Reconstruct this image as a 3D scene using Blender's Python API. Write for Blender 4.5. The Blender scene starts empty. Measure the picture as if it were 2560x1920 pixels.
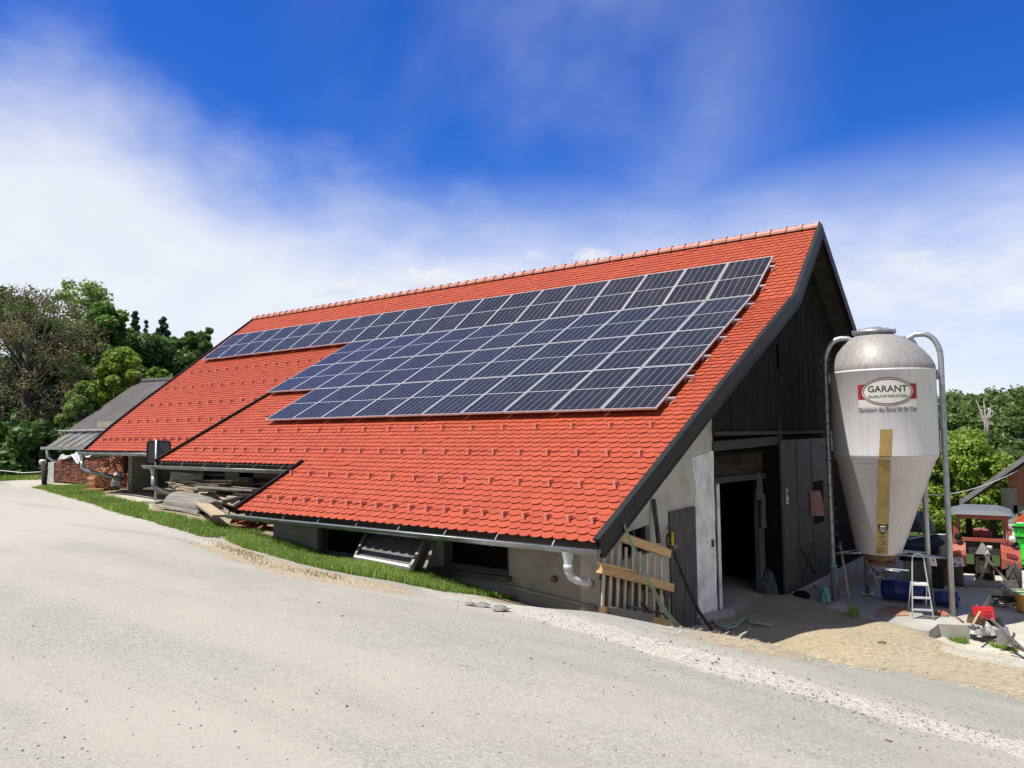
import bpy, math, random
import numpy as np
from mathutils import Vector, Matrix

random.seed(7)
rng = np.random.default_rng(7)
SC = bpy.context.scene
COL = SC.collection

# ----------------------------------------------------------------- camera
F_PX = 1927.1352
YAW, PITCH, ROLL = -0.6504, 0.0600, -0.0124
CAM = np.array([5.488, -16.696, 1.6])
_cy, _sy, _cp, _sp = math.cos(YAW), math.sin(YAW), math.cos(PITCH), math.sin(PITCH)
_fw = np.array([_sy * _cp, _cy * _cp, _sp])
_rt = np.array([_cy, -_sy, 0.0])
_up = np.cross(_rt, _fw)
_cr, _sr = math.cos(ROLL), math.sin(ROLL)
RIGHT, UP, FWD = _cr * _rt + _sr * _up, -_sr * _rt + _cr * _up, _fw

cd = bpy.data.cameras.new('camera')
cd.sensor_fit = 'HORIZONTAL'
cd.sensor_width = 36.0
cd.lens = F_PX / 2560 * 36.0
cd.clip_start = 0.05
cd.clip_end = 3000
cam = bpy.data.objects.new('camera', cd)
COL.objects.link(cam)
cam.matrix_world = Matrix(((RIGHT[0], UP[0], -FWD[0], CAM[0]), (RIGHT[1], UP[1], -FWD[1], CAM[1]),
                           (RIGHT[2], UP[2], -FWD[2], CAM[2]), (0, 0, 0, 1)))
SC.camera = cam

# ----------------------------------------------------------------- sun, sky, exposure
SUN_D = Vector((0.235, 0.41, -1.0)).normalized()
sd = bpy.data.lights.new('sun', 'SUN')
sd.energy = 5.0
sd.angle = math.radians(0.53)
sd.color = (1.0, 0.955, 0.88)
sun = bpy.data.objects.new('sun', sd)
sun.rotation_euler = SUN_D.to_track_quat('-Z', 'Y').to_euler()
COL.objects.link(sun)
SC.view_settings.view_transform = 'Standard'
SC.view_settings.look = 'None'
SC.view_settings.gamma = 1.0
SC.view_settings.use_curve_mapping = False
SC.view_settings.exposure = 0.35

W = bpy.data.worlds.new('World')
SC.world = W
W.use_nodes = True


class NT:
    """small helper to write shader node trees"""
    def __init__(s, tree):
        s.t = tree
        s.n = tree.nodes
        s.l = tree.links

    def new(s, typ, **kw):
        n = s.n.new(typ)
        for k, v in kw.items():
            setattr(n, k, v)
        return n

    def put(s, sock, v):
        if hasattr(v, 'is_output'):
            s.l.new(v, sock)
        elif v is not None:
            if isinstance(v, (tuple, list)) and len(v) == 3 and sock.type == 'RGBA':
                v = (*v, 1.0)
            sock.default_value = v

    def m(s, op, a, b=None, c=None, clamp=False):
        n = s.new('ShaderNodeMath', operation=op, use_clamp=clamp)
        s.put(n.inputs[0], a)
        if b is not None:
            s.put(n.inputs[1], b)
        if c is not None:
            s.put(n.inputs[2], c)
        return n.outputs[0]

    def mix(s, f, a, b, blend='MIX'):
        n = s.new('ShaderNodeMix', data_type='RGBA', blend_type=blend)
        s.put(n.inputs[0], f)
        s.put(n.inputs[6], a)
        s.put(n.inputs[7], b)
        return n.outputs[2]

    def ramp(s, f, stops):
        n = s.new('ShaderNodeValToRGB')
        e = n.color_ramp.elements
        while len(e) < len(stops):
            e.new(0.5)
        for el, (p, c) in zip(e, stops):
            el.position = p
            el.color = (*c, 1.0) if len(c) == 3 else c
        s.put(n.inputs[0], f)
        return n.outputs[0]

    def step(s, f, a, b):
        n = s.new('ShaderNodeMapRange', interpolation_type='SMOOTHSTEP')
        s.put(n.inputs[0], f)
        s.put(n.inputs[1], a)
        s.put(n.inputs[2], b)
        n.inputs[3].default_value = 0.0
        n.inputs[4].default_value = 1.0
        return n.outputs[0]

    def noise(s, vec, scale, detail=4.0, rough=0.55, dist=0.0):
        n = s.new('ShaderNodeTexNoise')
        s.put(n.inputs['Vector'], vec)
        s.put(n.inputs['Scale'], scale)
        n.inputs['Detail'].default_value = detail
        n.inputs['Roughness'].default_value = rough
        n.inputs['Distortion'].default_value = dist
        return n.outputs[0]

    def mapping(s, vec, loc=(0, 0, 0), rot=(0, 0, 0), scale=(1, 1, 1)):
        n = s.new('ShaderNodeMapping')
        s.put(n.inputs[0], vec)
        n.inputs[1].default_value = loc
        n.inputs[2].default_value = rot
        n.inputs[3].default_value = scale
        return n.outputs[0]


def build_sky():
    q = NT(W.node_tree)
    q.n.clear()
    out = q.new('ShaderNodeOutputWorld')
    bg = q.new('ShaderNodeBackground')
    q.l.new(bg.outputs[0], out.inputs[0])
    sky = q.new('ShaderNodeTexSky', sky_type='NISHITA')
    sky.sun_disc = False
    sky.sun_elevation = math.asin(-SUN_D.z)
    sky.sun_rotation = math.atan2(-SUN_D.x, -SUN_D.y)
    sky.altitude = 300
    sky.air_density = 1.0
    sky.dust_density = 0.3
    sky.ozone_density = 2.2
    tc = q.new('ShaderNodeTexCoord')
    d = tc.outputs['Generated']
    nv = q.new('ShaderNodeVectorMath', operation='NORMALIZE')
    q.l.new(d, nv.inputs[0])
    d = nv.outputs[0]
    sep = q.new('ShaderNodeSeparateXYZ')
    q.l.new(d, sep.inputs[0])
    dx, dy, dz = sep.outputs
    hs = q.new('ShaderNodeHueSaturation')
    hs.inputs['Saturation'].default_value = 1.28
    hs.inputs['Hue'].default_value = 0.504
    q.l.new(sky.outputs[0], hs.inputs['Color'])
    blue = q.mix(1.0, hs.outputs[0], (0.36, 0.74, 1.36), 'MULTIPLY')
    # direction of the view axis on the ground plane gives a side coordinate (fixed in the world)
    side = q.m('ADD', q.m('MULTIPLY', dx, 0.7958), q.m('MULTIPLY', dy, 0.6055))      # + = to the east-south-east
    el = dz
    warp = q.noise(q.mapping(d, scale=(1.6, 1.6, 2.6)), 2.2, 5.0, 0.55)
    warp = q.m('SUBTRACT', warp, 0.5)
    # haze bank: high in the west, low in the east
    edge = q.m('ADD', q.m('MULTIPLY', side, -0.23), 0.238)
    edge = q.m('MAXIMUM', edge, 0.10)
    edge = q.m('ADD', edge, q.m('MULTIPLY', warp, 0.26))
    bank = q.step(q.m('SUBTRACT', edge, el), -0.10, 0.11)
    # streaky cirrus veil high up
    st = q.noise(q.mapping(d, rot=(0.0, 0.5, 0.35), scale=(1.0, 1.9, 1.2)), 1.7, 5.0, 0.5, 0.2)
    veil = q.m('MULTIPLY', q.step(st, 0.36, 0.80), 0.50)
    veil = q.m('MULTIPLY', veil, q.m('MULTIPLY', q.step(side, 0.40, 0.12), q.step(side, -0.30, 0.05)))
    low = q.m('MULTIPLY', q.step(el, 0.345, 0.16), 0.80)
    fine = q.noise(q.mapping(d, rot=(0, 0.3, 0.2), scale=(2.0, 4.0, 5.0)), 4.0, 7.0, 0.62)
    low = q.m('MULTIPLY', low, q.m('ADD', 0.55, q.m('MULTIPLY', fine, 0.9)))
    a = q.m('MAXIMUM', q.m('MULTIPLY', bank, 0.93), q.m('MAXIMUM', veil, low), clamp=True)
    wisp = q.m('MULTIPLY', q.m('SUBTRACT', fine, 0.5), 1.1)
    white = q.mix(q.m('ADD', 0.5, wisp, clamp=True), (6.9, 7.25, 7.8), (7.7, 7.9, 8.2))
    c = q.mix(a, blue, white)
    # grey tone added to the unseen sky behind and overhead, for neutral fill light
    fr = q.m('ADD', q.m('MULTIPLY', dx, float(FWD[0])), q.m('MULTIPLY', dy, float(FWD[1])))
    back = q.m('MULTIPLY', q.step(q.m('ADD', fr, q.m('MULTIPLY', el, -0.35)), 0.12, -0.30), q.step(warp, -0.25, 0.12))
    c = q.mix(q.m('MULTIPLY', back, 0.85), c, (2.9, 2.95, 3.0))
    # a few small cumulus clouds low over the ridge
    d2 = q.mapping(d, scale=(1, 1, 1))
    for (px, py, rx, rz, amp) in ((845, 716, 0.046, 0.014, 0.55), (1060, 700, 0.046, 0.017, 0.8), (1485, 648, 0.036, 0.014, 0.75),
                                  (2270, 645, 0.030, 0.010, 0.35), (1330, 645, 0.02, 0.008, 0.3)):
        v = RIGHT * (px - 1280) / F_PX - UP * (py - 960) / F_PX + FWD
        v = v / np.linalg.norm(v)
        hx = np.array([v[1], -v[0], 0]); hx /= np.linalg.norm(hx)
        dots = q.new('ShaderNodeVectorMath', operation='DOT_PRODUCT')
        q.l.new(d, dots.inputs[0]); dots.inputs[1].default_value = tuple(hx)
        u = q.m('DIVIDE', dots.outputs['Value'], rx)
        w_ = q.m('DIVIDE', q.m('SUBTRACT', el, float(v[2])), rz)
        r2 = q.m('ADD', q.m('MULTIPLY', u, u), q.m('MULTIPLY', w_, w_))
        dd = q.new('ShaderNodeVectorMath', operation='DOT_PRODUCT')
        q.l.new(d, dd.inputs[0]); dd.inputs[1].default_value = tuple(v)
        puff = q.noise(q.mapping(d, scale=(1, 1, 1.6)), 42.0, 5.0, 0.6)
        k = q.m('ADD', q.m('SUBTRACT', 1.0, r2), q.m('MULTIPLY', q.m('SUBTRACT', puff, 0.5), 4.2))
        k = q.m('MULTIPLY', q.step(k, 0.0, 1.3), amp)
        k = q.m('MULTIPLY', k, q.m('GREATER_THAN', dd.outputs['Value'], 0.5))
        lit = q.mix(q.step(w_, -0.9, 0.5), (5.3, 5.7, 6.6), (7.6, 7.6, 7.6))
        c = q.mix(k, c, lit)
    q.l.new(c, bg.inputs[0])
    bg.inputs[1].default_value = 0.095


build_sky()


# ----------------------------------------------------------------- projection helpers (pixel of the survey photo -> place in the world)
def ray(px, py):
    return RIGHT * (px - 1280) / F_PX - UP * (py - 960) / F_PX + FWD


def hit(px, py, n, d0):
    n = np.array(n, float)
    d = ray(px, py)
    return CAM + (d0 - n @ CAM) / (n @ d) * d


def PX(px, py, v): return hit(px, py, (1, 0, 0), v)
def PY(px, py, v): return hit(px, py, (0, 1, 0), v)
def PZ(px, py, v): return hit(px, py, (0, 0, 1), v)


# ----------------------------------------------------------------- mesh builder
class MB:
    def __init__(s):
        s.v, s.f, s.mi, s.sm = [], [], [], []

    def add(s, vs, fs, mi=0, smooth=False):
        o = len(s.v)
        s.v.extend([tuple(map(float, p)) for p in vs])
        for f in fs:
            s.f.append([o + i for i in f])
            s.mi.append(mi)
            s.sm.append(smooth)
        return s

    def box(s, c, size, rot=None, mi=0):
        """rot: 3x3 matrix or rotation about z"""
        hx, hy, hz = [d / 2 for d in size]
        p = np.array([(x, y, z) for x in (-hx, hx) for y in (-hy, hy) for z in (-hz, hz)])
        if rot is not None:
            if np.isscalar(rot):
                ca, sa = math.cos(rot), math.sin(rot)
                R = np.array([[ca, -sa, 0], [sa, ca, 0], [0, 0, 1]])
            else:
                R = np.array(rot)
            p = p @ R.T
        p = p + np.array(c)
        return s.add(p, [(0, 1, 3, 2), (4, 6, 7, 5), (0, 4, 5, 1), (2, 3, 7, 6), (0, 2, 6, 4), (1, 5, 7, 3)], mi)

    def beam(s, a, b, w, h, up=(0, 0, 1), mi=0):
        """box from a to b, w across, h along up"""
        a, b = np.array(a, float), np.array(b, float)
        x = b - a
        L = np.linalg.norm(x)
        x /= L
        u = np.array(up, float)
        y = np.cross(u, x)
        if np.linalg.norm(y) < 1e-6:
            y = np.cross((0, 1, 0), x)
        y /= np.linalg.norm(y)
        z = np.cross(x, y)
        return s.box((a + b) / 2, (L, w, h), np.stack([x, y, z], 1), mi)

    def tube(s, path, r, n=8, caps=True, mi=0, smooth=True):
        P = [np.array(p, float) for p in path]
        R = r if hasattr(r, '__len__') else [r] * len(P)
        o = len(s.v)
        prev = None
        for i, p in enumerate(P):
            t = P[min(i + 1, len(P) - 1)] - P[max(i - 1, 0)]
            t /= (np.linalg.norm(t) + 1e-12)
            if prev is None:
                a = np.cross(t, (0, 0, 1))
                if np.linalg.norm(a) < 0.05:
                    a = np.cross(t, (1, 0, 0))
            else:
                a = prev - t * (prev @ t)
            a /= np.linalg.norm(a)
            prev = a
            b = np.cross(t, a)
            for k in range(n):
                w = 2 * math.pi * k / n
                q = p + R[i] * (math.cos(w) * a + math.sin(w) * b)
                s.v.append(tuple(q))
        for i in range(len(P) - 1):
            for k in range(n):
                k2 = (k + 1) % n
                s.f.append([o + i * n + k, o + i * n + k2, o + (i + 1) * n + k2, o + (i + 1) * n + k])
                s.mi.append(mi)
                s.sm.append(smooth)
        if caps:
            s.f.append([o + k for k in range(n)][::-1]); s.mi.append(mi); s.sm.append(False)
            m = o + (len(P) - 1) * n
            s.f.append([m + k for k in range(n)]); s.mi.append(mi); s.sm.append(False)
        return s

    def lathe(s, prof, c=(0, 0, 0), n=32, mi=0, smooth=True, axis='z', caps=False):
        """prof: (radius, height[, dx, dy])"""
        o = len(s.v)
        for pr in prof:
            r, h = pr[0], pr[1]
            dx, dy = (pr[2], pr[3]) if len(pr) > 2 else (0, 0)
            for k in range(n):
                w = 2 * math.pi * k / n
                a, b = r * math.cos(w) + dx, r * math.sin(w) + dy
                if axis == 'z':
                    q = (c[0] + a, c[1] + b, c[2] + h)
                elif axis == 'x':
                    q = (c[0] + h, c[1] + a, c[2] + b)
                else:
                    q = (c[0] + b, c[1] + h, c[2] + a)
                s.v.append(q)
        for i in range(len(prof) - 1):
            for k in range(n):
                k2 = (k + 1) % n
                s.f.append([o + i * n + k, o + i * n + k2, o + (i + 1) * n + k2, o + (i + 1) * n + k])
                s.mi.append(mi)
                s.sm.append(smooth)
        if caps:
            s.f.append([o + k for k in range(n)][::-1]); s.mi.append(mi); s.sm.append(False)
            m = o + (len(prof) - 1) * n
            s.f.append([m + k for k in range(n)]); s.mi.append(mi); s.sm.append(False)
        return s

    def prism(s, poly, ext, mi=0):
        """poly: list of 3D points (planar), extruded by ext"""
        n = len(poly)
        P = [np.array(p, float) for p in poly]
        e = np.array(ext, float)
        vs = P + [p + e for p in P]
        fs = [list(range(n))[::-1], [n + i for i in range(n)]]
        for i in range(n):
            j = (i + 1) % n
            fs.append([i, j, n + j, n + i])
        return s.add(vs, fs, mi)

    def quad(s, a, b, c, d, mi=0):
        return s.add([a, b, c, d], [(0, 1, 2, 3)], mi)

    def build(s, name, mats, parent=None, origin=None, bevel=0.0):
        me = bpy.data.meshes.new(name)
        if parent is not None:
            base = parent
            while base.parent is not None:
                base = base.parent
            org = np.array(base.get('_org', (0, 0, 0)), float)
            if base.get('_local'):
                org = np.zeros(3)
        else:
            org = np.array(origin if origin is not None else (0, 0, 0), float)
        V = np.array(s.v, float).reshape(-1, 3) - org
        me.from_pydata(V.tolist(), [], s.f)
        if not isinstance(mats, (list, tuple)):
            mats = [mats]
        for m_ in mats:
            me.materials.append(m_)
        me.polygons.foreach_set('material_index', s.mi)
        me.polygons.foreach_set('use_smooth', s.sm)
        me.update()
        ob = bpy.data.objects.new(name, me)
        COL.objects.link(ob)
        if parent is not None:
            ob.parent = parent
        else:
            ob.location = org
        if bevel:
            b = ob.modifiers.new('bevel', 'BEVEL')
            b.width = bevel
            b.segments = 2
            b.limit_method = 'ANGLE'
        return ob


def tag(o, label=None, cat=None, group=None, kind=None):
    if label:
        o['label'] = label
    if cat:
        o['category'] = cat
    if group:
        o['group'] = group
    if kind:
        o['kind'] = kind
    return o


def thing(name, loc, label, cat, group=None, rz=0.0, local=False):
    """Empty at the base of a thing; parts are built in world space unless local"""
    o = bpy.data.objects.new(name, None)
    o.empty_display_size = 0.2
    COL.objects.link(o)
    o.location = tuple(map(float, loc))
    o.rotation_euler = (0, 0, rz)
    o['_org'] = [float(x) for x in loc]
    if local:
        o['_local'] = 1
    return tag(o, label, cat, group)


def finish_props():
    for o in bpy.data.objects:
        for k in ('_org', '_local'):
            if k in o:
                del o[k]


# ----------------------------------------------------------------- materials
def mat(name, col, rough=0.8, metal=0.0, var=0.15, scale=6.0, bump=0.0, bscale=40.0, spec=0.5, stretch=(1, 1, 1),
        dirt=None, dirt_amt=0.0, dirt_scale=1.5, coat=0.0, obj_var=0.0):
    m_ = bpy.data.materials.new(name)
    m_.use_nodes = True
    q = NT(m_.node_tree)
    b = q.n['Principled BSDF']
    tc = q.new('ShaderNodeTexCoord').outputs['Object']
    v = q.mapping(tc, scale=stretch)
    n1 = q.noise(v, scale, 5.0, 0.6)
    lo = tuple(c * (1 - var) for c in col)
    hi = tuple(min(1, c * (1 + var)) for c in col)
    c = q.mix(q.step(n1, 0.3, 0.7), lo, hi)
    if dirt is not None:
        n2 = q.noise(tc, dirt_scale, 6.0, 0.65)
        c = q.mix(q.m('MULTIPLY', q.step(n2, 0.45, 0.7), dirt_amt), c, dirt)
    if obj_var:
        oi = q.new('ShaderNodeObjectInfo').outputs['Random']
        hs = q.new('ShaderNodeHueSaturation')
        q.l.new(c, hs.inputs['Color'])
        q.l.new(q.m('ADD', 1.0 - obj_var, q.m('MULTIPLY', oi, 2 * obj_var)), hs.inputs['Value'])
        c = hs.outputs[0]
    q.put(b.inputs['Base Color'], c)
    b.inputs['Roughness'].default_value = rough
    b.inputs['Metallic'].default_value = metal
    b.inputs['Specular IOR Level'].default_value = spec
    if coat:
        b.inputs['Coat Weight'].default_value = coat
    if bump:
        bn = q.new('ShaderNodeBump')
        bn.inputs['Strength'].default_value = bump
        bn.inputs['Distance'].default_value = 0.02
        q.l.new(q.noise(v, bscale, 5.0, 0.6), bn.inputs['Height'])
        q.l.new(bn.outputs[0], b.inputs['Normal'])
    return m_


def wood(name, col, dark, rough=0.85, scale=3.0, axis=0, obj_var=0.2, bump=0.3):
    """grain running along one local axis"""
    m_ = bpy.data.materials.new(name)
    m_.use_nodes = True
    q = NT(m_.node_tree)
    b = q.n['Principled BSDF']
    tc = q.new('ShaderNodeTexCoord').outputs['Object']
    st = [14.0, 14.0, 14.0]
    st[axis] = 0.7
    g = q.noise(q.mapping(tc, scale=st), scale, 5.0, 0.65, 0.4)
    big = q.noise(tc, 2.2, 4.0, 0.6)
    c = q.mix(q.step(g, 0.35, 0.72), col, dark)
    c = q.mix(q.m('MULTIPLY', q.step(big, 0.45, 0.8), 0.45), c, dark)
    oi = q.new('ShaderNodeObjectInfo').outputs['Random']
    hs = q.new('ShaderNodeHueSaturation')
    q.l.new(c, hs.inputs['Color'])
    q.l.new(q.m('ADD', 1.0 - obj_var, q.m('MULTIPLY', oi, 2 * obj_var)), hs.inputs['Value'])
    q.put(b.inputs['Base Color'], hs.outputs[0])
    b.inputs['Roughness'].default_value = rough
    bn = q.new('ShaderNodeBump')
    bn.inputs['Strength'].default_value = bump
    bn.inputs['Distance'].default_value = 0.01
    q.l.new(g, bn.inputs['Height'])
    q.l.new(bn.outputs[0], b.inputs['Normal'])
    return m_


def brickmat(name, c1, c2, mortar, bw=0.25, bh=0.07, ms=0.012, axes='xz', rough=0.9):
    m_ = bpy.data.materials.new(name)
    m_.use_nodes = True
    q = NT(m_.node_tree)
    b = q.n['Principled BSDF']
    tc = q.new('ShaderNodeTexCoord').outputs['Object']
    sp = q.new('ShaderNodeSeparateXYZ')
    q.l.new(tc, sp.inputs[0])
    cb = q.new('ShaderNodeCombineXYZ')
    ax = {'x': 0, 'y': 1, 'z': 2}
    if axes == 'xyz':
        q.l.new(q.m('ADD', sp.outputs[0], sp.outputs[1]), cb.inputs[0])
        q.l.new(sp.outputs[2], cb.inputs[1])
    else:
        q.l.new(sp.outputs[ax[axes[0]]], cb.inputs[0])
        q.l.new(sp.outputs[ax[axes[1]]], cb.inputs[1])
    br = q.new('ShaderNodeTexBrick')
    q.l.new(cb.outputs[0], br.inputs['Vector'])
    br.inputs['Color1'].default_value = (*c1, 1)
    br.inputs['Color2'].default_value = (*c2, 1)
    br.inputs['Mortar'].default_value = (*mortar, 1)
    br.inputs['Scale'].default_value = 1.0
    br.inputs['Mortar Size'].default_value = ms
    br.inputs['Brick Width'].default_value = bw
    br.inputs['Row Height'].default_value = bh
    n1 = q.noise(tc, 9.0, 5.0, 0.6)
    c = q.mix(q.m('MULTIPLY', q.step(n1, 0.35, 0.75), 0.4), br.outputs[0], tuple(x * 0.45 for x in c1))
    q.put(b.inputs['Base Color'], c)
    b.inputs['Roughness'].default_value = rough
    bn = q.new('ShaderNodeBump')
    bn.inputs['Strength'].default_value = 0.5
    bn.inputs['Distance'].default_value = 0.015
    q.l.new(q.m('SUBTRACT', 1.0, br.outputs['Fac']), bn.inputs['Height'])
    q.l.new(bn.outputs[0], b.inputs['Normal'])
    return m_


def leafmat(name, c1, c2, c3=None):
    """leaf colour varies over the crown in clumps and from leaf to leaf (attribute 'tint')"""
    m_ = bpy.data.materials.new(name)
    m_.use_nodes = True
    q = NT(m_.node_tree)
    b = q.n['Principled BSDF']
    at = q.new('ShaderNodeAttribute', attribute_name='tint')
    c = q.mix(at.outputs['Fac'], c1, c2)
    if c3 is not None:
        tc = q.new('ShaderNodeTexCoord').outputs['Object']
        c = q.mix(q.step(q.noise(tc, 0.8, 3.0), 0.45, 0.65), c, c3)
    q.put(b.inputs['Base Color'], c)
    b.inputs['Roughness'].default_value = 0.55
    b.inputs['Specular IOR Level'].default_value = 0.35
    tr = q.new('ShaderNodeBsdfTranslucent')
    q.put(tr.inputs[0], q.mix(0.5, c, tuple(min(1, 1.6 * x) for x in c2)))
    mx = q.new('ShaderNodeMixShader')
    mx.inputs[0].default_value = 0.28
    q.l.new(b.outputs[0], mx.inputs[1])
    q.l.new(tr.outputs[0], mx.inputs[2])
    q.l.new(mx.outputs[0], q.n['Material Output'].inputs[0])
    return m_


M = {}
M['zinc'] = mat('zinc', (0.33, 0.35, 0.36), 0.42, 0.75, 0.18, 5.0, dirt=(0.16, 0.16, 0.15), dirt_amt=0.5)
M['galv'] = mat('galvanised', (0.42, 0.44, 0.45), 0.45, 0.7, 0.16, 8.0)
M['alu'] = mat('aluminium', (0.72, 0.73, 0.74), 0.35, 0.6, 0.08, 8.0)
M['white_frame'] = mat('panel_frame', (0.60, 0.60, 0.59), 0.4, 0.25, 0.05, 6.0)
M['dark_metal'] = mat('dark_metal', (0.012, 0.012, 0.011), 0.55, 0.0, 0.25, 4.0, spec=0.3, dirt=(0.03, 0.028, 0.024), dirt_amt=0.5)
M['pvc'] = mat('grey_plastic_pipe', (0.50, 0.51, 0.52), 0.42, 0.0, 0.08, 6.0)
M['plaster'] = mat('old_plaster', (0.50, 0.475, 0.41), 0.92, 0.0, 0.16, 2.2, 0.35, 22.0, dirt=(0.27, 0.245, 0.195), dirt_amt=0.7, dirt_scale=1.1)
M['white_plaster'] = mat('whitewash', (0.78, 0.77, 0.755), 0.92, 0.0, 0.12, 3.5, 0.4, 25.0, dirt=(0.42, 0.39, 0.34), dirt_amt=0.7, dirt_scale=2.3)
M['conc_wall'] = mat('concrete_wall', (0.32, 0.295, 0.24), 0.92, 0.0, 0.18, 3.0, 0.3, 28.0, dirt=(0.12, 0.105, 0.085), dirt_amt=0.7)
M['concrete'] = mat('concrete', (0.40, 0.385, 0.34), 0.9, 0.0, 0.12, 3.0, 0.25, 40.0, dirt=(0.22, 0.20, 0.165), dirt_amt=0.6)
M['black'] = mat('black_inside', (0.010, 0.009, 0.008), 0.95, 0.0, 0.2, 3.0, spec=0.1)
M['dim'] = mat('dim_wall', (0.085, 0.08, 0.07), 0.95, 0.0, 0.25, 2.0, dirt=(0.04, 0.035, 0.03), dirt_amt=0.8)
M['black_wood'] = wood('blackened_boards', (0.024, 0.019, 0.013), (0.008, 0.0065, 0.005), 0.9, 2.5, 2, 0.0)
_q = NT(M['black_wood'].node_tree)
_b = _q.n['Principled BSDF']
_tc = _q.new('ShaderNodeTexCoord').outputs['Object']
_st = _q.noise(_q.mapping(_tc, scale=(26, 26, 1.1)), 1.6, 4.0, 0.6)
_bg = _q.noise(_tc, 0.9, 4.0, 0.6)
_old = _b.inputs['Base Color'].links[0].from_socket
_q.l.new(_q.mix(_q.m('MULTIPLY', _q.step(_st, 0.60, 0.72), _q.step(_bg, 0.42, 0.62)), _old, (0.125, 0.108, 0.085)), _b.inputs['Base Color'])
_b.inputs['Specular IOR Level'].default_value = 0.15
M['old_wood'] = wood('weathered_door_boards', (0.115, 0.105, 0.098), (0.035, 0.03, 0.027), 0.9, 2.5, 2, 0.0)
M['beam_wood'] = wood('old_beam', (0.11, 0.085, 0.06), (0.05, 0.04, 0.03), 0.9, 2.5, 1, 0.0)
M['rafter'] = wood('dark_rafter', (0.05, 0.042, 0.034), (0.025, 0.02, 0.017), 0.9, 2.5, 0, 0.0)
M['plank'] = wood('pale_plank', (0.42, 0.33, 0.22), (0.27, 0.20, 0.13), 0.85, 2.0, 0, 0.28)
M['plank_grey'] = wood('grey_plank', (0.33, 0.30, 0.26), (0.17, 0.15, 0.125), 0.88, 2.0, 0, 0.25)
M['pallet_slat'] = wood('pallet_slat_wood', (0.64, 0.57, 0.45), (0.42, 0.36, 0.27), 0.85, 2.0, 2, 0.08)
M['pallet_beam'] = wood('pallet_beam_wood', (0.68, 0.45, 0.22), (0.48, 0.30, 0.14), 0.8, 2.0, 1, 0.06)
M['sheet_door'] = mat('sheet_metal_door', (0.055, 0.049, 0.044), 0.6, 0.1, 0.2, 2.5, dirt=(0.035, 0.032, 0.03), dirt_amt=0.6)
M['rust'] = mat('rusty_iron', (0.16, 0.085, 0.05), 0.85, 0.1, 0.35, 12.0, 0.2, 60.0)
M['old_iron'] = mat('grey_iron', (0.20, 0.185, 0.17), 0.6, 0.4, 0.25, 8.0, dirt=(0.12, 0.07, 0.045), dirt_amt=0.5)
M['tractor_red'] = mat('faded_red_paint', (0.34, 0.075, 0.045), 0.5, 0.0, 0.18, 3.0, dirt=(0.24, 0.12, 0.085), dirt_amt=0.6)
M['dark_red'] = mat('dark_red', (0.22, 0.035, 0.03), 0.6, 0.0, 0.15, 5.0)
M['rubber'] = mat('tyre_rubber', (0.055, 0.053, 0.05), 0.85, 0.0, 0.25, 6.0, dirt=(0.14, 0.125, 0.10), dirt_amt=0.55, dirt_scale=3.0)
M['glass'] = mat('lamp_glass', (0.6, 0.6, 0.6), 0.12, 0.0, 0.05, 3.0, coat=0.5)
M['white'] = mat('white_paint', (0.66, 0.66, 0.65), 0.5, 0.0, 0.05, 4.0)
M['tarp_black'] = mat('black_tarp', (0.022, 0.022, 0.023), 0.8, 0.0, 0.3, 3.0, 0.5, 6.0, spec=0.15)
M['green_paint'] = mat('bright_green_paint', (0.045, 0.62, 0.045), 0.45, 0.0, 0.08, 3.0, coat=0.1)
M['red_plastic'] = mat('red_plastic', (0.68, 0.018, 0.02), 0.38, 0.0, 0.08, 5.0, coat=0.2)
M['blue_plastic'] = mat('blue_plastic', (0.008, 0.022, 0.14), 0.42, 0.0, 0.15, 4.0)
M['yellow_plastic'] = mat('yellow_plastic', (0.68, 0.52, 0.02), 0.4, 0.0, 0.06, 4.0)
M['orange_bucket'] = mat('orange_plastic', (0.60, 0.33, 0.08), 0.45, 0.0, 0.06, 4.0)
M['twine'] = mat('green_twine', (0.30, 0.40, 0.28), 0.85, 0.0, 0.25, 20.0)
M['teal'] = mat('teal_rope', (0.14, 0.30, 0.30), 0.9, 0.0, 0.3, 20.0)
M['cloth_dark'] = mat('dark_cloth', (0.055, 0.065, 0.066), 0.95, 0.0, 0.3, 5.0, 0.5, 10.0)
M['cloth_green'] = mat('green_sheet', (0.10, 0.135, 0.125), 0.85, 0.0, 0.3, 5.0, 0.5, 10.0)
M['foil'] = mat('grey_foil', (0.46, 0.46, 0.46), 0.5, 0.1, 0.2, 8.0, 0.6, 12.0)
M['red_brick'] = brickmat('red_brick', (0.36, 0.115, 0.06), (0.46, 0.17, 0.09), (0.24, 0.21, 0.18), 0.30, 0.20, 0.014, 'xz')
M['patch_brick'] = brickmat('patch_brick', (0.34, 0.13, 0.085), (0.42, 0.18, 0.12), (0.26, 0.22, 0.19), 0.28, 0.17, 0.012, 'yz')
M['tile_heap'] = mat('old_roof_tile', (0.30, 0.10, 0.06), 0.85, 0.0, 0.3, 9.0, dirt=(0.10, 0.06, 0.045), dirt_amt=0.5, obj_var=0.2)
M['clay'] = mat('yellow_clay_brick', (0.66, 0.40, 0.22), 0.85, 0.0, 0.22, 9.0, dirt=(0.50, 0.25, 0.13), dirt_amt=0.4, obj_var=0.2)
M['slate'] = mat('old_fibre_slate', (0.082, 0.075, 0.072), 0.9, 0.0, 0.25, 1.5, 0.3, 30.0, stretch=(3, 1, 1), dirt=(0.12, 0.105, 0.10), dirt_amt=0.5)
M['stone'] = mat('loose_stone', (0.20, 0.19, 0.17), 0.9, 0.0, 0.3, 12.0, 0.3, 30.0)
M['dung'] = mat('dried_clod', (0.12, 0.09, 0.06), 0.95, 0.0, 0.3, 15.0, 0.4, 40.0)
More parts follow.
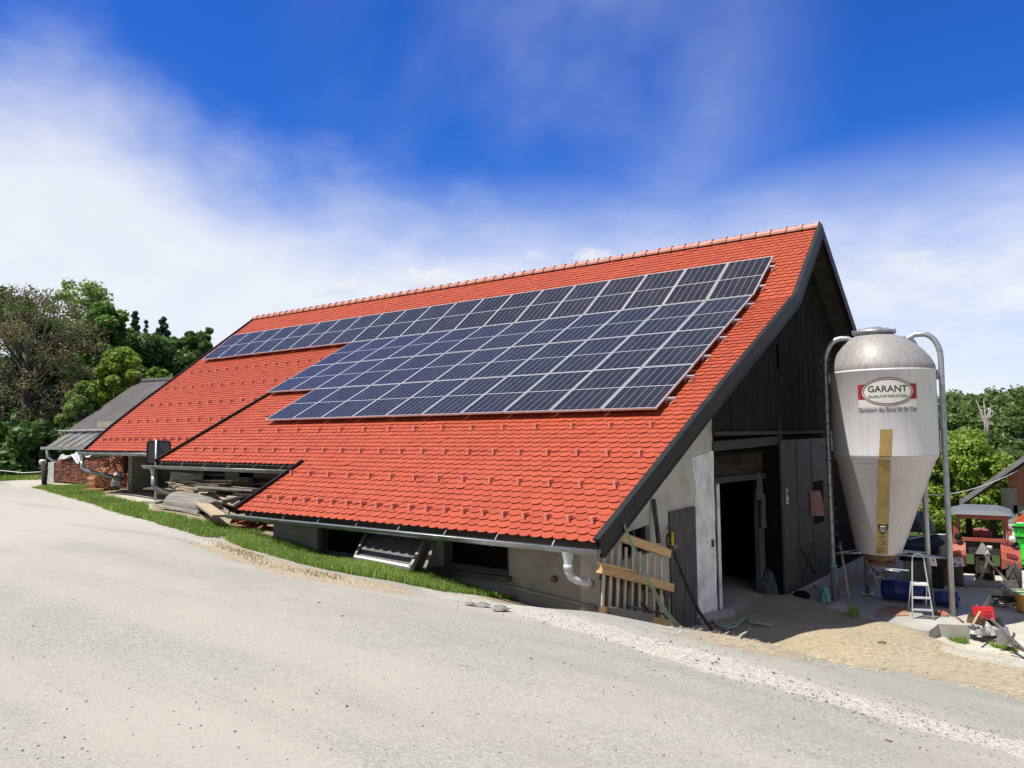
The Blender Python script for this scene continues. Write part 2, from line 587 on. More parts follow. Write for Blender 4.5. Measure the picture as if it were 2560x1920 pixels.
M['bark'] = mat('tree_bark', (0.085, 0.075, 0.066), 0.95, 0.0, 0.3, 8.0, 0.5, 30.0, stretch=(2, 2, 0.5))
M['print_dark'] = mat('dark_print', (0.03, 0.032, 0.028), 0.6, 0.0, 0.25, 14.0)
M['print_grey'] = mat('grey_print', (0.10, 0.10, 0.10), 0.6, 0.0, 0.15, 14.0)
M['print_red'] = mat('dark_red_print', (0.30, 0.022, 0.035), 0.55, 0.0, 0.12, 10.0)
M['print_brown'] = mat('brown_print', (0.11, 0.055, 0.04), 0.6, 0.0, 0.12, 10.0)


def roof_tile_mat():
    m_ = bpy.data.materials.new('red_roof_tile')
    m_.use_nodes = True
    q = NT(m_.node_tree)
    b = q.n['Principled BSDF']
    at = q.new('ShaderNodeAttribute', attribute_name='tint')
    tc = q.new('ShaderNodeTexCoord').outputs['Object']
    c = q.mix(at.outputs['Fac'], (0.345, 0.062, 0.028), (0.415, 0.079, 0.036))
    n = q.noise(tc, 30.0, 4.0)
    c = q.mix(q.m('MULTIPLY', q.step(n, 0.3, 0.8), 0.22), c, (0.46, 0.10, 0.048))
    big = q.noise(tc, 0.55, 4.0)
    c = q.mix(q.m('MULTIPLY', q.step(big, 0.4, 0.75), 0.22), c, (0.40, 0.078, 0.045))
    # thin lichen / dust freckles
    vo = q.new('ShaderNodeTexVoronoi')
    q.l.new(tc, vo.inputs['Vector'])
    vo.inputs['Scale'].default_value = 5.0
    fre = q.m('LESS_THAN', vo.outputs['Distance'], 0.045)
    c = q.mix(q.m('MULTIPLY', fre, 0.25), c, (0.55, 0.30, 0.22))
    q.put(b.inputs['Base Color'], c)
    b.inputs['Roughness'].default_value = 0.6
    b.inputs['Specular IOR Level'].default_value = 0.22
    return m_


M['tile'] = roof_tile_mat()
M['guard'] = mat('pale_guard', (0.60, 0.21, 0.15), 0.55, 0.0, 0.1, 8.0)  # snow guards: paler and pinker than the roof tiles
M['ridge'] = mat('ridge_tile', (0.46, 0.20, 0.15), 0.6, 0.0, 0.15, 6.0, dirt=(0.50, 0.32, 0.26), dirt_amt=0.5)


def cell_mat():
    m_ = bpy.data.materials.new('solar_cells')
    m_.use_nodes = True
    q = NT(m_.node_tree)
    b = q.n['Principled BSDF']
    tc = q.new('ShaderNodeTexCoord').outputs['Object']
    sp = q.new('ShaderNodeSeparateXYZ')
    q.l.new(tc, sp.inputs[0])
    x, y = sp.outputs[0], sp.outputs[1]
    ax, ay = q.m('ABSOLUTE', x), q.m('ABSOLUTE', y)
    cw = 0.158
    fx = q.m('ABSOLUTE', q.m('SUBTRACT', q.m('FRACT', q.m('ADD', q.m('DIVIDE', x, cw), 100.0)), 0.5))
    vline = q.m('GREATER_THAN', fx, 0.5 - 0.0030 / cw)
    ch = 0.0795
    fy = q.m('ABSOLUTE', q.m('SUBTRACT', q.m('FRACT', q.m('DIVIDE', q.m('SUBTRACT', ay, 0.008), ch)), 0.5))
    hline = q.m('GREATER_THAN', fy, 0.5 - 0.0032 / ch)
    mid = q.m('LESS_THAN', ay, 0.0065)
    brd = q.m('MAXIMUM', q.m('GREATER_THAN', ax, 0.4835), q.m('GREATER_THAN', ay, 0.8095))
    bus = q.m('ABSOLUTE', q.m('SUBTRACT', q.m('FRACT', q.m('ADD', q.m('DIVIDE', x, cw / 5), 100.5)), 0.5))
    bus = q.m('GREATER_THAN', bus, 0.475)
    at = q.new('ShaderNodeObjectInfo').outputs['Random']
    n = q.noise(q.mapping(tc, scale=(6.3, 12.6, 1)), 1.0, 1.0)
    c = q.mix(at, (0.012, 0.011, 0.013), (0.017, 0.016, 0.021))
    c = q.mix(q.m('MULTIPLY', q.step(n, 0.35, 0.65), 0.5), c, (0.019, 0.017, 0.024))
    c = q.mix(q.m('MULTIPLY', bus, 0.10), c, (0.28, 0.29, 0.30))
    lines = q.m('MAXIMUM', vline, hline)
    c = q.mix(q.m('MULTIPLY', hline, 0.55), c, (0.20, 0.21, 0.225))
    c = q.mix(q.m('MULTIPLY', vline, 0.9), c, (0.40, 0.41, 0.43))
    c = q.mix(q.m('MAXIMUM', mid, brd), c, (0.62, 0.63, 0.63))
    dust = q.noise(q.mapping(tc, scale=(1, 0.5, 1)), 3.0, 6.0, 0.7)
    c = q.mix(q.m('MULTIPLY', q.step(dust, 0.4, 0.8), 0.05), c, (0.35, 0.33, 0.30))
    q.put(b.inputs['Base Color'], c)
    b.inputs['Roughness'].default_value = 0.16
    b.inputs['IOR'].default_value = 1.22
    b.inputs['Specular IOR Level'].default_value = 0.5
    return m_


M['cells'] = cell_mat()


def ground_mat(name):
    """asphalt, straw-coloured dirt, gravel and soil mixed by vertex attributes of the survey, edges broken up by noise"""
    m_ = bpy.data.materials.new(name)
    m_.use_nodes = True
    q = NT(m_.node_tree)
    b = q.n['Principled BSDF']
    tc = q.new('ShaderNodeTexCoord').outputs['Object']
    at = q.new('ShaderNodeAttribute', attribute_name='zone')
    sp = q.new('ShaderNodeSeparateColor')
    q.l.new(at.outputs['Color'], sp.inputs[0])
    soil, gravel, conc = sp.outputs
    at2 = q.new('ShaderNodeAttribute', attribute_name='zone2')
    sp2 = q.new('ShaderNodeSeparateColor')
    q.l.new(at2.outputs['Color'], sp2.inputs[0])
    grass, worn, straw = sp2.outputs
    brk = q.m('SUBTRACT', q.noise(tc, 2.6, 8.0, 0.68), 0.5)
    brk2 = q.m('SUBTRACT', q.noise(tc, 16.0, 5.0, 0.65), 0.5)
    br = q.m('ADD', q.m('MULTIPLY', brk, 1.0), q.m('MULTIPLY', brk2, 0.55))
    # asphalt chips
    vo = q.new('ShaderNodeTexVoronoi')
    q.l.new(tc, vo.inputs['Vector'])
    vo.inputs['Scale'].default_value = 85.0
    chip = q.new('ShaderNodeSeparateColor')
    q.l.new(vo.outputs['Color'], chip.inputs[0])
    ch = chip.outputs[0]
    asp = q.ramp(ch, [(0.0, (0.17, 0.165, 0.14)), (0.25, (0.275, 0.266, 0.222)), (0.62, (0.325, 0.315, 0.264)), (1.0, (0.44, 0.43, 0.362))])
    asp = q.mix(0.38, asp, (0.322, 0.312, 0.264))
    big = q.noise(tc, 0.55, 6.0, 0.62)
    med = q.noise(tc, 3.2, 6.0, 0.7)
    asp = q.mix(q.m('MULTIPLY', q.step(big, 0.35, 0.7), 0.55), asp, (0.385, 0.352, 0.29))
    asp = q.mix(q.m('MULTIPLY', q.step(med, 0.5, 0.78), 0.4), asp, (0.262, 0.256, 0.22))
    asp = q.mix(q.m('MULTIPLY', worn, 0.8), asp, q.mix(med, (0.40, 0.378, 0.325), (0.455, 0.432, 0.375)))
    # oily patches and cracks
    st = q.step(q.noise(q.mapping(tc, loc=(3, 1, 0)), 1.1, 3.0, 0.5), 0.70, 0.78)
    asp = q.mix(q.m('MULTIPLY', st, 0.5), asp, (0.16, 0.15, 0.13))
    v2 = q.new('ShaderNodeTexVoronoi', feature='DISTANCE_TO_EDGE')
    q.l.new(q.mapping(tc, scale=(0.22, 0.5, 1)), v2.inputs['Vector'])
    wv = q.noise(tc, 4.0, 4.0)
    crack = q.m('LESS_THAN', q.m('ADD', v2.outputs['Distance'], q.m('MULTIPLY', q.m('SUBTRACT', wv, 0.5), 0.03)), 0.0035)
    crack = q.m('MULTIPLY', crack, q.step(big, 0.60, 0.68))
    # pale dusty wheel tracks and darker patches following the road
    trk = q.noise(q.mapping(tc, rot=(0, 0, -0.35), scale=(0.10, 0.75, 1)), 1.6, 4.0, 0.55)
    asp = q.mix(q.m('MULTIPLY', q.step(trk, 0.48, 0.66), 0.45), asp, (0.415, 0.388, 0.325))
    asp = q.mix(q.m('MULTIPLY', q.step(trk, 0.46, 0.30), 0.35), asp, (0.235, 0.228, 0.195))
    asp = q.mix(q.m('MULTIPLY', crack, 0.6), asp, (0.07, 0.066, 0.06))
    # earth and straw
    n2 = q.noise(tc, 9.0, 7.0, 0.7)
    n3 = q.noise(q.mapping(tc, rot=(0, 0, 0.9), scale=(9, 40, 1)), 1.6, 5.0, 0.7)
    eart = q.mix(n2, (0.20, 0.155, 0.10), (0.42, 0.35, 0.245))
    eart = q.mix(q.m('MULTIPLY', straw, q.step(n3, 0.42, 0.6)), eart, (0.50, 0.425, 0.285))
    eart = q.mix(q.m('MULTIPLY', straw, q.step(n3, 0.44, 0.34)), eart, (0.19, 0.145, 0.09))
    # gravel
    vg = q.new('ShaderNodeTexVoronoi')
    q.l.new(tc, vg.inputs['Vector'])
    vg.inputs['Scale'].default_value = 60.0
    gs = q.new('ShaderNodeSeparateColor')
    q.l.new(vg.outputs['Color'], gs.inputs[0])
    grav = q.ramp(gs.outputs[0], [(0.0, (0.30, 0.28, 0.232)), (0.5, (0.455, 0.43, 0.36)), (1.0, (0.56, 0.535, 0.455))])
    grav = q.mix(q.m('MULTIPLY', q.step(n2, 0.35, 0.7), 0.5), grav, (0.43, 0.39, 0.315))
    # concrete
    n4 = q.noise(tc, 1.8, 7.0, 0.65)
    con = q.mix(q.step(n4, 0.35, 0.7), (0.42, 0.385, 0.31), (0.53, 0.50, 0.43))
    con = q.mix(q.m('MULTIPLY', q.step(q.noise(tc, 5.0, 6.0, 0.7), 0.5, 0.75), 0.5), con, (0.33, 0.27, 0.19))
    gr = q.mix(n2, (0.022, 0.045, 0.010), (0.05, 0.09, 0.022))

    def msk(a, lo=0.42, hi=0.58):
        return q.step(q.m('ADD', a, br), lo, hi)
    c = asp
    c = q.mix(msk(soil, 0.40, 0.66), c, eart)
    c = q.mix(msk(gravel, 0.42, 0.56), c, grav)
    c = q.mix(q.step(q.m('ADD', conc, q.m('MULTIPLY', br, 0.25)), 0.42, 0.58), c, con)
    c = q.mix(msk(grass, 0.45, 0.6), c, gr)
    q.put(b.inputs['Base Color'], c)
    b.inputs['Roughness'].default_value = 0.93
    b.inputs['Specular IOR Level'].default_value = 0.25
    bn = q.new('ShaderNodeBump')
    bn.inputs['Strength'].default_value = 0.38
    bn.inputs['Distance'].default_value = 0.012
    hgt = q.m('ADD', q.m('MULTIPLY', ch, 0.6), q.m('MULTIPLY', q.m('ADD', n2, med), 0.8))
    hgt = q.m('ADD', hgt, q.m('MULTIPLY', q.m('MULTIPLY', gs.outputs[0], msk(gravel)), 0.9))
    q.l.new(hgt, bn.inputs['Height'])
    q.l.new(bn.outputs[0], b.inputs['Normal'])
    return m_


M['ground'] = ground_mat('ground_surface')
# ----------------------------------------------------------------- terrain
GC = [(-60, -10, .1), (-60, -40, 0), (-30, -10, 0), (-30, -20, 0), (-30, -34, 0), (-20, -14, 0), (-10, -14, 0), (-10, -25, 0), (0, -14, 0), (0, -25, 0), (0, -40, 0),
      (5.5, -16.7, 0), (3, -13.6, 0), (12, -20, 0), (12, -30, 0), (12, -45, 0), (-15, -7.2, 0), (-10, -8.6, -.05), (-12.5, -6, -.05), (-17, -5.5, 0), (-26, -4, 0), (-20, -6, 0),
      (-34, 4, .2), (-40, -4, .2), (-45, 15, .6), (-25, 8, 0), (-8, -5, -.1),
      (-6.6, -9.4, -.10), (-3.6, -10.2, -.12), (-1.6, -10.4, -.13), (-.5, -10.6, -.14), (-6.8, -8.05, -.36), (-3.4, -8.05, -.56), (-.7, -8.1, -.78), (.2, -8.0, -.9),
      (-3.4, -8.9, -.40), (-.9, -9.2, -.50), (-6.4, -8.7, -.25), (.55, -9.2, -.52),
      (1.19, -9.71, -.30), (2.2, -9.73, -.32), (2.85, -9.6, -.35), (3.5, -9.6, -.45), (2.0, -10.6, -.13), (3.6, -11.0, -.15),
      (.5, -8.4, -.70), (.5, -6.4, -1.28), (.4, -5.4, -1.5), (1.2, -8.0, -.95), (1.5, -7.0, -1.32), (2.2, -7.5, -1.15), (2.0, -6, -1.52), (2.7, -8.3, -.84),
      (1.25, -4.8, -1.66), (.2, -4.1, -1.56), (.2, -.9, -1.80), (.9, -2.0, -1.90), (-2, -3, -1.78), (-4, -6, -1.6), (-2, 2, -1.8), (.5, 1.0, -1.98), (1.2, -1.4, -2.0),
      (1.75, -.9, -2.05), (2.66, -1.05, -2.09), (2.9, -5, -1.45), (2.7, -3, -1.85), (3.05, -.7, -2.36), (3.6, .2, -2.40), (3.4, -2.2, -2.12), (3.6, -5, -1.5),
      (4.75, -6.3, -1.28), (4.9, -8.8, -.74), (5.1, -11.8, -.17), (4.6, -3.0, -2.0), (5.0, 0, -2.40), (2, 2, -2.35), (3.1, 3, -2.30), (4.2, 4, -2.33), (8, 3, -2.4), (8, -3, -2.0),
      (8, -8, -.95), (9, -14, -.1), (0, 8, -2.3), (5, 10, -2.4), (12, 6, -2.4), (12, 14, -2.6), (-10, 10, -1.5), (-4, 14, -2.4), (4, 20, -3.2), (18, 0, -2.2), (20, 20, -3.5)]
GC = np.array(GC, float)


def _phi(r2):
    return np.where(r2 > 1e-12, 0.5 * r2 * np.log(r2 + 1e-12), 0.0)


def _fit_tps():
    n = len(GC)
    d = ((GC[:, None, :2] - GC[None, :, :2]) ** 2).sum(-1)
    A = np.zeros((n + 3, n + 3))
    A[:n, :n] = _phi(d) + np.eye(n) * 0.02
    A[:n, n] = 1
    A[:n, n + 1:] = GC[:, :2]
    A[n, :n] = 1
    A[n + 1:, :n] = GC[:, :2].T
    b = np.concatenate([GC[:, 2], [0, 0, 0]])
    return np.linalg.solve(A, b)


TPS = _fit_tps()


def hmap(x, y):
    x, y = np.atleast_1d(np.asarray(x, float)), np.atleast_1d(np.asarray(y, float))
    sh = x.shape
    xf, yf = x.ravel(), y.ravel()
    xc, yc = np.clip(xf, -50, 22), np.clip(yf, -42, 22)
    out = np.empty(len(xf))
    for i in range(0, len(xf), 20000):
        s = slice(i, i + 20000)
        d = (xc[s, None] - GC[None, :, 0]) ** 2 + (yc[s, None] - GC[None, :, 1]) ** 2
        out[s] = _phi(d) @ TPS[:-3] + TPS[-3] + TPS[-2] * xc[s] + TPS[-1] * yc[s]
    # small unevenness
    out += 0.010 * np.sin(1.7 * xf + 0.6 * np.sin(1.1 * yf)) * np.sin(1.3 * yf + 0.4) + 0.004 * np.sin(6.1 * xf + 2 * yf) * np.sin(5.3 * yf - 1.4 * xf)
    # away from the farm the land falls into the valley to the north and east
    far = np.maximum(yf - 22, 0) + np.maximum(xf - 22, 0)
    out -= np.minimum(far * 0.09, 9.0)
    return out.reshape(sh)


def H(x, y):
    return float(hmap(x, y)[0])


def PG(px, py, dz=0.0):
    """where the line of sight through a surveyed pixel meets the ground"""
    d = ray(px, py)
    t = np.concatenate([np.arange(2, 40, .1), np.arange(40, 120, .5)])
    P = CAM[None] + t[:, None] * d[None]
    g = P[:, 2] - hmap(P[:, 0], P[:, 1]) - dz
    i = np.argmax(g < 0)
    if g[i] >= 0:
        return P[-1]
    a, b = t[i - 1], t[i]
    for _ in range(30):
        m_ = (a + b) / 2
        p = CAM + m_ * d
        if p[2] - H(p[0], p[1]) - dz < 0:
            b = m_
        else:
            a = m_
    p = CAM + b * d
    return np.array([p[0], p[1], H(p[0], p[1])])


def poly_px(pts):
    return np.array([PG(*p)[:2] for p in pts])


def sdf(poly, x, y):
    """signed distance to polygon, + inside"""
    P = np.stack([x, y], -1)
    n = len(poly)
    d = np.full(x.shape, 1e9)
    ins = np.zeros(x.shape, bool)
    for i in range(n):
        a, b = poly[i], poly[(i + 1) % n]
        e = b - a
        w = P - a
        t = np.clip((w @ e) / (e @ e + 1e-12), 0, 1)
        q = w - t[..., None] * e
        d = np.minimum(d, (q ** 2).sum(-1))
        c = ((a[1] <= y) & (b[1] > y)) | ((b[1] <= y) & (a[1] > y))
        with np.errstate(divide='ignore', invalid='ignore'):
            xi = a[0] + (y - a[1]) / (b[1] - a[1] + 1e-15) * (b[0] - a[0])
        ins ^= c & (x < xi)
    return np.where(ins, 1, -1) * np.sqrt(d)


def soft(d, w):
    return np.clip(0.5 + 0.5 * d / w, 0, 1)


G1 = poly_px([(85, 1220), (125, 1214), (230, 1219), (262, 1238), (205, 1243), (290, 1250), (360, 1259), (372, 1277), (420, 1290), (480, 1303), (560, 1312), (610, 1320), (660, 1330),
              (600, 1337), (545, 1345), (500, 1342), (440, 1322), (380, 1304), (300, 1285), (250, 1266), (170, 1243)])
G2 = poly_px([(548, 1332), (640, 1336), (690, 1345), (800, 1382), (920, 1402), (1030, 1427), (1150, 1442), (1260, 1464), (1360, 1506),
              (1330, 1511), (1200, 1490), (1100, 1478), (1030, 1463), (960, 1450), (880, 1437), (800, 1421), (700, 1395), (620, 1372), (570, 1352)])
G4 = poly_px([(2362, 1593), (2420, 1598), (2425, 1612), (2390, 1608)])
G5 = poly_px([(2470, 1606), (2545, 1622), (2545, 1632), (2480, 1618)])
SOIL = poly_px([(1690, 1592), (1900, 1599), (1960, 1565), (2110, 1532), (2150, 1541), (2290, 1577), (2350, 1593), (2560, 1645), (2700, 1680), (2700, 1800), (2560, 1755), (2400, 1712), (2200, 1672), (2000, 1655), (1850, 1628)])
SHOULDER = poly_px([(470, 1345), (560, 1350), (640, 1380), (720, 1405), (860, 1436), (1060, 1478), (1040, 1492), (850, 1468), (700, 1440), (560, 1395), (470, 1362)])
GRAVEL = poly_px([(1050, 1468), (1200, 1487), (1400, 1530), (1600, 1588), (1800, 1640), (2000, 1697), (2200, 1755), (2560, 1853), (2800, 1920), (2800, 1960), (2560, 1893), (2200, 1798), (2000, 1737), (1800, 1688), (1640, 1640), (1400, 1566), (1300, 1535), (1180, 1507), (1070, 1486)])
EDGEG = poly_px([(110, 1228), (170, 1245), (250, 1268), (300, 1287), (380, 1307), (440, 1325), (500, 1346), (560, 1356), (540, 1372), (420, 1335), (280, 1295), (170, 1255), (95, 1234)])
YARDL = poly_px([(0, 1196), (130, 1200), (310, 1203), (300, 1217), (125, 1213), (85, 1219), (60, 1235), (0, 1212)])
PATHL = poly_px([(205, 1243), (262, 1239), (350, 1236), (384, 1246), (374, 1276), (300, 1256)])
ROADPOLY = None


def build_ground():
    xs = np.concatenate([np.linspace(-700, -60, 12), np.arange(-52, -20, 1.0), np.arange(-20, -9, .3), np.arange(-9, 6.5, .09), np.arange(6.5, 16, .4), np.arange(16, 40, 1.5), np.linspace(44, 700, 14)])
    ys = np.concatenate([np.linspace(-700, -50, 10), np.arange(-44, -18, 1.0), np.arange(-18, -14, .3), np.arange(-14, 0.6, .09), np.arange(0.6, 8, .3), np.arange(8, 30, 1.2), np.linspace(34, 700, 14)])
    X_, Y_ = np.meshgrid(xs, ys)
    Z_ = hmap(X_, Y_)
    nx, ny = len(xs), len(ys)
    gz = np.zeros(X_.shape + (3,))
    g2 = np.zeros(X_.shape + (3,))
    straw_soil = soft(sdf(SOIL, X_, Y_), .55)
    should = soft(sdf(SHOULDER, X_, Y_), .28)
    yard_fill = soft(np.minimum(np.minimum(Y_ + 8.75 - np.clip((-X_ - 9) * .2, 0, 2.2), .3 - X_), X_ + 18.0), .3)
    ramp = soft(np.minimum(np.minimum(X_ - .0, Y_ + 9.0), 1.9 - X_), .4) * (Y_ > -9.6)
    soil = np.maximum.reduce([straw_soil, should * .9, yard_fill * .95, ramp * .85])
    grass = np.maximum.reduce([soft(sdf(G1, X_, Y_), .22), soft(sdf(G2, X_, Y_), .18), soft(sdf(G4, X_, Y_), .12), soft(sdf(G5, X_, Y_), .12)])
    lawn = soft(-(X_ + 26.2) - 0.25 * (Y_ + 5), .6) * (Y_ > -9.5)
    lawn = np.maximum(lawn, ((Y_ > 8) | (X_ < -60) | (Y_ < -48) | (X_ > 14)) * 1.0)
    grass = np.maximum(grass, lawn)
    gravel = np.maximum.reduce([soft(sdf(GRAVEL, X_, Y_), .24), soft(sdf(EDGEG, X_, Y_), .25) * .75, soft(sdf(YARDL, X_, Y_), .5) * .7])
    conc = np.maximum(soft(sdf(PATHL, X_, Y_), .2), soft(np.minimum(np.minimum(X_ + 5.0, Y_ + 6.4), 1.3 - X_ - .16 * (Y_ + 6)), .8) * .52)
    conc = np.maximum(conc, soft(np.minimum(X_ - 3.2, Y_ + 2.4), .3))
    conc = np.maximum(conc, soft(np.minimum(X_ - 1.0, Y_ + .6), .3))
    gz[..., 0], gz[..., 1], gz[..., 2] = soil, gravel, conc
    worn = np.clip((-X_ - 1.5) / 7.0, 0, 1) * np.clip((-Y_ - 6) / 3, 0, 1)
    g2[..., 0], g2[..., 1] = grass, worn
    g2[..., 2] = np.maximum(straw_soil, should)
    # crumbled crest of the broken asphalt edge
    e = soft(sdf(GRAVEL, X_, Y_), .15)
    Z_ = Z_ + e * 0.009 * (np.sin(23 * X_ + 9 * np.sin(7 * Y_)) * np.sin(19 * Y_ + 5 * np.sin(11 * X_)))
    V = np.stack([X_, Y_, Z_], -1).reshape(-1, 3)
    idx = np.arange(nx * ny).reshape(ny, nx)
    F = np.stack([idx[:-1, :-1], idx[:-1, 1:], idx[1:, 1:], idx[1:, :-1]], -1).reshape(-1, 4)
    ctr = V[F].mean(1)
    # the paved road is its own sheet: everything south of the broken edge, up to the grass
    edge = np.array([(-60, -6.0), (-27, -5.4), (-21, -6.3), (-17, -7.4), (-14, -8.1), (-11, -8.7), (-8, -9.4), (-5.6, -10.3), (-3, -10.7), (0, -10.75), (1.5, -9.62), (2.6, -9.5), (3.2, -10.2), (4.4, -11.0), (7, -12.4), (14, -14), (60, -18)])
    ye = np.interp(ctr[:, 0], edge[:, 0], edge[:, 1])
    isroad = (ctr[:, 1] < ye) & (ctr[:, 1] > -30) & (ctr[:, 0] > -60) & (ctr[:, 0] < 16)
    for name, sel in (('ground', ~isroad), ('road', isroad)):
        f = F[sel]
        used, inv = np.unique(f, return_inverse=True)
        f = inv.reshape(-1, 4)
        v = V[used]
        me = bpy.data.meshes.new(name)
        me.vertices.add(len(v))
        me.vertices.foreach_set('co', v.ravel())
        me.loops.add(len(f) * 4)
        me.loops.foreach_set('vertex_index', f.ravel())
        me.polygons.add(len(f))
        me.polygons.foreach_set('loop_start', np.arange(len(f)) * 4)
        me.polygons.foreach_set('use_smooth', np.ones(len(f), bool))
        me.update()
        for nm, arr in (('zone', gz), ('zone2', g2)):
            at = me.attributes.new(nm, 'FLOAT_COLOR', 'POINT')
            col = np.ones((len(used), 4))
            col[:, :3] = arr.reshape(-1, 3)[used]
            at.data.foreach_set('color', col.ravel())
        me.materials.append(M['ground'])
        ob = bpy.data.objects.new(name, me)
        COL.objects.link(ob)
        tag(ob, kind='structure')


build_ground()

# ----------------------------------------------------------------- the barn
SL2, SL1 = 0.5378, 0.7836
C2, S2 = math.cos(math.atan(SL2)), math.sin(math.atan(SL2))
C1, S1 = math.cos(math.atan(SL1)), math.sin(math.atan(SL1))
Y_EA, Y_EB, Y_EC = -8.57, -7.22, -6.80
Y_KN = -1.2400
Y_RI, Z_RI = 1.245, None


def zroof(y):
    return 4.1855 + (y + 1.2531) * SL2 if y <= Y_KN else 5.228 + (y - 0.0802) * SL1


Z_RI = zroof(Y_RI)
X_AB, X_BC = -6.97, -12.34


def verge_r(y):
    return float(np.interp(y, [-8.57, -4.8, -1.24, 1.245], [.56, .645, .775, .63]))


def _vl():
    pts = [(634, 798), (430, 950), (300, 1046), (212, 1124)]
    out = []
    for y in (-6.8, -5.6, -4.0, -2.5, -1.24, 0.2, 1.245):
        lo, hi = -24.0, -14.0
        for _ in range(40):                      # x where the survey's verge line crosses this height on the roof
            x = (lo + hi) / 2
            q = np.array([x, y, zroof(y)]) - CAM
            u, v = 1280 + F_PX * (q @ RIGHT) / (q @ FWD), 960 - F_PX * (q @ UP) / (q @ FWD)
            vl = np.interp(u, [p[0] for p in pts[::-1]], [p[1] for p in pts[::-1]])
            if u > 634:
                vl = 798 - (u - 634) * .745
            if u < 212:
                vl = 1124 + (212 - u) * .886
            if v < vl:
                lo = x
            else:
                hi = x
        out.append((y, (lo + hi) / 2))
    return out


_VL = _vl()
VL_Y, VL_X = [a for a, _ in _VL], [c for _, c in _VL]


def verge_l(y):
    return float(np.interp(y, VL_Y, VL_X))


def xlim(y):
    l = X_AB if y < Y_EB else (X_BC if y < Y_EC else verge_l(y))
    return l, verge_r(y)


barn = thing('barn', (0.2, -4.1, -1.6), 'long barn with red tiled roof, dark boarded gable and white plaster corner', 'barn')


def build_tiles():
    e, w, L, th = 0.145, 0.18, 0.30, 0.014
    n = 8
    ang = np.linspace(math.pi, 2 * math.pi, n + 1)
    ax = 0.5 * w * 0.985 * np.cos(ang)
    av = 0.064 + 0.064 * np.sin(ang)
    outline = [(-w * .4925, L)] + list(zip(ax, av)) + [(w * .4925, L)]          # around, from top left down and up
    O = np.array(outline)
    k = len(O)
    V, F, T = [], [], []
    base = 0

    def add_row(y0, z0, c, s, r, x0, x1, vtop):
        nonlocal base
        off = (r % 2) * w / 2
        i0, i1 = math.floor((x0 - off) / w) - 1, math.ceil((x1 - off) / w) + 1
        for i in range(i0, i1 + 1):
            xc = i * w + off + rng.normal(0, .0012)
            if xc + w / 2 < x0 + .02 or xc - w / 2 > x1 - .02:
                continue
            lift = rng.normal(0, .0014) + (abs(rng.normal(0, .004)) if rng.random() < .04 else 0)
            tilt = rng.normal(0, .008)
            u = np.clip(xc + O[:, 0], x0, x1)
            v = np.minimum(O[:, 1], vtop)
            h = 0.033 * (1 - v / L) + lift - 0.038 + (O[:, 0]) * tilt
            top = np.stack([u, y0 + v * c - h * s, z0 + v * s + h * c], 1)
            hb = h[1:-1] - th
            vb = v[1:-1] + .012                            # rounded under-edge
            bot = np.stack([u[1:-1], y0 + vb * c - hb * s, z0 + vb * s + hb * c], 1)
            V.append(top); V.append(bot)
            F.append([base + j for j in range(k)])
            m_ = k - 2
            for j in range(m_ - 1):
                F.append([base + 1 + j, base + k + j, base + k + j + 1, base + 2 + j])
            T.extend([rng.random()] * (k + m_))
            base += k + m_

    r = 0
    v = -0.03
    vmax2 = (Y_KN - Y_EA) / C2
    while v < vmax2 - .05:
        y = Y_EA + v * C2
        l, rr = xlim(y + .02)
        ex = 0.16 if abs(y - Y_EB) < .1 or abs(y - Y_EC) < .1 else 0
        add_row(y, zroof(Y_EA) + v * S2, C2, S2, r, l, rr, 1.0)
        r += 1
        v += e
    v = 0.0
    vmax1 = (Y_RI - Y_KN) / C1
    while v < vmax1 - .04:
        y = Y_KN + v * C1
        l, rr = xlim(y)
        add_row(y, zroof(Y_KN) + v * S1, C1, S1, r, l, rr, vmax1 - v)
        r += 1
        v += e
    V = np.concatenate(V)
    V -= np.array([0.2, -4.1, -1.6])
    me = bpy.data.meshes.new('roof')
    lens = np.array([len(f) for f in F])
    me.vertices.add(len(V))
    me.vertices.foreach_set('co', V.ravel())
    me.loops.add(int(lens.sum()))
    me.loops.foreach_set('vertex_index', np.concatenate([np.array(f) for f in F]))
    me.polygons.add(len(F))
    me.polygons.foreach_set('loop_start', np.concatenate([[0], np.cumsum(lens)[:-1]]))
    me.polygons.foreach_set('use_smooth', np.zeros(len(F), bool))
    me.update()
    me.validate()
    at = me.attributes.new('tint', 'FLOAT', 'POINT')
    at.data.foreach_set('value', np.array(T, np.float32))
    me.materials.append(M['tile'])
    ob = bpy.data.objects.new('roof', me)
    COL.objects.link(ob)
    ob.parent = barn
    return ob


roof = build_tiles()


def on_roof(x, y, h=0.0):
    if y <= Y_KN:
        return np.array([x, y - h * S2, zroof(y) + h * C2])
    return np.array([x, y - h * S1, zroof(y) + h * C1])


# snow guards (small tile noses)
def guard_mb(x, y):
    b = MB()
    ex, ev, en = np.array([1., 0, 0]), np.array([0, C2, S2]), np.array([0, -S2, C2])
    o = on_roof(x, y, -.008)

    def q(u, v, h): return o + u * ex + v * ev + h * en
    b.prism([q(-.024, 0, 0), q(.024, 0, 0), q(.016, 0.042, .080), q(-.016, 0.042, .080)], .016 * ev)
    b.prism([q(-.006, .016, 0), q(-.006, .058, .066), q(-.006, .17, .0)], .012 * ex)
    return b


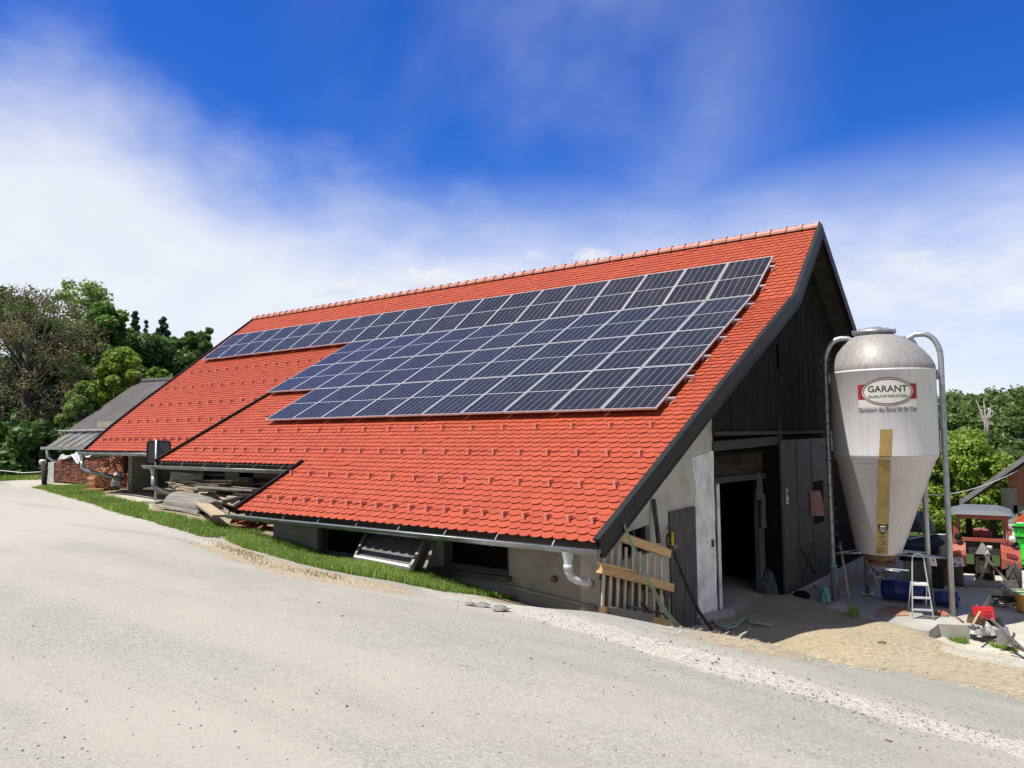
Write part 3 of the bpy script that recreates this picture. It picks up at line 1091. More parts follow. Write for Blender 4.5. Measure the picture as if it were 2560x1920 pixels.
GUARDS = []
for v_, x0, x1, step in ((.33, -6.75, .32, .36), (1.17, -6.85, .22, .54), (2.03, -11.9, .22, .54), (2.90, -12.0, .0, .72),
                         (2.50, -17.0, -12.6, .36), (3.60, -17.9, -12.6, .54), (4.68, -18.3, -12.6, .54)):
    y_ = Y_EA + v_ * C2
    x_ = x1
    while x_ > x0:
        if x_ < -9.0 and abs(v_ - 2.03) < .01:
            step = .40
        if x_ > verge_l(y_) + .15 or y_ < Y_EC:
            GUARDS.append((x_ + random.uniform(-.01, .01), y_))
        x_ -= step
GUARDS.sort(key=lambda p: (p[0] - CAM[0]) ** 2 + (p[1] - CAM[1]) ** 2)
for (x_, y_) in GUARDS[:97]:
    guard_mb(x_, y_).build('snow_guard', M['guard'], roof)
rest = MB()
for (x_, y_) in GUARDS[97:]:
    b_ = guard_mb(x_, y_)
    rest.add(b_.v, b_.f)
for v_ in (5.94, 7.29):
    y_ = Y_EA + v_ * C2
    x_ = -12.7
    while x_ > verge_l(y_) + .2:
        b_ = guard_mb(x_, y_)
        rest.add(b_.v, b_.f)
        x_ -= .54
tag(rest.build('snow_guard', M['guard'], roof), kind='stuff')

# ridge caps: overlapping half round tiles with a thicker collar
b = MB()
x_ = verge_r(Y_RI) + .02
while x_ > verge_l(Y_RI):
    L_ = .36
    prof = [(.112, 0.0), (.135, -.005), (.135, -.035), (.115, -.045), (.100, -L_ - .03)]
    o_ = len(b.v)
    nn = 9
    for (r_, dx_) in prof:
        for k in range(nn):
            a_ = math.pi * (k / (nn - 1)) * 1.12 - math.pi * .06
            b.v.append((x_ + dx_ + 0.0, Y_RI + r_ * math.cos(a_), Z_RI - .035 + r_ * math.sin(a_)))
    for i in range(len(prof) - 1):
        for k in range(nn - 1):
            b.f.append([o_ + i * nn + k, o_ + i * nn + k + 1, o_ + (i + 1) * nn + k + 1, o_ + (i + 1) * nn + k])
            b.mi.append(0); b.sm.append(False)
    # small bracket on each cap
    b.box((x_ - .18, Y_RI, Z_RI + .085), (.025, .02, .03))
    x_ -= L_
b.build('ridge_tiles', M['ridge'], barn)

# deck under the tiles, rafters' ends show as a dark edge
b = MB()


def deck(poly_xy, th=.06, off=-.052):
    pts = [on_roof(x, y, off) for x, y in poly_xy]
    n_ = np.array([0, -S2, C2]) if sum(y for _, y in poly_xy) / len(poly_xy) <= Y_KN else np.array([0, -S1, C1])
    b.prism(pts, -th * n_)


deck([(X_AB + .01, Y_EA + .02), (.53, Y_EA + .02), (.59, Y_EB), (X_AB + .01, Y_EB)])
deck([(X_BC + .01, Y_EB + .02), (.59, Y_EB + .02), (.60, Y_EC), (X_BC + .01, Y_EC)])
deck([(verge_l(Y_EC) + .03, Y_EC + .02), (.60, Y_EC + .02), (.745, Y_KN), (verge_l(Y_KN) + .03, Y_KN)])
deck([(verge_l(Y_KN) + .03, Y_KN + .001), (.745, Y_KN + .001), (.60, Y_RI), (verge_l(Y_RI) + .03, Y_RI)])
b.build('roof_deck', M['rafter'], barn)
# rear slope
b = MB()
yb, zb = 8.2, Z_RI - (8.2 - Y_RI) * .765
rn = np.array([0, .607, .794])
b.prism([(verge_l(Y_RI), Y_RI + .01, Z_RI - .03), (.66, Y_RI + .01, Z_RI - .03), (.66, yb, zb - .03), (verge_l(Y_RI), yb, zb - .03)], -.09 * rn)
b.build('rear_roof', M['rafter'], barn)
b = MB()
b.prism([(.60, Y_RI, Z_RI + .03), (.70, Y_RI, Z_RI + .03), (.70, yb, zb + .03), (.60, yb, zb + .03)], -.05 * rn)
b.prism([(.67, Y_RI, Z_RI - .02), (.705, Y_RI, Z_RI - .02), (.705, yb, zb - .02), (.67, yb, zb - .02)], -.20 * rn)
b.build('rear_verge_board', M['dark_metal'], barn)
# verge on the near gable: metal cap on the tiles plus a deep fascia
b = MB()
ys_ = [Y_EA - .03, -4.8, Y_KN, Y_RI]
for y0, y1 in zip(ys_[:-1], ys_[1:]):
    c_, s_ = (C2, S2) if y1 <= Y_KN else (C1, S1)
    n_ = np.array([0, -s_, c_])
    p0, p1 = np.array([verge_r(y0), y0, zroof(y0)]), np.array([verge_r(y1), y1, zroof(y1)])
    ex = np.array([1., 0, 0])
    b.prism([p0 - .02 * ex + .05 * n_, p0 + .05 * ex + .05 * n_, p1 + .05 * ex + .05 * n_, p1 - .02 * ex + .05 * n_], -.03 * n_)
    b.prism([p0 + .05 * ex + .052 * n_, p0 + .05 * ex - .19 * n_, p1 + .05 * ex - .19 * n_, p1 + .05 * ex + .052 * n_], .022 * ex)
    b.prism([p0 + .005 * ex - .19 * n_, p0 + .078 * ex - .19 * n_, p1 + .078 * ex - .19 * n_, p1 + .005 * ex - .19 * n_], -.035 * n_)
b.build('verge_board', M['dark_metal'], barn)
# left verge, and the dark flashing where the far roof part steps
b = MB()
for y0, y1 in ((Y_EC, -5.6), (-5.6, -4.0), (-4.0, -2.5), (-2.5, Y_KN), (Y_KN, Y_RI)):
    c_, s_ = (C2, S2) if y1 <= Y_KN else (C1, S1)
    n_ = np.array([0, -s_, c_])
    p0, p1 = np.array([verge_l(y0), y0, zroof(y0)]), np.array([verge_l(y1), y1, zroof(y1)])
    ex = np.array([1., 0, 0])
    b.prism([p0 - .03 * ex + .045 * n_, p0 + .03 * ex + .045 * n_, p1 + .03 * ex + .045 * n_, p1 - .03 * ex + .045 * n_], -.18 * n_)
b.build('far_verge_board', M['dark_metal'], barn)
b = MB()
n_ = np.array([0, -S2, C2])
p0, p1 = on_roof(X_BC, Y_EB - .02), on_roof(X_BC, -3.4)
ex = np.array([1., 0, 0])
b.prism([p0 - .03 * ex + .055 * n_, p0 + .03 * ex + .055 * n_, p1 + .03 * ex + .055 * n_, p1 - .03 * ex + .055 * n_], -.16 * n_)
b.build('step_flashing', M['dark_metal'], barn)
b = MB()
p0, p1 = on_roof(X_AB - .01, Y_EA - .02), on_roof(X_AB - .01, Y_EB + .12)
b.prism([p0 - .03 * ex + .05 * n_, p0 + .012 * ex + .05 * n_, p1 + .012 * ex + .05 * n_, p1 - .03 * ex + .05 * n_], -.16 * n_)
b.build('step_flashing', M['dark_metal'], barn)


# gutters
def gutter(x0, x1, y, z, r=.068):
    b = MB()
    n = 9
    o = len(b.v)
    for x in (x0, x1):
        for rr in (r, r - .006):
            for k in range(n):
                a = math.pi + math.pi * k / (n - 1)
                b.v.append((x, y + rr * math.cos(a), z + rr * math.sin(a)))
    for k in range(n - 1):
        b.f += [[o + k, o + k + 1, o + 2 * n + k + 1, o + 2 * n + k], [o + n + k + 1, o + n + k, o + 3 * n + k, o + 3 * n + k + 1],
                [o + k + 1, o + k, o + n + k, o + n + k + 1], [o + 2 * n + k, o + 2 * n + k + 1, o + 3 * n + k + 1, o + 3 * n + k]]
        b.mi += [0] * 4
        b.sm += [True, True, False, False]
    b.tube([(x0, y - r, z + .004), (x1, y - r, z + .004)], .0095, 8)
    x = x0 + .55
    while x < x1 - .2:
        pts = [(x, y + r * 1.04 * math.cos(a), z + r * 1.04 * math.sin(a)) for a in np.linspace(math.pi, 2 * math.pi, 8)]
        b.tube(pts, .006, 5)
        b.beam((x, y + r, z), (x, y + .15, z + .08), .012, .004)
        x += .92
    for xx in (x0, x1):
        b.add([(xx, y + r * math.cos(a), z + r * math.sin(a)) for a in np.linspace(math.pi, 2 * math.pi, n)], [list(range(n))])
    return b


ga = gutter(-7.05, .60, -8.685, .150).build('gutter', M['zinc'], barn)
gb = gutter(-12.68, -7.10, -7.33, .870).build('gutter', M['zinc'], barn)
gc = gutter(-17.05, -12.75, -6.90, 1.135).build('gutter', M['zinc'], barn)

b = MB()
q0 = PY(1420, 1385, -8.67)
b.lathe([(.085, 0), (.072, -.05), (.055, -.12), (.052, -.2)], (q0[0], -8.67, .115), 16)
p1 = np.array([q0[0], -8.67, -.06])
q1, q2 = PY(1424, 1425, -8.62), PY(1491, 1462, -8.3)
b.tube([(q0[0], -8.67, -.02), (q0[0] + .0, -8.67, -.13), (q0[0] + .02, -8.64, -.20), (q0[0] + .08, -8.60, -.245), (q0[0] + .16, -8.55, -.27), (.19, -8.10, -.38)], .052, 14)
b.lathe([(.06, 0), (.06, -.07)], (q0[0], -8.67, -.05), 16, caps=True)
b.build('downpipe', M['pvc'], ga)
b = MB()
xq = -12.25
b.lathe([(.09, 0), (.075, -.06), (.055, -.14), (.052, -.24)], (xq, -7.33, .82), 14)
b.tube([(xq, -7.33, .62), (xq, -7.33, .42), (xq + .06, -7.25, .33), (xq + .55, -6.55, .02), (xq + .75, -6.2, -.06)], .055, 12)
b.build('downpipe', M['zinc'], gb)
b = MB()
xq = -16.9
b.lathe([(.085, 0), (.06, -.12), (.052, -.2)], (xq, -6.9, 1.09), 14)
b.tube([(xq, -6.9, .9), (xq, -6.9, .72), (xq + .1, -6.8, .62), (xq + .8, -6.2, .38)], .055, 12)
b.build('downpipe', M['zinc'], gc)

# long eaves wall, with the two stable openings
YW = -7.9
WZ0, WZT = -1.3, .42
W1, W2 = (-5.55, -3.55, -.52), (-2.60, -1.30, -.46)
b = MB()


def wall_x(x0, x1, z0, z1): b.box(((x0 + x1) / 2, YW + .15, (z0 + z1) / 2), (x1 - x0, .3, z1 - z0))


wall_x(-6.82, W1[0], WZ0, WZT)
wall_x(W1[0], W1[1], WZ0, W1[2])
wall_x(W1[1], W2[0], WZ0, WZT)
wall_x(W2[0], W2[1], WZ0, W2[2])
wall_x(W2[1], -.102, WZ0, WZT)
b.prism([(-6.82, YW + .3, -1.2), (-6.82, -5.3, -1.2), (-6.82, -5.3, zroof(-5.3) - .2), (-6.82, YW + .3, zroof(YW + .3) - .2)], (.3, 0, 0))
b.beam((-1.3, YW - .02, -.60), (.15, YW - .02, -.72), .06, .035)
b.build('eaves_wall', M['conc_wall'], barn)
for (x0, x1, zs) in (W1, W2):
    b = MB()
    b.box(((x0 + x1) / 2, YW - .03, zs - .035), (x1 - x0 + .12, .18, .065))
    b.box((x0 + .035, YW + .1, (zs + .3) / 2 + .0), (.07, .08, .3 - zs))
    b.box((x1 - .035, YW + .1, (zs + .3) / 2 + .0), (.07, .08, .3 - zs))
    b.box(((x0 + x1) / 2, YW + .1, zs + .03), (x1 - x0 - .14, .08, .055))
    wn = b.build('window', M['dim'], barn)
    b = MB()
    b.box(((x0 + x1) / 2, YW + .26, (zs + .4) / 2), (x1 - x0, .02, .4 - zs))
    b.build('pane', M['black'], wn)
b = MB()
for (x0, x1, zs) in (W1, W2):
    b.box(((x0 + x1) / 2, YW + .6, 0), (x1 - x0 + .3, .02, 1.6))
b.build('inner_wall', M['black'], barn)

# gable: plaster wall (x = 0.2), boards above
XG = .20
YD0, YD1 = -4.10, -.80           # gate opening


def zund(y): return zroof(y) - .10


b = MB()
ywin0, ywin1, zwin0, zwin1 = -7.30, -6.47, -.20, .16
# the wall is cut round the small window
b.prism([(XG - .3, -7.9, -1.6), (XG - .3, ywin0, -1.6), (XG - .3, ywin0, zund(ywin0)), (XG - .3, -7.9, zund(-7.9))], (.3, 0, 0))
b.prism([(XG - .3, ywin0, -1.9), (XG - .3, ywin1, -1.9), (XG - .3, ywin1, zwin0), (XG - .3, ywin0, zwin0)], (.3, 0, 0))
b.prism([(XG - .3, ywin0, zwin1), (XG - .3, ywin1, zwin1 + .05), (XG - .3, ywin1, zund(ywin1)), (XG - .3, ywin0, zund(ywin0))], (.3, 0, 0))
b.prism([(XG - .3, ywin1, -1.9), (XG - .3, -4.75, -1.9), (XG - .3, -4.75, zund(-4.75)), (XG - .3, ywin1, zund(ywin1))], (.3, 0, 0))
b.prism([(XG - .3, -4.75, 1.0), (XG - .3, YD0, 1.15), (XG - .3, YD0, zund(YD0)), (XG - .3, -4.75, zund(-4.75))], (.3, 0, 0))
b.build('plaster_wall', M['plaster'], barn)
b = MB()
prev = None
# whitewashed corner pier with a wavy, worn outline
zz = np.linspace(-1.75, 1.22, 16)
edge_l = [-4.93 + .05 * math.sin(3 * z_) + .04 * math.sin(9 * z_ + 1) for z_ in zz]
poly = [(XG - .3, YD0 - .01 + .012 * math.sin(7 * z_), z_) for z_ in zz] + [(XG - .3, e_, z_ - .1 * (k / 15)) for k, (z_, e_) in reversed(list(enumerate(zip(zz, edge_l))))]
b.prism(poly, (.312, 0, 0))
b.build('whitewashed_pier', M['white_plaster'], barn)
# boarding
b = MB()
y = YD0 - .02
k = 0
while y < 5.6:
    w_ = random.choice([.14, .16, .18, .15])
    y1 = y + w_ - .008
    zt0 = zund(y) if y < Y_RI else Z_RI - .14 - (y - Y_RI) * .765
    zt1 = zund(y1) if y1 < Y_RI else Z_RI - .14 - (y1 - Y_RI) * .765
    if y < Y_RI < y1:
        zt0 = zt1 = min(zt0, zt1)
    zb = 1.50 + random.uniform(-.02, .03)
    xo = random.uniform(-.008, .008)
    if zt1 > zb + .05 and zt0 > zb + .05:
        if -.72 < (y + y1) / 2 < -.42:           # loft hole
            b.prism([(XG - .03 + xo, y, zb), (XG - .03 + xo, y1, zb), (XG - .03 + xo, y1, 2.80), (XG - .03 + xo, y, 2.80)], (.028, 0, 0))
            b.prism([(XG - .03 + xo, y, 3.33), (XG - .03 + xo, y1, 3.33), (XG - .03 + xo, y1, zt1), (XG - .03 + xo, y, zt0)], (.028, 0, 0))
        else:
            b.prism([(XG - .03 + xo, y, zb), (XG - .03 + xo, y1, zb), (XG - .03 + xo, y1, zt1), (XG - .03 + xo, y, zt0)], (.028, 0, 0))
    y += w_
b.build('board_cladding', M['black_wood'], barn)
b = MB()
b.prism([(XG - .12, YD0, 1.36), (XG - .12, 6.2, 1.36), (XG - .12, 6.2, 2.2), (XG - .12, Y_RI, Z_RI - .4), (XG - .12, Y_KN, zund(Y_KN) - .25), (XG - .12, YD0, zund(YD0) - .15)], (.02, 0, 0))
b.box((XG - .15, 2.7, -.4), (.28, 7.0, 3.6))
b.build('gable_backing', M['black'], barn)
b = MB()
b.beam((XG - .06, YD0 - .04, 1.28), (XG - .06, YD1 + .3, 1.33), .16, .17)
b.build('lintel_beam', M['rafter'], barn)
b = MB()
b.beam((XG + .04, YD0 - .02, 1.50), (XG + .04, 3.3, 1.47), .05, .07)
b.box((XG + .045, YD1 + .05, 1.55), (.05, .06, .34))
b.tube([(XG + .04, YD0 - .06, 1.83), (XG + .06, YD0 - .10, 1.72), (XG + .06, YD0 - .08, 1.55), (XG + .05, YD0 - .02, 1.52)], .012, 6)
b.build('door_track', M['rafter'], barn)
# sliding sheet door
b = MB()
zt, zb0, zb1 = 1.33, -1.76, -1.86
YE = 2.75
b.prism([(XG + .03, YD1, zb0), (XG + .03, YE, zb1), (XG + .03, YE, zt), (XG + .03, YD1, zt)], (.03, 0, 0))
for yy in (YD1 + .02, .25, 1.30, YE - .02):
    b.box((XG + .065, yy, (zt - 1.8) / 2), (.012, .04, zt + 1.74))
for z_ in (zt - .03, -.02, -1.0, -1.72):
    b.box((XG + .066, (YD1 + YE) / 2, z_), (.011, YE - YD1, .04))
b.beam((XG + .064, .27, -.98), (XG + .064, 1.28, -1.70), .008, .05, up=(1, 0, 0))
b.beam((XG + .064, .27, -1.70), (XG + .064, 1.28, -.98), .008, .05, up=(1, 0, 0))
sdoor = b.build('sliding_door', M['sheet_door'], barn)
b = MB()
b.tube([(XG + .07, YD1 + .07, -.62), (XG + .11, YD1 + .07, -.62), (XG + .11, YD1 + .07, -.36), (XG + .07, YD1 + .07, -.36)], .010, 6)
b.tube([(XG + .07, .20, -.45), (XG + .12, .20, -.45), (XG + .12, .30, -.46)], .010, 6)
b.build('handle', M['old_iron'], sdoor)
b = MB()
b.prism([(XG + .061, 1.36, -.60), (XG + .061, 2.12, -.60), (XG + .061, 2.12, .35), (XG + .061, 1.36, .35)], (.012, 0, 0))
wnd = b.build('window', M['black'], sdoor)
b = MB()
pts = [PX(2024, 1229, XG + .076), PX(2050, 1226, XG + .076), PX(2058, 1262, XG + .076), PX(2060, 1290, XG + .076), PX(2027, 1290, XG + .076)]
b.prism([tuple(p) for p in pts], (.006, 0, 0))
b.build('brick_patch', M['patch_brick'], wnd)  # brick-patterned patch laid flat over the black window
b = MB()
s0 = PX(1969, 1241, XG + .085)
b.box((XG + .077, s0[1], s0[2]), (.006, .15, .30))
sg = b.build('sign', M['white'], sdoor)
b = MB()
pts = [(XG + .083, s0[1] + .045 * math.cos(a), s0[2] + .055 + .07 * math.sin(a)) for a in np.linspace(0, 2 * math.pi, 20)]
b.tube(pts, .007, 5)
b.tube([(XG + .083, s0[1] + .012, s0[2] + .02), (XG + .083, s0[1] - .008, s0[2] + .09)], .006, 5)
b.build('symbol', M['print_dark'], sg)
b = MB()
for dz in (-.085, -.11):
    b.box((XG + .082, s0[1], s0[2] + dz), (.004, .11, .015))
b.build('print', M['print_red'], sg)
# plinth below the gate
b = MB()
b.prism([(XG - .3, YD1 + .1, -2.5), (XG - .3, 6.0, -2.5), (XG - .3, 6.0, -1.93), (XG - .3, YD1 + .1, -1.83)], (.36, 0, 0))
b.build('plinth', M['concrete'], barn)

# side door of grey boards
b = MB()
y = -5.87
while y < -4.96:
    y1 = min(y + .115, -4.95)
    b.box((XG + .02, (y + y1) / 2, -.63), (.03 + random.uniform(0, .008), y1 - y - .006, 1.92 + (y + 5.9) * .02))
    y = y1
sidedoor = b.build('side_door', M['old_wood'], barn)
b = MB()
b.box((XG + .045, -5.75, -.20), (.02, .12, .05))
b.build('latch', M['old_iron'], sidedoor)
# small gable window
b = MB()
for (yc, zc, sy, sz) in ((ywin0, -.02, .05, .42), (ywin1, 0, .05, .42), ((ywin0 + ywin1) / 2, zwin0, .85, .05), ((ywin0 + ywin1) / 2, zwin1 + .03, .85, .05), ((ywin0 + ywin1) / 2 + .06, 0, .04, .4)):
    b.box((XG - .10, yc, zc), (.06, sy, sz))
gw = b.build('window', M['old_wood'], barn)
b = MB()
b.box((XG - .16, (ywin0 + ywin1) / 2, 0), (.02, .9, .5))
b.build('pane', M['black'], gw)
# inside of the gate: an inner door frame flush with the back of the wall
b = MB()
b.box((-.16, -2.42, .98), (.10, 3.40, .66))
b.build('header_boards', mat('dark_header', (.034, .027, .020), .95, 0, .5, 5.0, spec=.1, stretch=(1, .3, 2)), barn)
b = MB()
b.beam((-.10, -3.75, .655), (-.10, -.75, .60), .10, .11)
b.build('inner_lintel', M['rafter'], barn)
b = MB()
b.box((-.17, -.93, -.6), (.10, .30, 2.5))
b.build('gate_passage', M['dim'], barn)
b = MB()
b.box((-.28, -3.19, -.62), (.36, .12, 2.46))
b.build('white_jamb', M['white_plaster'], barn)
b = MB()
b.box((-.17, -3.42, -.62), (.10, .32, 2.46))
b.build('jamb_board', M['black_wood'], barn)
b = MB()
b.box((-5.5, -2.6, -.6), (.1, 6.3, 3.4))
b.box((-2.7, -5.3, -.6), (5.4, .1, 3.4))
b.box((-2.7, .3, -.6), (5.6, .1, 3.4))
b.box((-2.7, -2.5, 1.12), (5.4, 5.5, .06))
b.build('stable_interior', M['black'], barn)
# sheds under the lower roof parts
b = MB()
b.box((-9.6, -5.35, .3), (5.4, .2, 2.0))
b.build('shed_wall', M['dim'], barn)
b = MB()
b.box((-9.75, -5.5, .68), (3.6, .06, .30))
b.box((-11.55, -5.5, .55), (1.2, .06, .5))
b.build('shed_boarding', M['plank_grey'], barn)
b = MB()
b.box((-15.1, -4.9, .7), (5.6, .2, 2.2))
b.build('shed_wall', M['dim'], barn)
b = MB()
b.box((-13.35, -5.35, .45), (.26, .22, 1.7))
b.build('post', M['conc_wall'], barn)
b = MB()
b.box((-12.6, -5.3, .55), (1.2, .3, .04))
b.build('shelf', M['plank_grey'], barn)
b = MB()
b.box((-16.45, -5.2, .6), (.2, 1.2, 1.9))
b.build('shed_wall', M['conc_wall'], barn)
# wall plate / boards just below the eaves
b = MB()
b.beam((-12.3, -7.10, .86), (-7.0, -7.10, .86), .06, .10)
b.beam((-17.0, -6.70, 1.12), (-12.4, -6.70, 1.12), .06, .10)
b.beam((-6.9, -8.42, .17), (.5, -8.42, .17), .05, .10)
b.build('eaves_board', M['beam_wood'], barn)

# ----------------------------------------------------------------- solar panels
PROF = [(0, 5.3303), (-1.3147, 4.29999), (-2.7799, 3.49797), (-4.2511, 2.70708), (-5.7281, 1.92701)]
PW, PL, PT = 1.0, 1.652, .035
proto = None
ORD = ['first', 'second', 'third', 'fourth', 'fifth', 'sixth', 'seventh', 'eighth', 'ninth', 'tenth', 'eleventh', 'twelfth', 'thirteenth', 'fourteenth', 'fifteenth', 'sixteenth', 'seventeenth', 'eighteenth', 'nineteenth', 'twentieth']
ROWN = ['top', 'second', 'third', 'bottom']


def panel_proto():
    b = MB()
    t = .011
    b.box((0, PL / 2 - t / 2, -PT / 2), (PW, t, PT))
    b.box((0, -PL / 2 + t / 2, -PT / 2), (PW, t, PT))
    b.box((PW / 2 - t / 2, 0, -PT / 2), (t, PL - 2 * t, PT))
    b.box((-PW / 2 + t / 2, 0, -PT / 2), (t, PL - 2 * t, PT))
    b.box((0, 0, -PT + .003), (PW - 2 * t - .004, PL - 2 * t - .004, .004))
    g = MB()
    hx, hy = PW / 2 - t - .001, PL / 2 - t - .001
    g.box((0, 0, -.006), (2 * hx, 2 * hy, .006))
    return b, g


fb_, gb_ = panel_proto()
frame_me = glass_me = None
for row, ncol in enumerate((20, 12, 12, 10)):
    (ya, za), (yb_, zb_) = PROF[row], PROF[row + 1]
    ev = np.array([0, ya - yb_, za - zb_]); ev /= np.linalg.norm(ev)
    en = np.array([0, -ev[2], ev[1]])
    for i in range(ncol):
        xc = -(i + .5) * 1.02 - (.019 if row >= 1 else 0)
        o = thing('solar_panel', (0, 0, 0), None, 'solar panel', 'solar panels on the barn roof', local=True)
        half = 'blue-black' if row in (0, 3) else 'bluish'
        o['label'] = f'{half} solar panel, {ORD[i]} from the right in the {ROWN[row]} row of the roof array'
        if row == 0 and i == 19:
            o['label'] = 'blue-black solar panel at the far left end of the top row of the roof array'
        tilt = rng.normal(0, .0022, 2)
        c = np.array([xc, (ya + yb_) / 2, (za + zb_) / 2]) + en * rng.normal(0, .002)
        Mx = Matrix(((1, ev[0], en[0], c[0]), (0, ev[1], en[1], c[1]), (0, ev[2], en[2], c[2]), (0, 0, 0, 1)))
        o.matrix_world = Mx @ Matrix.Rotation(tilt[0], 4, 'X') @ Matrix.Rotation(tilt[1], 4, 'Y')
        if frame_me is None:
            f_ = fb_.build('frame', M['white_frame'], o)
            g_ = gb_.build('glass', M['cells'], o)
            frame_me, glass_me = f_.data, g_.data
        else:
            for nm, me in (('frame', frame_me), ('glass', glass_me)):
                c_ = bpy.data.objects.new(nm, me)
                COL.objects.link(c_)
                c_.parent = o
# mounting rails: two per row, ends stick out on the right
for row, ncol in enumerate((20, 12, 12, 10)):
    (ya, za), (yb_, zb_) = PROF[row], PROF[row + 1]
    ev = np.array([0, ya - yb_, za - zb_]); ev /= np.linalg.norm(ev)
    en = np.array([0, -ev[2], ev[1]])
    for k, fr in enumerate((.24, .74)):
        p = np.array([0, ya + (yb_ - ya) * fr, za + (zb_ - za) * fr]) - en * .062
        b = MB()
        b.beam(p + (.11, 0, 0), p + (-1.02 * ncol - .03, 0, 0), .040, .042, up=en)
        x = -.05
        while x > -1.02 * ncol:
            b.beam(p + (x, 0, 0) - en * .02, p + (x, 0, 0) - en * .055 - ev * .05, .03, .008)
            x -= 1.2
        for dd in (.02,):
            b.tube([p + (.05, 0, 0) - en * .02, p + (.06, 0, 0) - en * .05 - ev * .03, p + (.03, 0, 0) - en * .045 - ev * .09], .005, 5)
        o = b.build('mounting_rail', M['alu'], origin=p)
        tag(o, f'aluminium mounting rail with stub end under the {"upper" if k == 0 else "lower"} half of the {ROWN[row]} panel row', 'rail', 'mounting rails under the solar panels')
# ----------------------------------------------------------------- yard slab (raised concrete in front of the gate, with a kerb face)
def slab_z(x, y): return -2.06 - .033 * (x - .96) + .06 * (y - .13)


sp_ = [(2098, 1523), (2150, 1541), (2215, 1556), (2290, 1576), (2322, 1583), (2346, 1563), (2424, 1567), (2436, 1552), (2478, 1470), (2330, 1450), (2200, 1452), (2100, 1470)]
P_ = []
for (a_, b_) in sp_:
    p = PZ(a_, b_, -2.08)
    p = PZ(a_, b_, slab_z(p[0], p[1]))
    P_.append((p[0], p[1], slab_z(p[0], p[1])))
b = MB()
b.prism(P_, (0, 0, -.55))
yard = b.build('yard', M['concrete'])
tag(yard, kind='structure')


# ----------------------------------------------------------------- text helper
def text_mesh(txt, width, height=None, bold=0.0):
    """returns verts (n,2) centred, and faces"""
    cu = bpy.data.curves.new('lettering', 'FONT')
    cu.body = txt
    cu.align_x = 'CENTER'
    cu.align_y = 'CENTER'
    cu.resolution_u = 3
    cu.offset = bold
    o = bpy.data.objects.new('lettering', cu)
    COL.objects.link(o)
    dg = bpy.context.evaluated_depsgraph_get()
    me = bpy.data.meshes.new_from_object(o.evaluated_get(dg))
    V = np.array([v.co[:] for v in me.vertices])[:, :2]
    F = [list(p.vertices) for p in me.polygons]
    bpy.data.objects.remove(o)
    bpy.data.curves.remove(cu)
    bpy.data.meshes.remove(me)
    V = V - (V.max(0) + V.min(0)) / 2
    sx = width / np.ptp(V[:, 0])
    sy = height / np.ptp(V[:, 1]) if height else sx
    return V * np.array([sx, sy]), F


# ----------------------------------------------------------------- feed silo
SC_ = np.array([2.0, .34])
SE, SN = np.array([.98, .2]), np.array([-.2, .98])
SR = .965


def silo_pt(phi, r, z, off=0.0):
    q = SC_ + off * SE + r * (math.sin(phi) * SE - math.cos(phi) * SN)
    return (q[0], q[1], z)


def silo_mat(name, base, dark, streak=0.4, metal=0.25):
    m_ = bpy.data.materials.new(name)
    m_.use_nodes = True
    q = NT(m_.node_tree)
    b = q.n['Principled BSDF']
    tc = q.new('ShaderNodeTexCoord').outputs['Object']
    st = q.noise(q.mapping(tc, scale=(9, 9, .35)), 2.0, 6.0, 0.65)
    bl = q.noise(tc, 1.3, 5.0, 0.6)
    fn = q.noise(q.mapping(tc, scale=(60, 60, 3)), 2.0, 3.0, 0.6)
    c = q.mix(q.m('MULTIPLY', q.step(st, .42, .75), streak), base, dark)
    c = q.mix(q.m('MULTIPLY', q.step(bl, .45, .75), .35), c, dark)
    c = q.mix(q.m('MULTIPLY', q.step(fn, .5, .8), .18), c, tuple(min(1, 1.25 * x) for x in base))
    q.put(b.inputs['Base Color'], c)
    b.inputs['Metallic'].default_value = metal
    q.l.new(q.m('ADD', .46, q.m('MULTIPLY', st, .2)), b.inputs['Roughness'])
    bn = q.new('ShaderNodeBump')
    bn.inputs['Strength'].default_value = .25
    bn.inputs['Distance'].default_value = .03
    q.l.new(q.noise(q.mapping(tc, scale=(1, 1, .6)), 2.6, 3.0, .5), bn.inputs['Height'])
    q.l.new(bn.outputs[0], b.inputs['Normal'])
    return m_


M['silo'] = silo_mat('brushed_silo_sheet', (.74, .72, .73), (.54, .51, .505), .5, .1)
M['silo_top'] = silo_mat('weathered_silo_top', (.34, .325, .31), (.20, .185, .17), .75, .15)
M['ochre'] = mat('ochre_sight_strip', (.37, .255, .085), .35, 0, .15, 5.0, dirt=(.26, .18, .07), dirt_amt=.6, coat=.3)
M['label_pale'] = mat('faded_label', (.66, .645, .60), .55, 0, .08, 6.0, dirt=(.58, .54, .44), dirt_amt=.5)
silo = thing('feed_silo', (2.0, .34, -2.08), 'silver feed silo on tubular legs with oval maker label, beside the barn gate', 'silo')
n_ = 64


def ring_prof(lst): return [(r, z, o * SE[0], o * SE[1]) for (r, z, o) in lst]


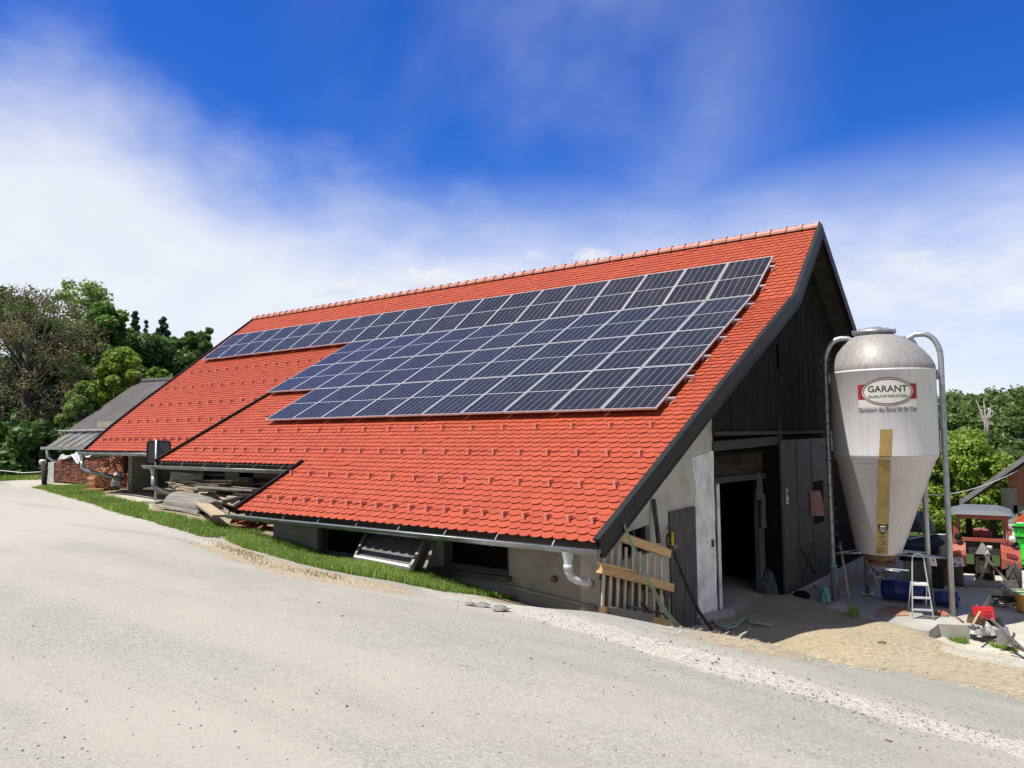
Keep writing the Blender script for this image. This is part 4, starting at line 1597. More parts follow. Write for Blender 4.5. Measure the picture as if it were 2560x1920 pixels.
b = MB()
b.lathe(ring_prof([(.965, 1.02, 0), (.968, 1.10, 0), (.968, 2.66, 0), (.972, 2.665, 0), (.972, 2.70, 0), (.965, 2.705, 0)]), (SC_[0], SC_[1], 0), n_)
b.build('tank', M['silo'], silo)
b = MB()
b.lathe(ring_prof([(.41, -.95, -.19), (.42, -.93, -.19), (.90, .88, -.012), (.955, .98, 0), (.965, 1.018, 0)]), (SC_[0], SC_[1], 0), n_)
b.build('hopper_cone', silo_mat('hopper_sheet_shaded', (.60, .575, .575), (.44, .415, .41), .5, .1), silo)  # darker copy of the tank sheet: shade of the down-facing sides in the colour
b = MB()
b.lathe(ring_prof([(.965, 2.70, 0), (.968, 2.76, 0), (.945, 2.83, 0), (.895, 2.95, -.01), (.80, 3.10, -.03), (.68, 3.235, -.05), (.54, 3.345, -.08), (.42, 3.42, -.10), (.39, 3.43, -.11)]), (SC_[0], SC_[1], 0), n_)
b.build('domed_top', M['silo_top'], silo)
b = MB()
b.lathe(ring_prof([(.37, 3.42, -.12), (.37, 3.475, -.12), (.405, 3.475, -.12), (.415, 3.49, -.12), (.415, 3.525, -.12), (.39, 3.54, -.12), (.24, 3.56, -.12), (.22, 3.585, -.12), (.12, 3.615, -.12), (.0, 3.62, -.12)]), (SC_[0], SC_[1], 0), 40)
for a in np.linspace(0, 2 * math.pi, 10)[:-1]:
    q = silo_pt(a, .40, 3.53, -.12)
    b.box((q[0], q[1], 3.545), (.02, .02, .05))
b.build('lid', M['galv'], silo)
for (nm, px_, ang, zf, ztop) in (('L', 0, -math.pi / 2, -2.06, 2.92), ('R', 0, math.pi / 2, -2.14, 2.92), ('B', 0, math.radians(-155), -1.99, 2.9), ('C', 0, math.radians(138), -2.08, 2.9)):
    rad = 1.06
    path = [(rad, zf), (rad, 0), (rad, ztop)]
    for t in np.linspace(0, math.pi * .5, 7)[1:]:
        path.append((rad - .30 + .30 * math.cos(t), ztop + .50 * math.sin(t)))
    path += [(rad - .44, ztop + .495), (rad - .56, ztop + .43), (rad - .62, ztop + .37)]
    b = MB()
    b.tube([silo_pt(ang, r, z) for r, z in path], .054, 14)
    q = silo_pt(ang, rad, zf + .012)
    b.box(q, (.24, .24, .022), rot=.2)
    leg = b.build('leg', M['galv'], silo)
    b = MB()
    for (z0, hh) in ((2.60, .20), (1.30, .42)):
        q0, q1 = silo_pt(ang, .95, z0), silo_pt(ang, rad - .03, z0)
        b.beam(q0, q1, .012, hh)
        t_ = np.array([math.cos(ang) * SE[0] + math.sin(ang) * SN[0], math.cos(ang) * SE[1] + math.sin(ang) * SN[1], 0])
        qq = np.array(silo_pt(ang, .985, z0))
        b.beam(qq - .10 * t_, qq + .10 * t_, .014, hh)
    b.build('bracket', M['galv'], leg)
    if nm == 'L':
        b = MB()
        z = -.9
        while z < 2.95:
            q = np.array(silo_pt(ang, rad, z))
            for sgn in (-1, 1):
                d_ = np.array([*(SE * .55 * sgn - SN * .8), 0]); d_ /= np.linalg.norm(d_)
                q0 = q + d_ * .05
                q1 = q + d_ * .20 + np.array([0, 0, .03])
                side = np.array([-d_[1], d_[0], 0]) * .035
                b.tube([q0 - side, q1 - side, q1 + np.array([0, 0, .05]), q1 + side, q0 + side], .0065, 5)
            z += .255
        b.build('climbing_hooks', M['old_iron'], leg)
b = MB()
for ang, zf in ((-math.pi / 2, -1.03), (math.pi / 2, -1.0), (math.radians(-155), -1.02), (math.radians(138), -1.02)):
    p0 = silo_pt(ang, 1.05, zf)
    for da in (-.7, .7):
        b.tube([p0, silo_pt(ang + da, .42, -.94, -.19)], .017, 6)
b.build('brace', M['galv'], silo)
b = MB()
c0 = SC_ - .19 * SE
b.lathe([(.40, -.95), (.40, -.985), (.22, -1.10), (.17, -1.13)], (c0[0], c0[1], 0), 24)
b.box((c0[0], c0[1], -1.16), (.42, .36, .06), rot=.2)
b.box((c0[0] + .25, c0[1] + .05, -1.12), (.08, .10, .10), rot=.2)
b.build('outlet', M['rust'], silo)
b = MB()
b.tube([tuple(c0 - SE * .12 - SN * .30) + (-1.20,), tuple(c0 + SE * .52 - SN * .30) + (-1.23,)], .014, 6)
b.tube([tuple(c0 + SE * .10 - SN * .34) + (-1.235,), tuple(c0 + SE * .36 - SN * .34) + (-1.25,)], .012, 6)
b.build('slide_handle', M['alu'], silo)

# sight strip down the front
b = MB()
lev = [(1.53, SR + .006, .04, 0), (1.02, SR + .006, .0, 0), (.88, .90 + .006, -.01, -.012), (-.93, .42 + .006, 0.06, -.19)]
hw = .108
for (z0, r0, s0_, o0), (z1, r1, s1_, o1) in zip(lev[:-1], lev[1:]):
    k = 4
    for j in range(k):
        u0, u1 = -hw + 2 * hw * j / k, -hw + 2 * hw * (j + 1) / k
        b.quad(silo_pt((s1_ + u0) / r1, r1, z1, o1), silo_pt((s1_ + u1) / r1, r1, z1, o1), silo_pt((s0_ + u1) / r0, r0, z0, o0), silo_pt((s0_ + u0) / r0, r0, z0, o0))
strip = b.build('sight_strip', M['ochre'], silo)


def cone_pt(s, z, lift):
    t = (z + .93) / (.88 + .93)
    r = .42 + t * .48 + lift
    return silo_pt((s + .06 * (1 - t)) / r, r, z, -.19 + t * .178)


b = MB()
sh = [(-.085, .10), (.095, .10), (.085, .03), (.06, -.05), (0, -.11), (-.06, -.05), (-.085, .03)]
zc = -.42
b.add([cone_pt(u * 1.05, zc + v, .012) for u, v in sh], [list(range(len(sh)))])
b.build('emblem', M['print_dark'], strip)
b = MB()
zig = [(.05, .055), (-.045, .055), (-.05, .03), (.045, .03), (.05, .005), (-.045, .005), (-.05, -.02), (.045, -.02), (.045, -.045), (-.03, -.045)]
b.tube([cone_pt(u, zc + v, .016) for u, v in zig], .007, 5)
b.build('emblem_lines', M['label_pale'], strip)
V, F = text_mesh('CE', .12, .075)
b = MB()
b.add([cone_pt(u, -.70 + v, .012) for u, v in V], F)
V, F = text_mesh('0-1-2-3-4-5', .15, .03)
for k_ in range(5):
    z0 = -.58 - .0 * k_
for k_ in range(6):
    zz_ = [-.56, -.60, -.80, -.84, -.87, -.90][k_]
    b.add([cone_pt(u, zz_ + v, .011) for u, v in ((-.07, -.006), (.05 - .02 * (k_ % 3), -.006), (.05 - .02 * (k_ % 3), .006), (-.07, .006))], [(0, 1, 2, 3)])
b.build('strip_print', M['print_brown'], strip)


# maker label wrapped on the tank
def wrap(pts, lift, s0_=.085):
    return [silo_pt((u + s0_) / SR, SR + lift, z) for u, z in pts]


def ellipse_patch(b, cz, a, h, lift, rings=5, seg=40):
    o = len(b.v)
    for i in range(rings + 1):
        f_ = i / rings
        for k in range(seg):
            t = 2 * math.pi * k / seg
            b.v.append(wrap([(a * f_ * math.cos(t), cz + h * f_ * math.sin(t))], lift)[0])
    for i in range(rings):
        for k in range(seg):
            k2 = (k + 1) % seg
            b.f.append([o + i * seg + k, o + i * seg + k2, o + (i + 1) * seg + k2, o + (i + 1) * seg + k]); b.mi.append(0); b.sm.append(False)


def ellipse_ring(b, cz, a, h, w, lift, seg=56):
    o = len(b.v)
    for k in range(seg):
        t = 2 * math.pi * k / seg
        b.v.append(wrap([(a * math.cos(t), cz + h * math.sin(t))], lift)[0])
        b.v.append(wrap([((a - w) * math.cos(t), cz + (h - w) * math.sin(t))], lift)[0])
    for k in range(seg):
        k2 = (k + 1) % seg
        b.f.append([o + 2 * k, o + 2 * k2, o + 2 * k2 + 1, o + 2 * k + 1]); b.mi.append(0); b.sm.append(False)


def strip_patch(b, u0, u1, z0, z1, lift, k=10):
    o = len(b.v)
    for j in range(k + 1):
        u = u0 + (u1 - u0) * j / k
        b.v.append(wrap([(u, z0)], lift)[0]); b.v.append(wrap([(u, z1)], lift)[0])
    for j in range(k):
        b.f.append([o + 2 * j, o + 2 * j + 2, o + 2 * j + 3, o + 2 * j + 1]); b.mi.append(0); b.sm.append(False)


zc = 2.255
b = MB()
strip_patch(b, -.535, .535, zc - .30, zc + .14, .0035, 24)
lab = b.build('label', M['label_pale'], silo)
b = MB()
strip_patch(b, -.535, .535, zc - .145, zc + .145, .006, 24)
b.build('red_band', M['print_red'], lab)
b = MB()
ellipse_patch(b, zc, .465, .268, .0085)
b.build('oval', M['label_pale'], lab)
b = MB()
ellipse_ring(b, zc, .465, .268, .010, .0115)
ellipse_ring(b, zc, .435, .243, .016, .0115)
b.build('oval_line', M['print_brown'], lab)
V, F = text_mesh('GARANT', .69, .125, .012)
b = MB()
b.add(wrap([(u, zc + .055 + v) for u, v in V], .012), F)
V, F = text_mesh('QUALITÄTSFUTTER', .69, .072, .014)
b.add(wrap([(u, zc - .09 + v) for u, v in V], .012), F)
b.build('lettering', M['print_dark'], lab)
V, F = text_mesh('Garantiert das Beste für Ihr Tier', 1.06, .098, .008)
b = MB()
b.add(wrap([(u, zc - .345 + v) for u, v in V], .010), F)
b.build('slogan', M['print_grey'], lab)

# ----------------------------------------------------------------- things around the silo
# step ladder
fl, fr = PZ(2281, 1543, -2.085), PZ(2334, 1547, -2.095)
u_ = (fr - fl); u_[2] = 0; wd = np.linalg.norm(u_); u_ /= wd
w_ = np.array([-u_[1], u_[0], 0])
lad = thing('step_ladder', fl, 'small aluminium step ladder with a hoop handle, standing open on the slab', 'ladder')


def lp(u, w, z): return fl + u * u_ + w * w_ + np.array([0, 0, z])


b = MB()
Hh = 1.18
path = [lp(0, 0, 0)]
ins = wd * .22
for t in np.linspace(.3, 1, 4):
    path.append(lp(ins * t, .22 * t, (Hh - .10) * t))
for a in np.linspace(math.pi, 0, 9)[1:-1]:
    path.append(lp(wd / 2 + (wd / 2 - ins) * math.cos(a), .23, Hh - .10 + .10 * math.sin(a)))
for t in np.linspace(1, .3, 4):
    path.append(lp(wd - ins * t, .22 * t, (Hh - .10) * t))
path.append(lp(wd, 0, 0))
b.tube(path, .0135, 8)
b.build('front_frame', M['alu'], lad)
for zz_, dp in ((.14, .07), (.36, .08)):
    t = zz_ / Hh
    b = MB()
    b.beam(lp(ins * t, .22 * t + .02, zz_), lp(wd - ins * t, .22 * t + .02, zz_), dp, .03)
    b.build('step', M['alu'], lad)
t = .60 / Hh
b = MB()
b.beam(lp(ins * t, .22 * t + .10, .60), lp(wd - ins * t, .22 * t + .10, .60), .22, .03)
b.build('platform', M['white'], lad)
b = MB()
b.tube([lp(.02, .52, 0), lp(ins * .55, .25, .57)], .012, 6)
b.tube([lp(wd - .02, .52, 0), lp(wd - ins * .55, .25, .57)], .012, 6)
b.tube([lp(.02, .50, .05), lp(wd - .02, .50, .05)], .009, 6)
b.build('rear_frame', M['alu'], lad)
# rusty sheet on the slab
b = MB()
rs = [PZ(2196, 1519, -2.045), PZ(2222, 1512, -2.03), PZ(2268, 1514, -2.03), PZ(2272, 1534, -2.06), PZ(2190, 1535, -2.06)]
b.prism([(p[0], p[1], slab_z(p[0], p[1]) + .018) for p in rs], (0, 0, -.014))
tag(b.build('sheet', mat('reddish_sheet', (.33, .17, .11), .8, 0, .2, 5.0, dirt=(.45, .33, .25), dirt_amt=.6), origin=rs[0]), 'rust-brown sheet lying flat on the slab behind the step ladder', 'sheet')


# blue drums
def drum(p, ax, r, L, label, grp):
    ax = np.array(ax, float); ax /= np.linalg.norm(ax)
    z = np.array([0, 0, 1.]); y = np.cross(z, ax); y /= np.linalg.norm(y); z2 = np.cross(ax, y)
    o = thing('plastic_drum', p, label, 'drum', grp)
    b = MB()
    prof = [(.0, 0), (.80, .0), (.93, .03), (1, .09), (1, .30), (1.03, .32), (1.03, .36), (1, .38), (1, .62), (1.03, .64), (1.03, .68), (1, .70), (1, .91), (.93, .97), (.80, 1.0), (.80, .985), (0, .985)]
    ncount = 24
    o_ = len(b.v)
    for rr, t in prof:
        for k in range(ncount):
            a = 2 * math.pi * k / ncount
            q = p + ax * (t * L) + r * rr * (math.cos(a) * y + math.sin(a) * z2) + np.array([0, 0, r])
            b.v.append(tuple(q))
    for i in range(len(prof) - 1):
        for k in range(ncount):
            k2 = (k + 1) % ncount
            b.f.append([o_ + i * ncount + k, o_ + (i + 1) * ncount + k, o_ + (i + 1) * ncount + k2, o_ + i * ncount + k2]); b.mi.append(0); b.sm.append(True)
    b.build('body', M['blue_plastic'], o)
    b = MB()
    q = p + ax * L + np.array([0, 0, r]) + y * r * .45
    b.tube([q - ax * .02, q + ax * .015], .035, 10)
    b.build('bung', M['black'], o)


p0 = PZ(2205, 1494, -2.0)
p1 = PZ(2266, 1506, -2.05)
drum(np.array([p0[0], p0[1], slab_z(*p0[:2]) + .01]), (p1 - p0) * (1, 1, 0), .205, .80, 'large blue plastic drum lying on its side under the silo', 'blue drums on the slab')
p0 = PZ(2335, 1518, -2.06)
p1 = PZ(2375, 1522, -2.06)
drum(np.array([p0[0], p0[1] + .15, slab_z(p0[0], p0[1] + .15) + .01]), (p1 - p0) * (1, 1, 0), .15, .42, 'small blue plastic drum lying behind the front right silo leg', 'blue drums on the slab')

# wooden post leaning by the left silo leg, second ladder, hose coil
b = MB()
a_, c_ = PZ(2122, 1503, -2.0), None
top = PY(2099, 1355, a_[1] + .25)
b.tube([a_, (a_ + top) / 2 + (.01, 0, 0), top], [.034, .03, .028], 8)
tag(b.build('wooden_pole', M['plank_grey'], origin=a_), 'grey wooden pole leaning behind the left silo leg', 'pole')
b = MB()
q = np.array(silo_pt(-math.pi / 2, 1.06, -1.28))
pts = []
for k in range(60):
    t = k / 59
    a = t * 2 * math.pi * 6
    pts.append(q + np.array([.065 * math.cos(a) * (1 + .15 * math.sin(5 * a)), .065 * math.sin(a), -.05 + .10 * t + .012 * math.sin(3 * a)]))
b.tube(pts, .011, 5)
for dx in (.03, .06):
    b.tube([q + (dx, -.05, 0), q + (dx + .05, -.07, -.14), q + (dx + .04, -.07, -.30), q + (dx + .01, -.05, -.34)], .009, 5)
tag(b.build('rope', M['teal'], origin=q), 'teal rope knotted round the left silo leg', 'rope')
b = MB()
A0, A1 = PZ(2155, 1478, -2.0), PZ(2218, 1465, -2.0)
for (pa, pb) in (((2150, 1478), (2188, 1405)), ((2217, 1462), (2185, 1403)), ((2195, 1468), (2175, 1403))):
    base_ = PZ(*pa, -1.97)
    topp = PY(*pb, base_[1] + .1)
    b.tube([base_, topp], .016, 6)
for t in (.35, .65):
    a_ = PZ(2217, 1462, -1.97); a2 = PY(2185, 1403, a_[1] + .1)
    c_ = PZ(2195, 1468, -1.97); c2 = PY(2175, 1403, c_[1] + .1)
    b.beam(a_ + (a2 - a_) * t, c_ + (c2 - c_) * t, .05, .012)
tag(b.build('trestle_ladder', M['white'], origin=A0), 'thin white folding ladder standing in the shade under the silo cone', 'ladder')
b = MB()
cc = PY(2203, 1412, .95)
for k in range(4):
    r_ = .19 + .012 * k
    pts = [cc + np.array([r_ * 1.05 * math.cos(a) + .01 * k, .02 * k, r_ * .85 * math.sin(a) - .02 * k]) for a in np.linspace(0, 2 * math.pi, 22)]
    b.tube(pts, .008, 5, caps=False)
tag(b.build('hose_coil', M['old_iron'], origin=cc), 'coil of thin grey hose hanging under the silo outlet', 'hose')
# fill pipe behind the silo
b = MB()
q0 = np.array(silo_pt(math.radians(138), 1.25, .05))
b.tube([PY(2262, 1290, 2.2), PY(2292, 1262, 2.0), PY(2309, 1247, 1.9)], .065, 12)
b.tube([PY(2290, 1265, 2.0), PY(2297, 1258, 1.98)], .085, 12)
tag(b.build('filling_pipe', M['galv'], origin=PY(2292, 1262, 2.0)), 'short galvanised filling pipe slanting up behind the silo cone', 'pipe')

# low wall with black cover behind the silo
wx = PZ(2262, 1440, -2.2)
cov = [PZ(2256, 1372, -1.22), PZ(2392, 1366, -1.22), PZ(2398, 1335, -1.22), PZ(2270, 1335, -1.22)]
cm = sum(cov) / 4
b = MB()
bx0, by0 = cov[0][0], min(cov[0][1], cov[1][1])
b.prism([(p[0], p[1], -1.50) for p in cov], (0, 0, -1.0))
b.build('concrete_block', M['conc_wall'], origin=(cm[0], cm[1], -2.3))
tag(bpy.data.objects['concrete_block'], 'low grey concrete wall block under a black cover, behind the silo', 'wall')
b = MB()
o_ = 0
N_ = 12
grid = []
for j in range(N_ + 1):
    for i in range(N_ + 1):
        u, v = i / N_, j / N_
        p = (cov[0] * (1 - u) + cov[1] * u) * (1 - v) + (cov[3] * (1 - u) + cov[2] * u) * v
        ctr_ = p - cm
        p = cm + ctr_ * 1.12
        edge = max(abs(u - .5), abs(v - .5)) * 2
        z = -1.22 + .025 * math.sin(9 * u + 4 * v) + .02 * math.sin(13 * v - 5 * u) - (.22 + .05 * math.sin(20 * u + 9 * v) if edge > .99 else 0)
        grid.append((p[0], p[1], z))
b.add(grid, [(j * (N_ + 1) + i, j * (N_ + 1) + i + 1, (j + 1) * (N_ + 1) + i + 1, (j + 1) * (N_ + 1) + i) for j in range(N_) for i in range(N_)], smooth=True)
tag(b.build('tarpaulin', M['tarp_black'], origin=cm), 'black tarpaulin stretched over the low wall behind the silo', 'tarpaulin')
for i, (pa, pb) in enumerate((((2272, 1348), (2330, 1336)), ((2330, 1336), (2376, 1337)))):
    b = MB()
    b.tube([PZ(*pa, -1.16), PZ(*pb, -1.16)], .02, 6)
    tag(b.build('white_rod', M['white'], origin=PZ(*pa, -1.16)), ['white rod lying slanted on the black tarpaulin', 'white rod lying level on the black tarpaulin, nearer the tractor'][i], 'rod')
# crumpled sheet on the cover
def heap(name, c, rx, ry, h, m_, label, cat, seed=0, n=14, cx=0.35):
    r_ = random.Random(seed)
    ph = [r_.uniform(0, 6.28) for _ in range(6)]
    b = MB()
    V = []
    for j in range(n + 1):
        for i in range(2 * n):
            a = math.pi * i / n
            t = j / n
            rr = math.sin(t * math.pi / 2)
            k = 1 + cx * .5 * (math.sin(3 * a + ph[0] + 4 * t) + .7 * math.sin(7 * a + ph[1] - 5 * t) + .5 * math.sin(11 * a + ph[2] + 9 * t)) * rr * .5
            z = h * math.cos(t * math.pi / 2) ** .8 * (1 + cx * (math.sin(4 * a + ph[3]) * .35 + .3 * math.sin(9 * a + ph[4] + 6 * t)) * rr)
            V.append((c[0] + rx * rr * k * math.cos(a), c[1] + ry * rr * k * math.sin(a), c[2] + max(0, z)))
    F = [(j * 2 * n + i, (j + 1) * 2 * n + i, (j + 1) * 2 * n + (i + 1) % (2 * n), j * 2 * n + (i + 1) % (2 * n)) for j in range(n) for i in range(2 * n)]
    b.add(V, F, smooth=False)
    return tag(b.build(name, m_, origin=c), label, cat)


heap('crumpled_sheet', PZ(2302, 1328, -1.2), .34, .30, .52, M['cloth_green'], 'crumpled dark green sheet heaped on the black tarpaulin', 'sheet', 3)
# dark bin with a small sign
q = PZ(2330, 1500, -2.12)
bin_ = thing('bin', q, 'black bin standing against the low wall behind the silo', 'bin')
b = MB()
b.prism([(q[0] - .16, q[1] + .5, -2.2), (q[0] + .14, q[1] + .53, -2.2), (q[0] + .13, q[1] + .85, -2.2), (q[0] - .16, q[1] + .8, -2.2)], (0, 0, .70))
b.build('body', M['tarp_black'], bin_)
b = MB()
b.box((q[0] - .01, q[1] + .67, -1.47), (.36, .42, .05), rot=.1)
b.build('lid', M['tarp_black'], bin_)
q = np.array(silo_pt(math.pi / 2, 1.06, -1.2))
sp0 = PY(2334, 1405, q[1] - .10)
sg = thing('hanging_sign', sp0, 'small white notice with a dark round mark, hanging from the silo brace', 'sign')
b = MB()
ux = np.array([.97, .22, -.05]); uz = np.array([-.10, 0, .99])
pts = [sp0 + ux * a + uz * c for a, c in ((-.05, -.075), (.05, -.075), (.05, .075), (-.05, .075))]
b.prism(pts, (-.001, .006, 0))
b.build('board', M['white'], sg)
b = MB()
pts = [sp0 + ux * (.026 * math.cos(a)) + uz * (.035 + .018 * math.sin(a)) + np.array([0, -.004, 0]) for a in np.linspace(0, 2 * math.pi, 14)[:-1]]
b.add(pts, [list(range(13))])
for k_ in range(2):
    b.add([sp0 + ux * a + uz * c + np.array([0, -.004, 0]) for a, c in ((-.03, -.02 - .025 * k_), (.03, -.02 - .025 * k_), (.03, -.01 - .025 * k_), (-.03, -.01 - .025 * k_))], [(0, 1, 2, 3)])
b.build('mark', M['print_dark'], sg)
# tools by the left leg
b = MB()
q = PG(2038, 1465)
b.tube([PX(2034, 1462, .32), PX(2046, 1480, .45)], .014, 6)
tag(b.build('stick', M['old_wood'], origin=q), 'short dark stick leaning on the plinth below the sliding door', 'stick')
heap('rope_heap', PG(2062, 1505), .10, .13, .30, M['teal'], 'heap of teal rope and netting at the foot of the left silo leg', 'rope', 5, 10, .6)
heap('dark_rag', PG(2003, 1492), .16, .12, .12, M['black'], 'black rag lying on the ramp below the sliding door', 'rag', 6, 10, .7)
heap('paper_scrap', PX(1925, 1430, -.2) * (1, 1, 0) + (0, 0, -1.30), .12, .10, .14, M['foil'], 'pale crumpled paper on top of the dark sack by the gate', 'paper', 8, 8, .6)
sk = PX(1938, 1478, .05)
heap('dark_sack', (sk[0] - .15, sk[1] - .05, -1.85), .24, .26, .55, M['cloth_dark'], 'dark green sack slumped at the right side of the gate opening', 'sack', 9)
for i, (a_, z0, z1, w_) in enumerate(((-1.22, .15, .68, .15), (-1.02, -.45, .25, .12))):
    b = MB()
    pts = []
    for j in range(7):
        z = z0 + (z1 - z0) * j / 6
        for k in range(8):
            t = 2 * math.pi * k / 8
            pts.append((-.06 + .05 * math.cos(t), a_ + w_ * (1.15 - .5 * j / 6) * math.sin(t) + .02 * math.sin(5 * j + i), z))
    b.add(pts, [(j * 8 + k, j * 8 + (k + 1) % 8, (j + 1) * 8 + (k + 1) % 8, (j + 1) * 8 + k) for j in range(6) for k in range(8)], smooth=True)
    tag(b.build('work_jacket', M['cloth_dark'], origin=(-.06, a_, z0)), ['dark work jacket hanging high inside the gate opening', 'dark work jacket hanging lower inside the gate opening'][i], 'jacket')

# ----------------------------------------------------------------- in front of the gable: pallet, netting, poles
pal = thing('pallet', PX(1590, 1545, .5), 'wooden pallet with pale slats leaning on the gable wall', 'pallet')
xs_ = .46


def pq(px, py, x=xs_): return PX(px, py, x)


sl_top = [(1515, 1345), (1660, 1395)]
for k in range(9):
    t = k / 8.6
    tx, ty = 1513 + 150 * t, 1352 + 46 * t
    bx, by = 1506 + 158 * t, 1520 + 28 * t
    b = MB()
    A, B_ = pq(bx, by), pq(tx, ty)
    b.beam(A, B_, .058, .016, up=(1, 0, 0))
    b.build('slat', M['pallet_slat'], pal)
for (a, c, hh) in (((1537, 1337), (1671, 1384), .11), ((1499, 1421), (1679, 1469), .11), ((1505, 1527), (1685, 1562), .11)):
    b = MB()
    b.beam(pq(*a, xs_ + .055), pq(*c, xs_ + .055), .085, hh, up=(0, 0, 1))
    b.build('stringer', M['pallet_beam'], pal)
bp = thing('brown_pallet', PX(1590, 1545, .36), 'brown weathered pallet standing behind the pale slatted one', 'pallet')
for k in range(7):
    t = k / 6
    b = MB()
    b.beam(PX(1508 + 160 * t, 1522 + 30 * t, .37), PX(1514 + 152 * t, 1425 + 42 * t, .37), .125, .016, up=(1, 0, 0))
    b.build('board', M['beam_wood'], bp)
b = MB()
b.beam(PX(1503, 1440, .33), PX(1672, 1484, .33), .05, .09)
b.build('stringer', M['beam_wood'], bp)
b = MB()
b.beam(PX(1493, 1407, .58), PX(1590, 1428, .58), .03, .022)
tag(b.build('thin_lath', M['pallet_beam'], origin=PX(1493, 1407, .58)), 'thin lath stuck across the pallet above its middle stringer', 'lath')
b = MB()
A, B_ = PX(1530, 1530, .62), PX(1625, 1545, .62)
b.beam(A, B_, .10, .12)
tag(b.build('broken_timber', M['plank_grey'], origin=A), 'broken grey beam lying at the foot of the pallet', 'beam')
for i, (pa, pb) in enumerate((((1572, 1516), (1680, 1540)), ((1606, 1508), (1628, 1535)))):
    b = MB()
    b.beam(PX(*pa, .60 + .03 * i), PX(*pb, .60 + .03 * i), .05, .03)
    tag(b.build('wood_scrap', M['beam_wood'], origin=PX(*pa, .6)), ['long dark wood scrap lying across the pallet foot', 'short dark wood scrap sticking up at the pallet foot'][i], 'wood')
# netting / twine hanging over the pallet and on the ramp
b = MB()
for k in range(9):
    o_ = (k - 4) * .010
    pts = [(1561, 1312), (1573, 1345), (1590, 1385), (1612, 1430), (1640, 1490), (1668, 1535), (1700, 1570)]
    P = [PX(px + (k - 4) * (.5 + 1.1 * (i / 6)) + rng.normal(0, .8), py + rng.normal(0, 1.2), .66 + .12 * i / 6) for i, (px, py) in enumerate(pts)]
    b.tube(P, .006, 4)
tag(b.build('baling_net', M['twine'], origin=PX(1612, 1430, .66)), 'strands of pale green baling net hanging over the pallet', 'net')
b = MB()
b.tube([PX(1684, 1380, .42), PX(1700, 1420, .5), PX(1722, 1475, .62), PX(1748, 1530, .80), PX(1788, 1585, 1.05)], [.016, .02, .024, .026, .026], 8)
tag(b.build('dark_pole', M['rafter'], origin=PX(1788, 1585, 1.05)), 'dark wooden pole leaning against the grey side door', 'pole')
b = MB()
for k in range(4):
    pts = [(1780, 1548), (1790, 1568), (1812, 1578), (1838, 1570), (1862, 1556), (1882, 1563), (1905, 1566), (1930, 1570)]
    P = [PG(px + rng.normal(0, 2.2), py + rng.normal(0, 2.2) + 2 * (k - 1.5)) + (0, 0, .02 + .012 * k) for px, py in pts]
    b.tube(P, .013, 5)
P = [PG(1874, 1562) + (0, 0, .03), PG(1868, 1582) + (0, 0, .02), PG(1850, 1596) + (0, 0, .02)]
b.tube(P, .014, 5)
tag(b.build('twine_trail', M['twine'], origin=PG(1838, 1570)), 'tangled green twine trailing across the shaded ramp', 'twine')
b = MB()
b.beam(PX(1634, 1248, .23), PX(1647, 1358, .34), .055, .05, up=(1, 0, 0))
tag(b.build('upright_batten', M['old_wood'], origin=PX(1647, 1358, .3)), 'dark upright batten leaning on the plaster between window and side door', 'batten')
gh = thing('gate_handle', PX(1681, 1345, .30), 'yellow electric fence handle hooked beside the grey side door', 'handle')
b = MB()
b.lathe([(.012, -.115), (.026, -.10), (.019, -.06), (.022, 0), (.017, .05), (.026, .075), (.012, .09)], PX(1681, 1345, .30), 12, caps=True)
b.build('grip', M['yellow_plastic'], gh)
b = MB()
h0 = PX(1681, 1330, .30)
b.tube([h0, h0 + (0, -.03, .09), h0 + (-.03, -.08, .10), h0 + (-.05, -.10, .04)], .008, 6)
h1 = PX(1681, 1360, .30)
b.tube([h1, PX(1675, 1395, .3), PX(1679, 1430, .31), PX(1672, 1470, .32), PX(1676, 1500, .33)], .004, 4)
b.build('wire', M['old_iron'], gh)
b = MB()
q = PX(1668, 1352, .27)
pts = [q + np.array([.02, .055 * math.cos(a), .10 * math.sin(a)]) for a in np.linspace(.3, 5.9, 16)]
b.tube(pts, .015, 6)
tag(b.build('leather_strap', M['tarp_black'], origin=q), 'black strap hanging in a loop left of the yellow handle', 'strap')
b = MB()
q = PX(1782, 1358, .225)
b.box(q, (.03, .06, .12), rot=.0)
tag(b.build('light_switch', M['dim'], origin=q), 'small dark switch box on the whitewashed pier', 'switch')
b = MB()
A = PX(1745, 1590, .75)
b.prism([PG(1752, 1563) + (0, 0, .01), PG(1836, 1546) + (0, 0, .01), PG(1838, 1540) + (0, 0, .06), PG(1756, 1553) + (0, 0, .07)], (0, .0, .06))
tag(b.build('flat_timber', M['plank_grey'], origin=PG(1790, 1555)), 'flat grey timber lying at the foot of the whitewashed pier', 'beam')

# along the eaves wall: leaning framed board, bars, planks
fb = thing('framed_board', PY(960, 1410, -8.75), 'dark hardboard panel in a white frame leaning under the near gutter', 'board')
yb0, yt0 = -8.72, -7.96
BL, BR_ = PY(890, 1396, yb0), PY(1030, 1423, yb0)
TL, TR = PY(921, 1330, yt0), PY(1068, 1352, yt0)
nb = np.cross(BR_ - BL, TL - BL); nb /= np.linalg.norm(nb)
b = MB()
b.prism([BL, BR_, TR, TL], -.012 * nb)
b.build('panel', mat('dark_hardboard', (.13, .125, .12), .8, 0, .15, 4.0), fb)
for i, (p, q, wd_, dep_) in enumerate(((BL, BR_, .055, .05), (BR_, TR, .05, .09), (BL, TL, .035, .05))):
    b = MB()
    b.beam(p + (0, -.02, .02), q + (0, -.02, .02), wd_, dep_, up=tuple(nb))
    b.build('frame_bar', M['white'] if i == 0 else M['plank_grey'], fb)
b = MB()
b.beam(PY(1062, 1421, -8.75), PY(1088, 1354, -8.15), .045, .035)
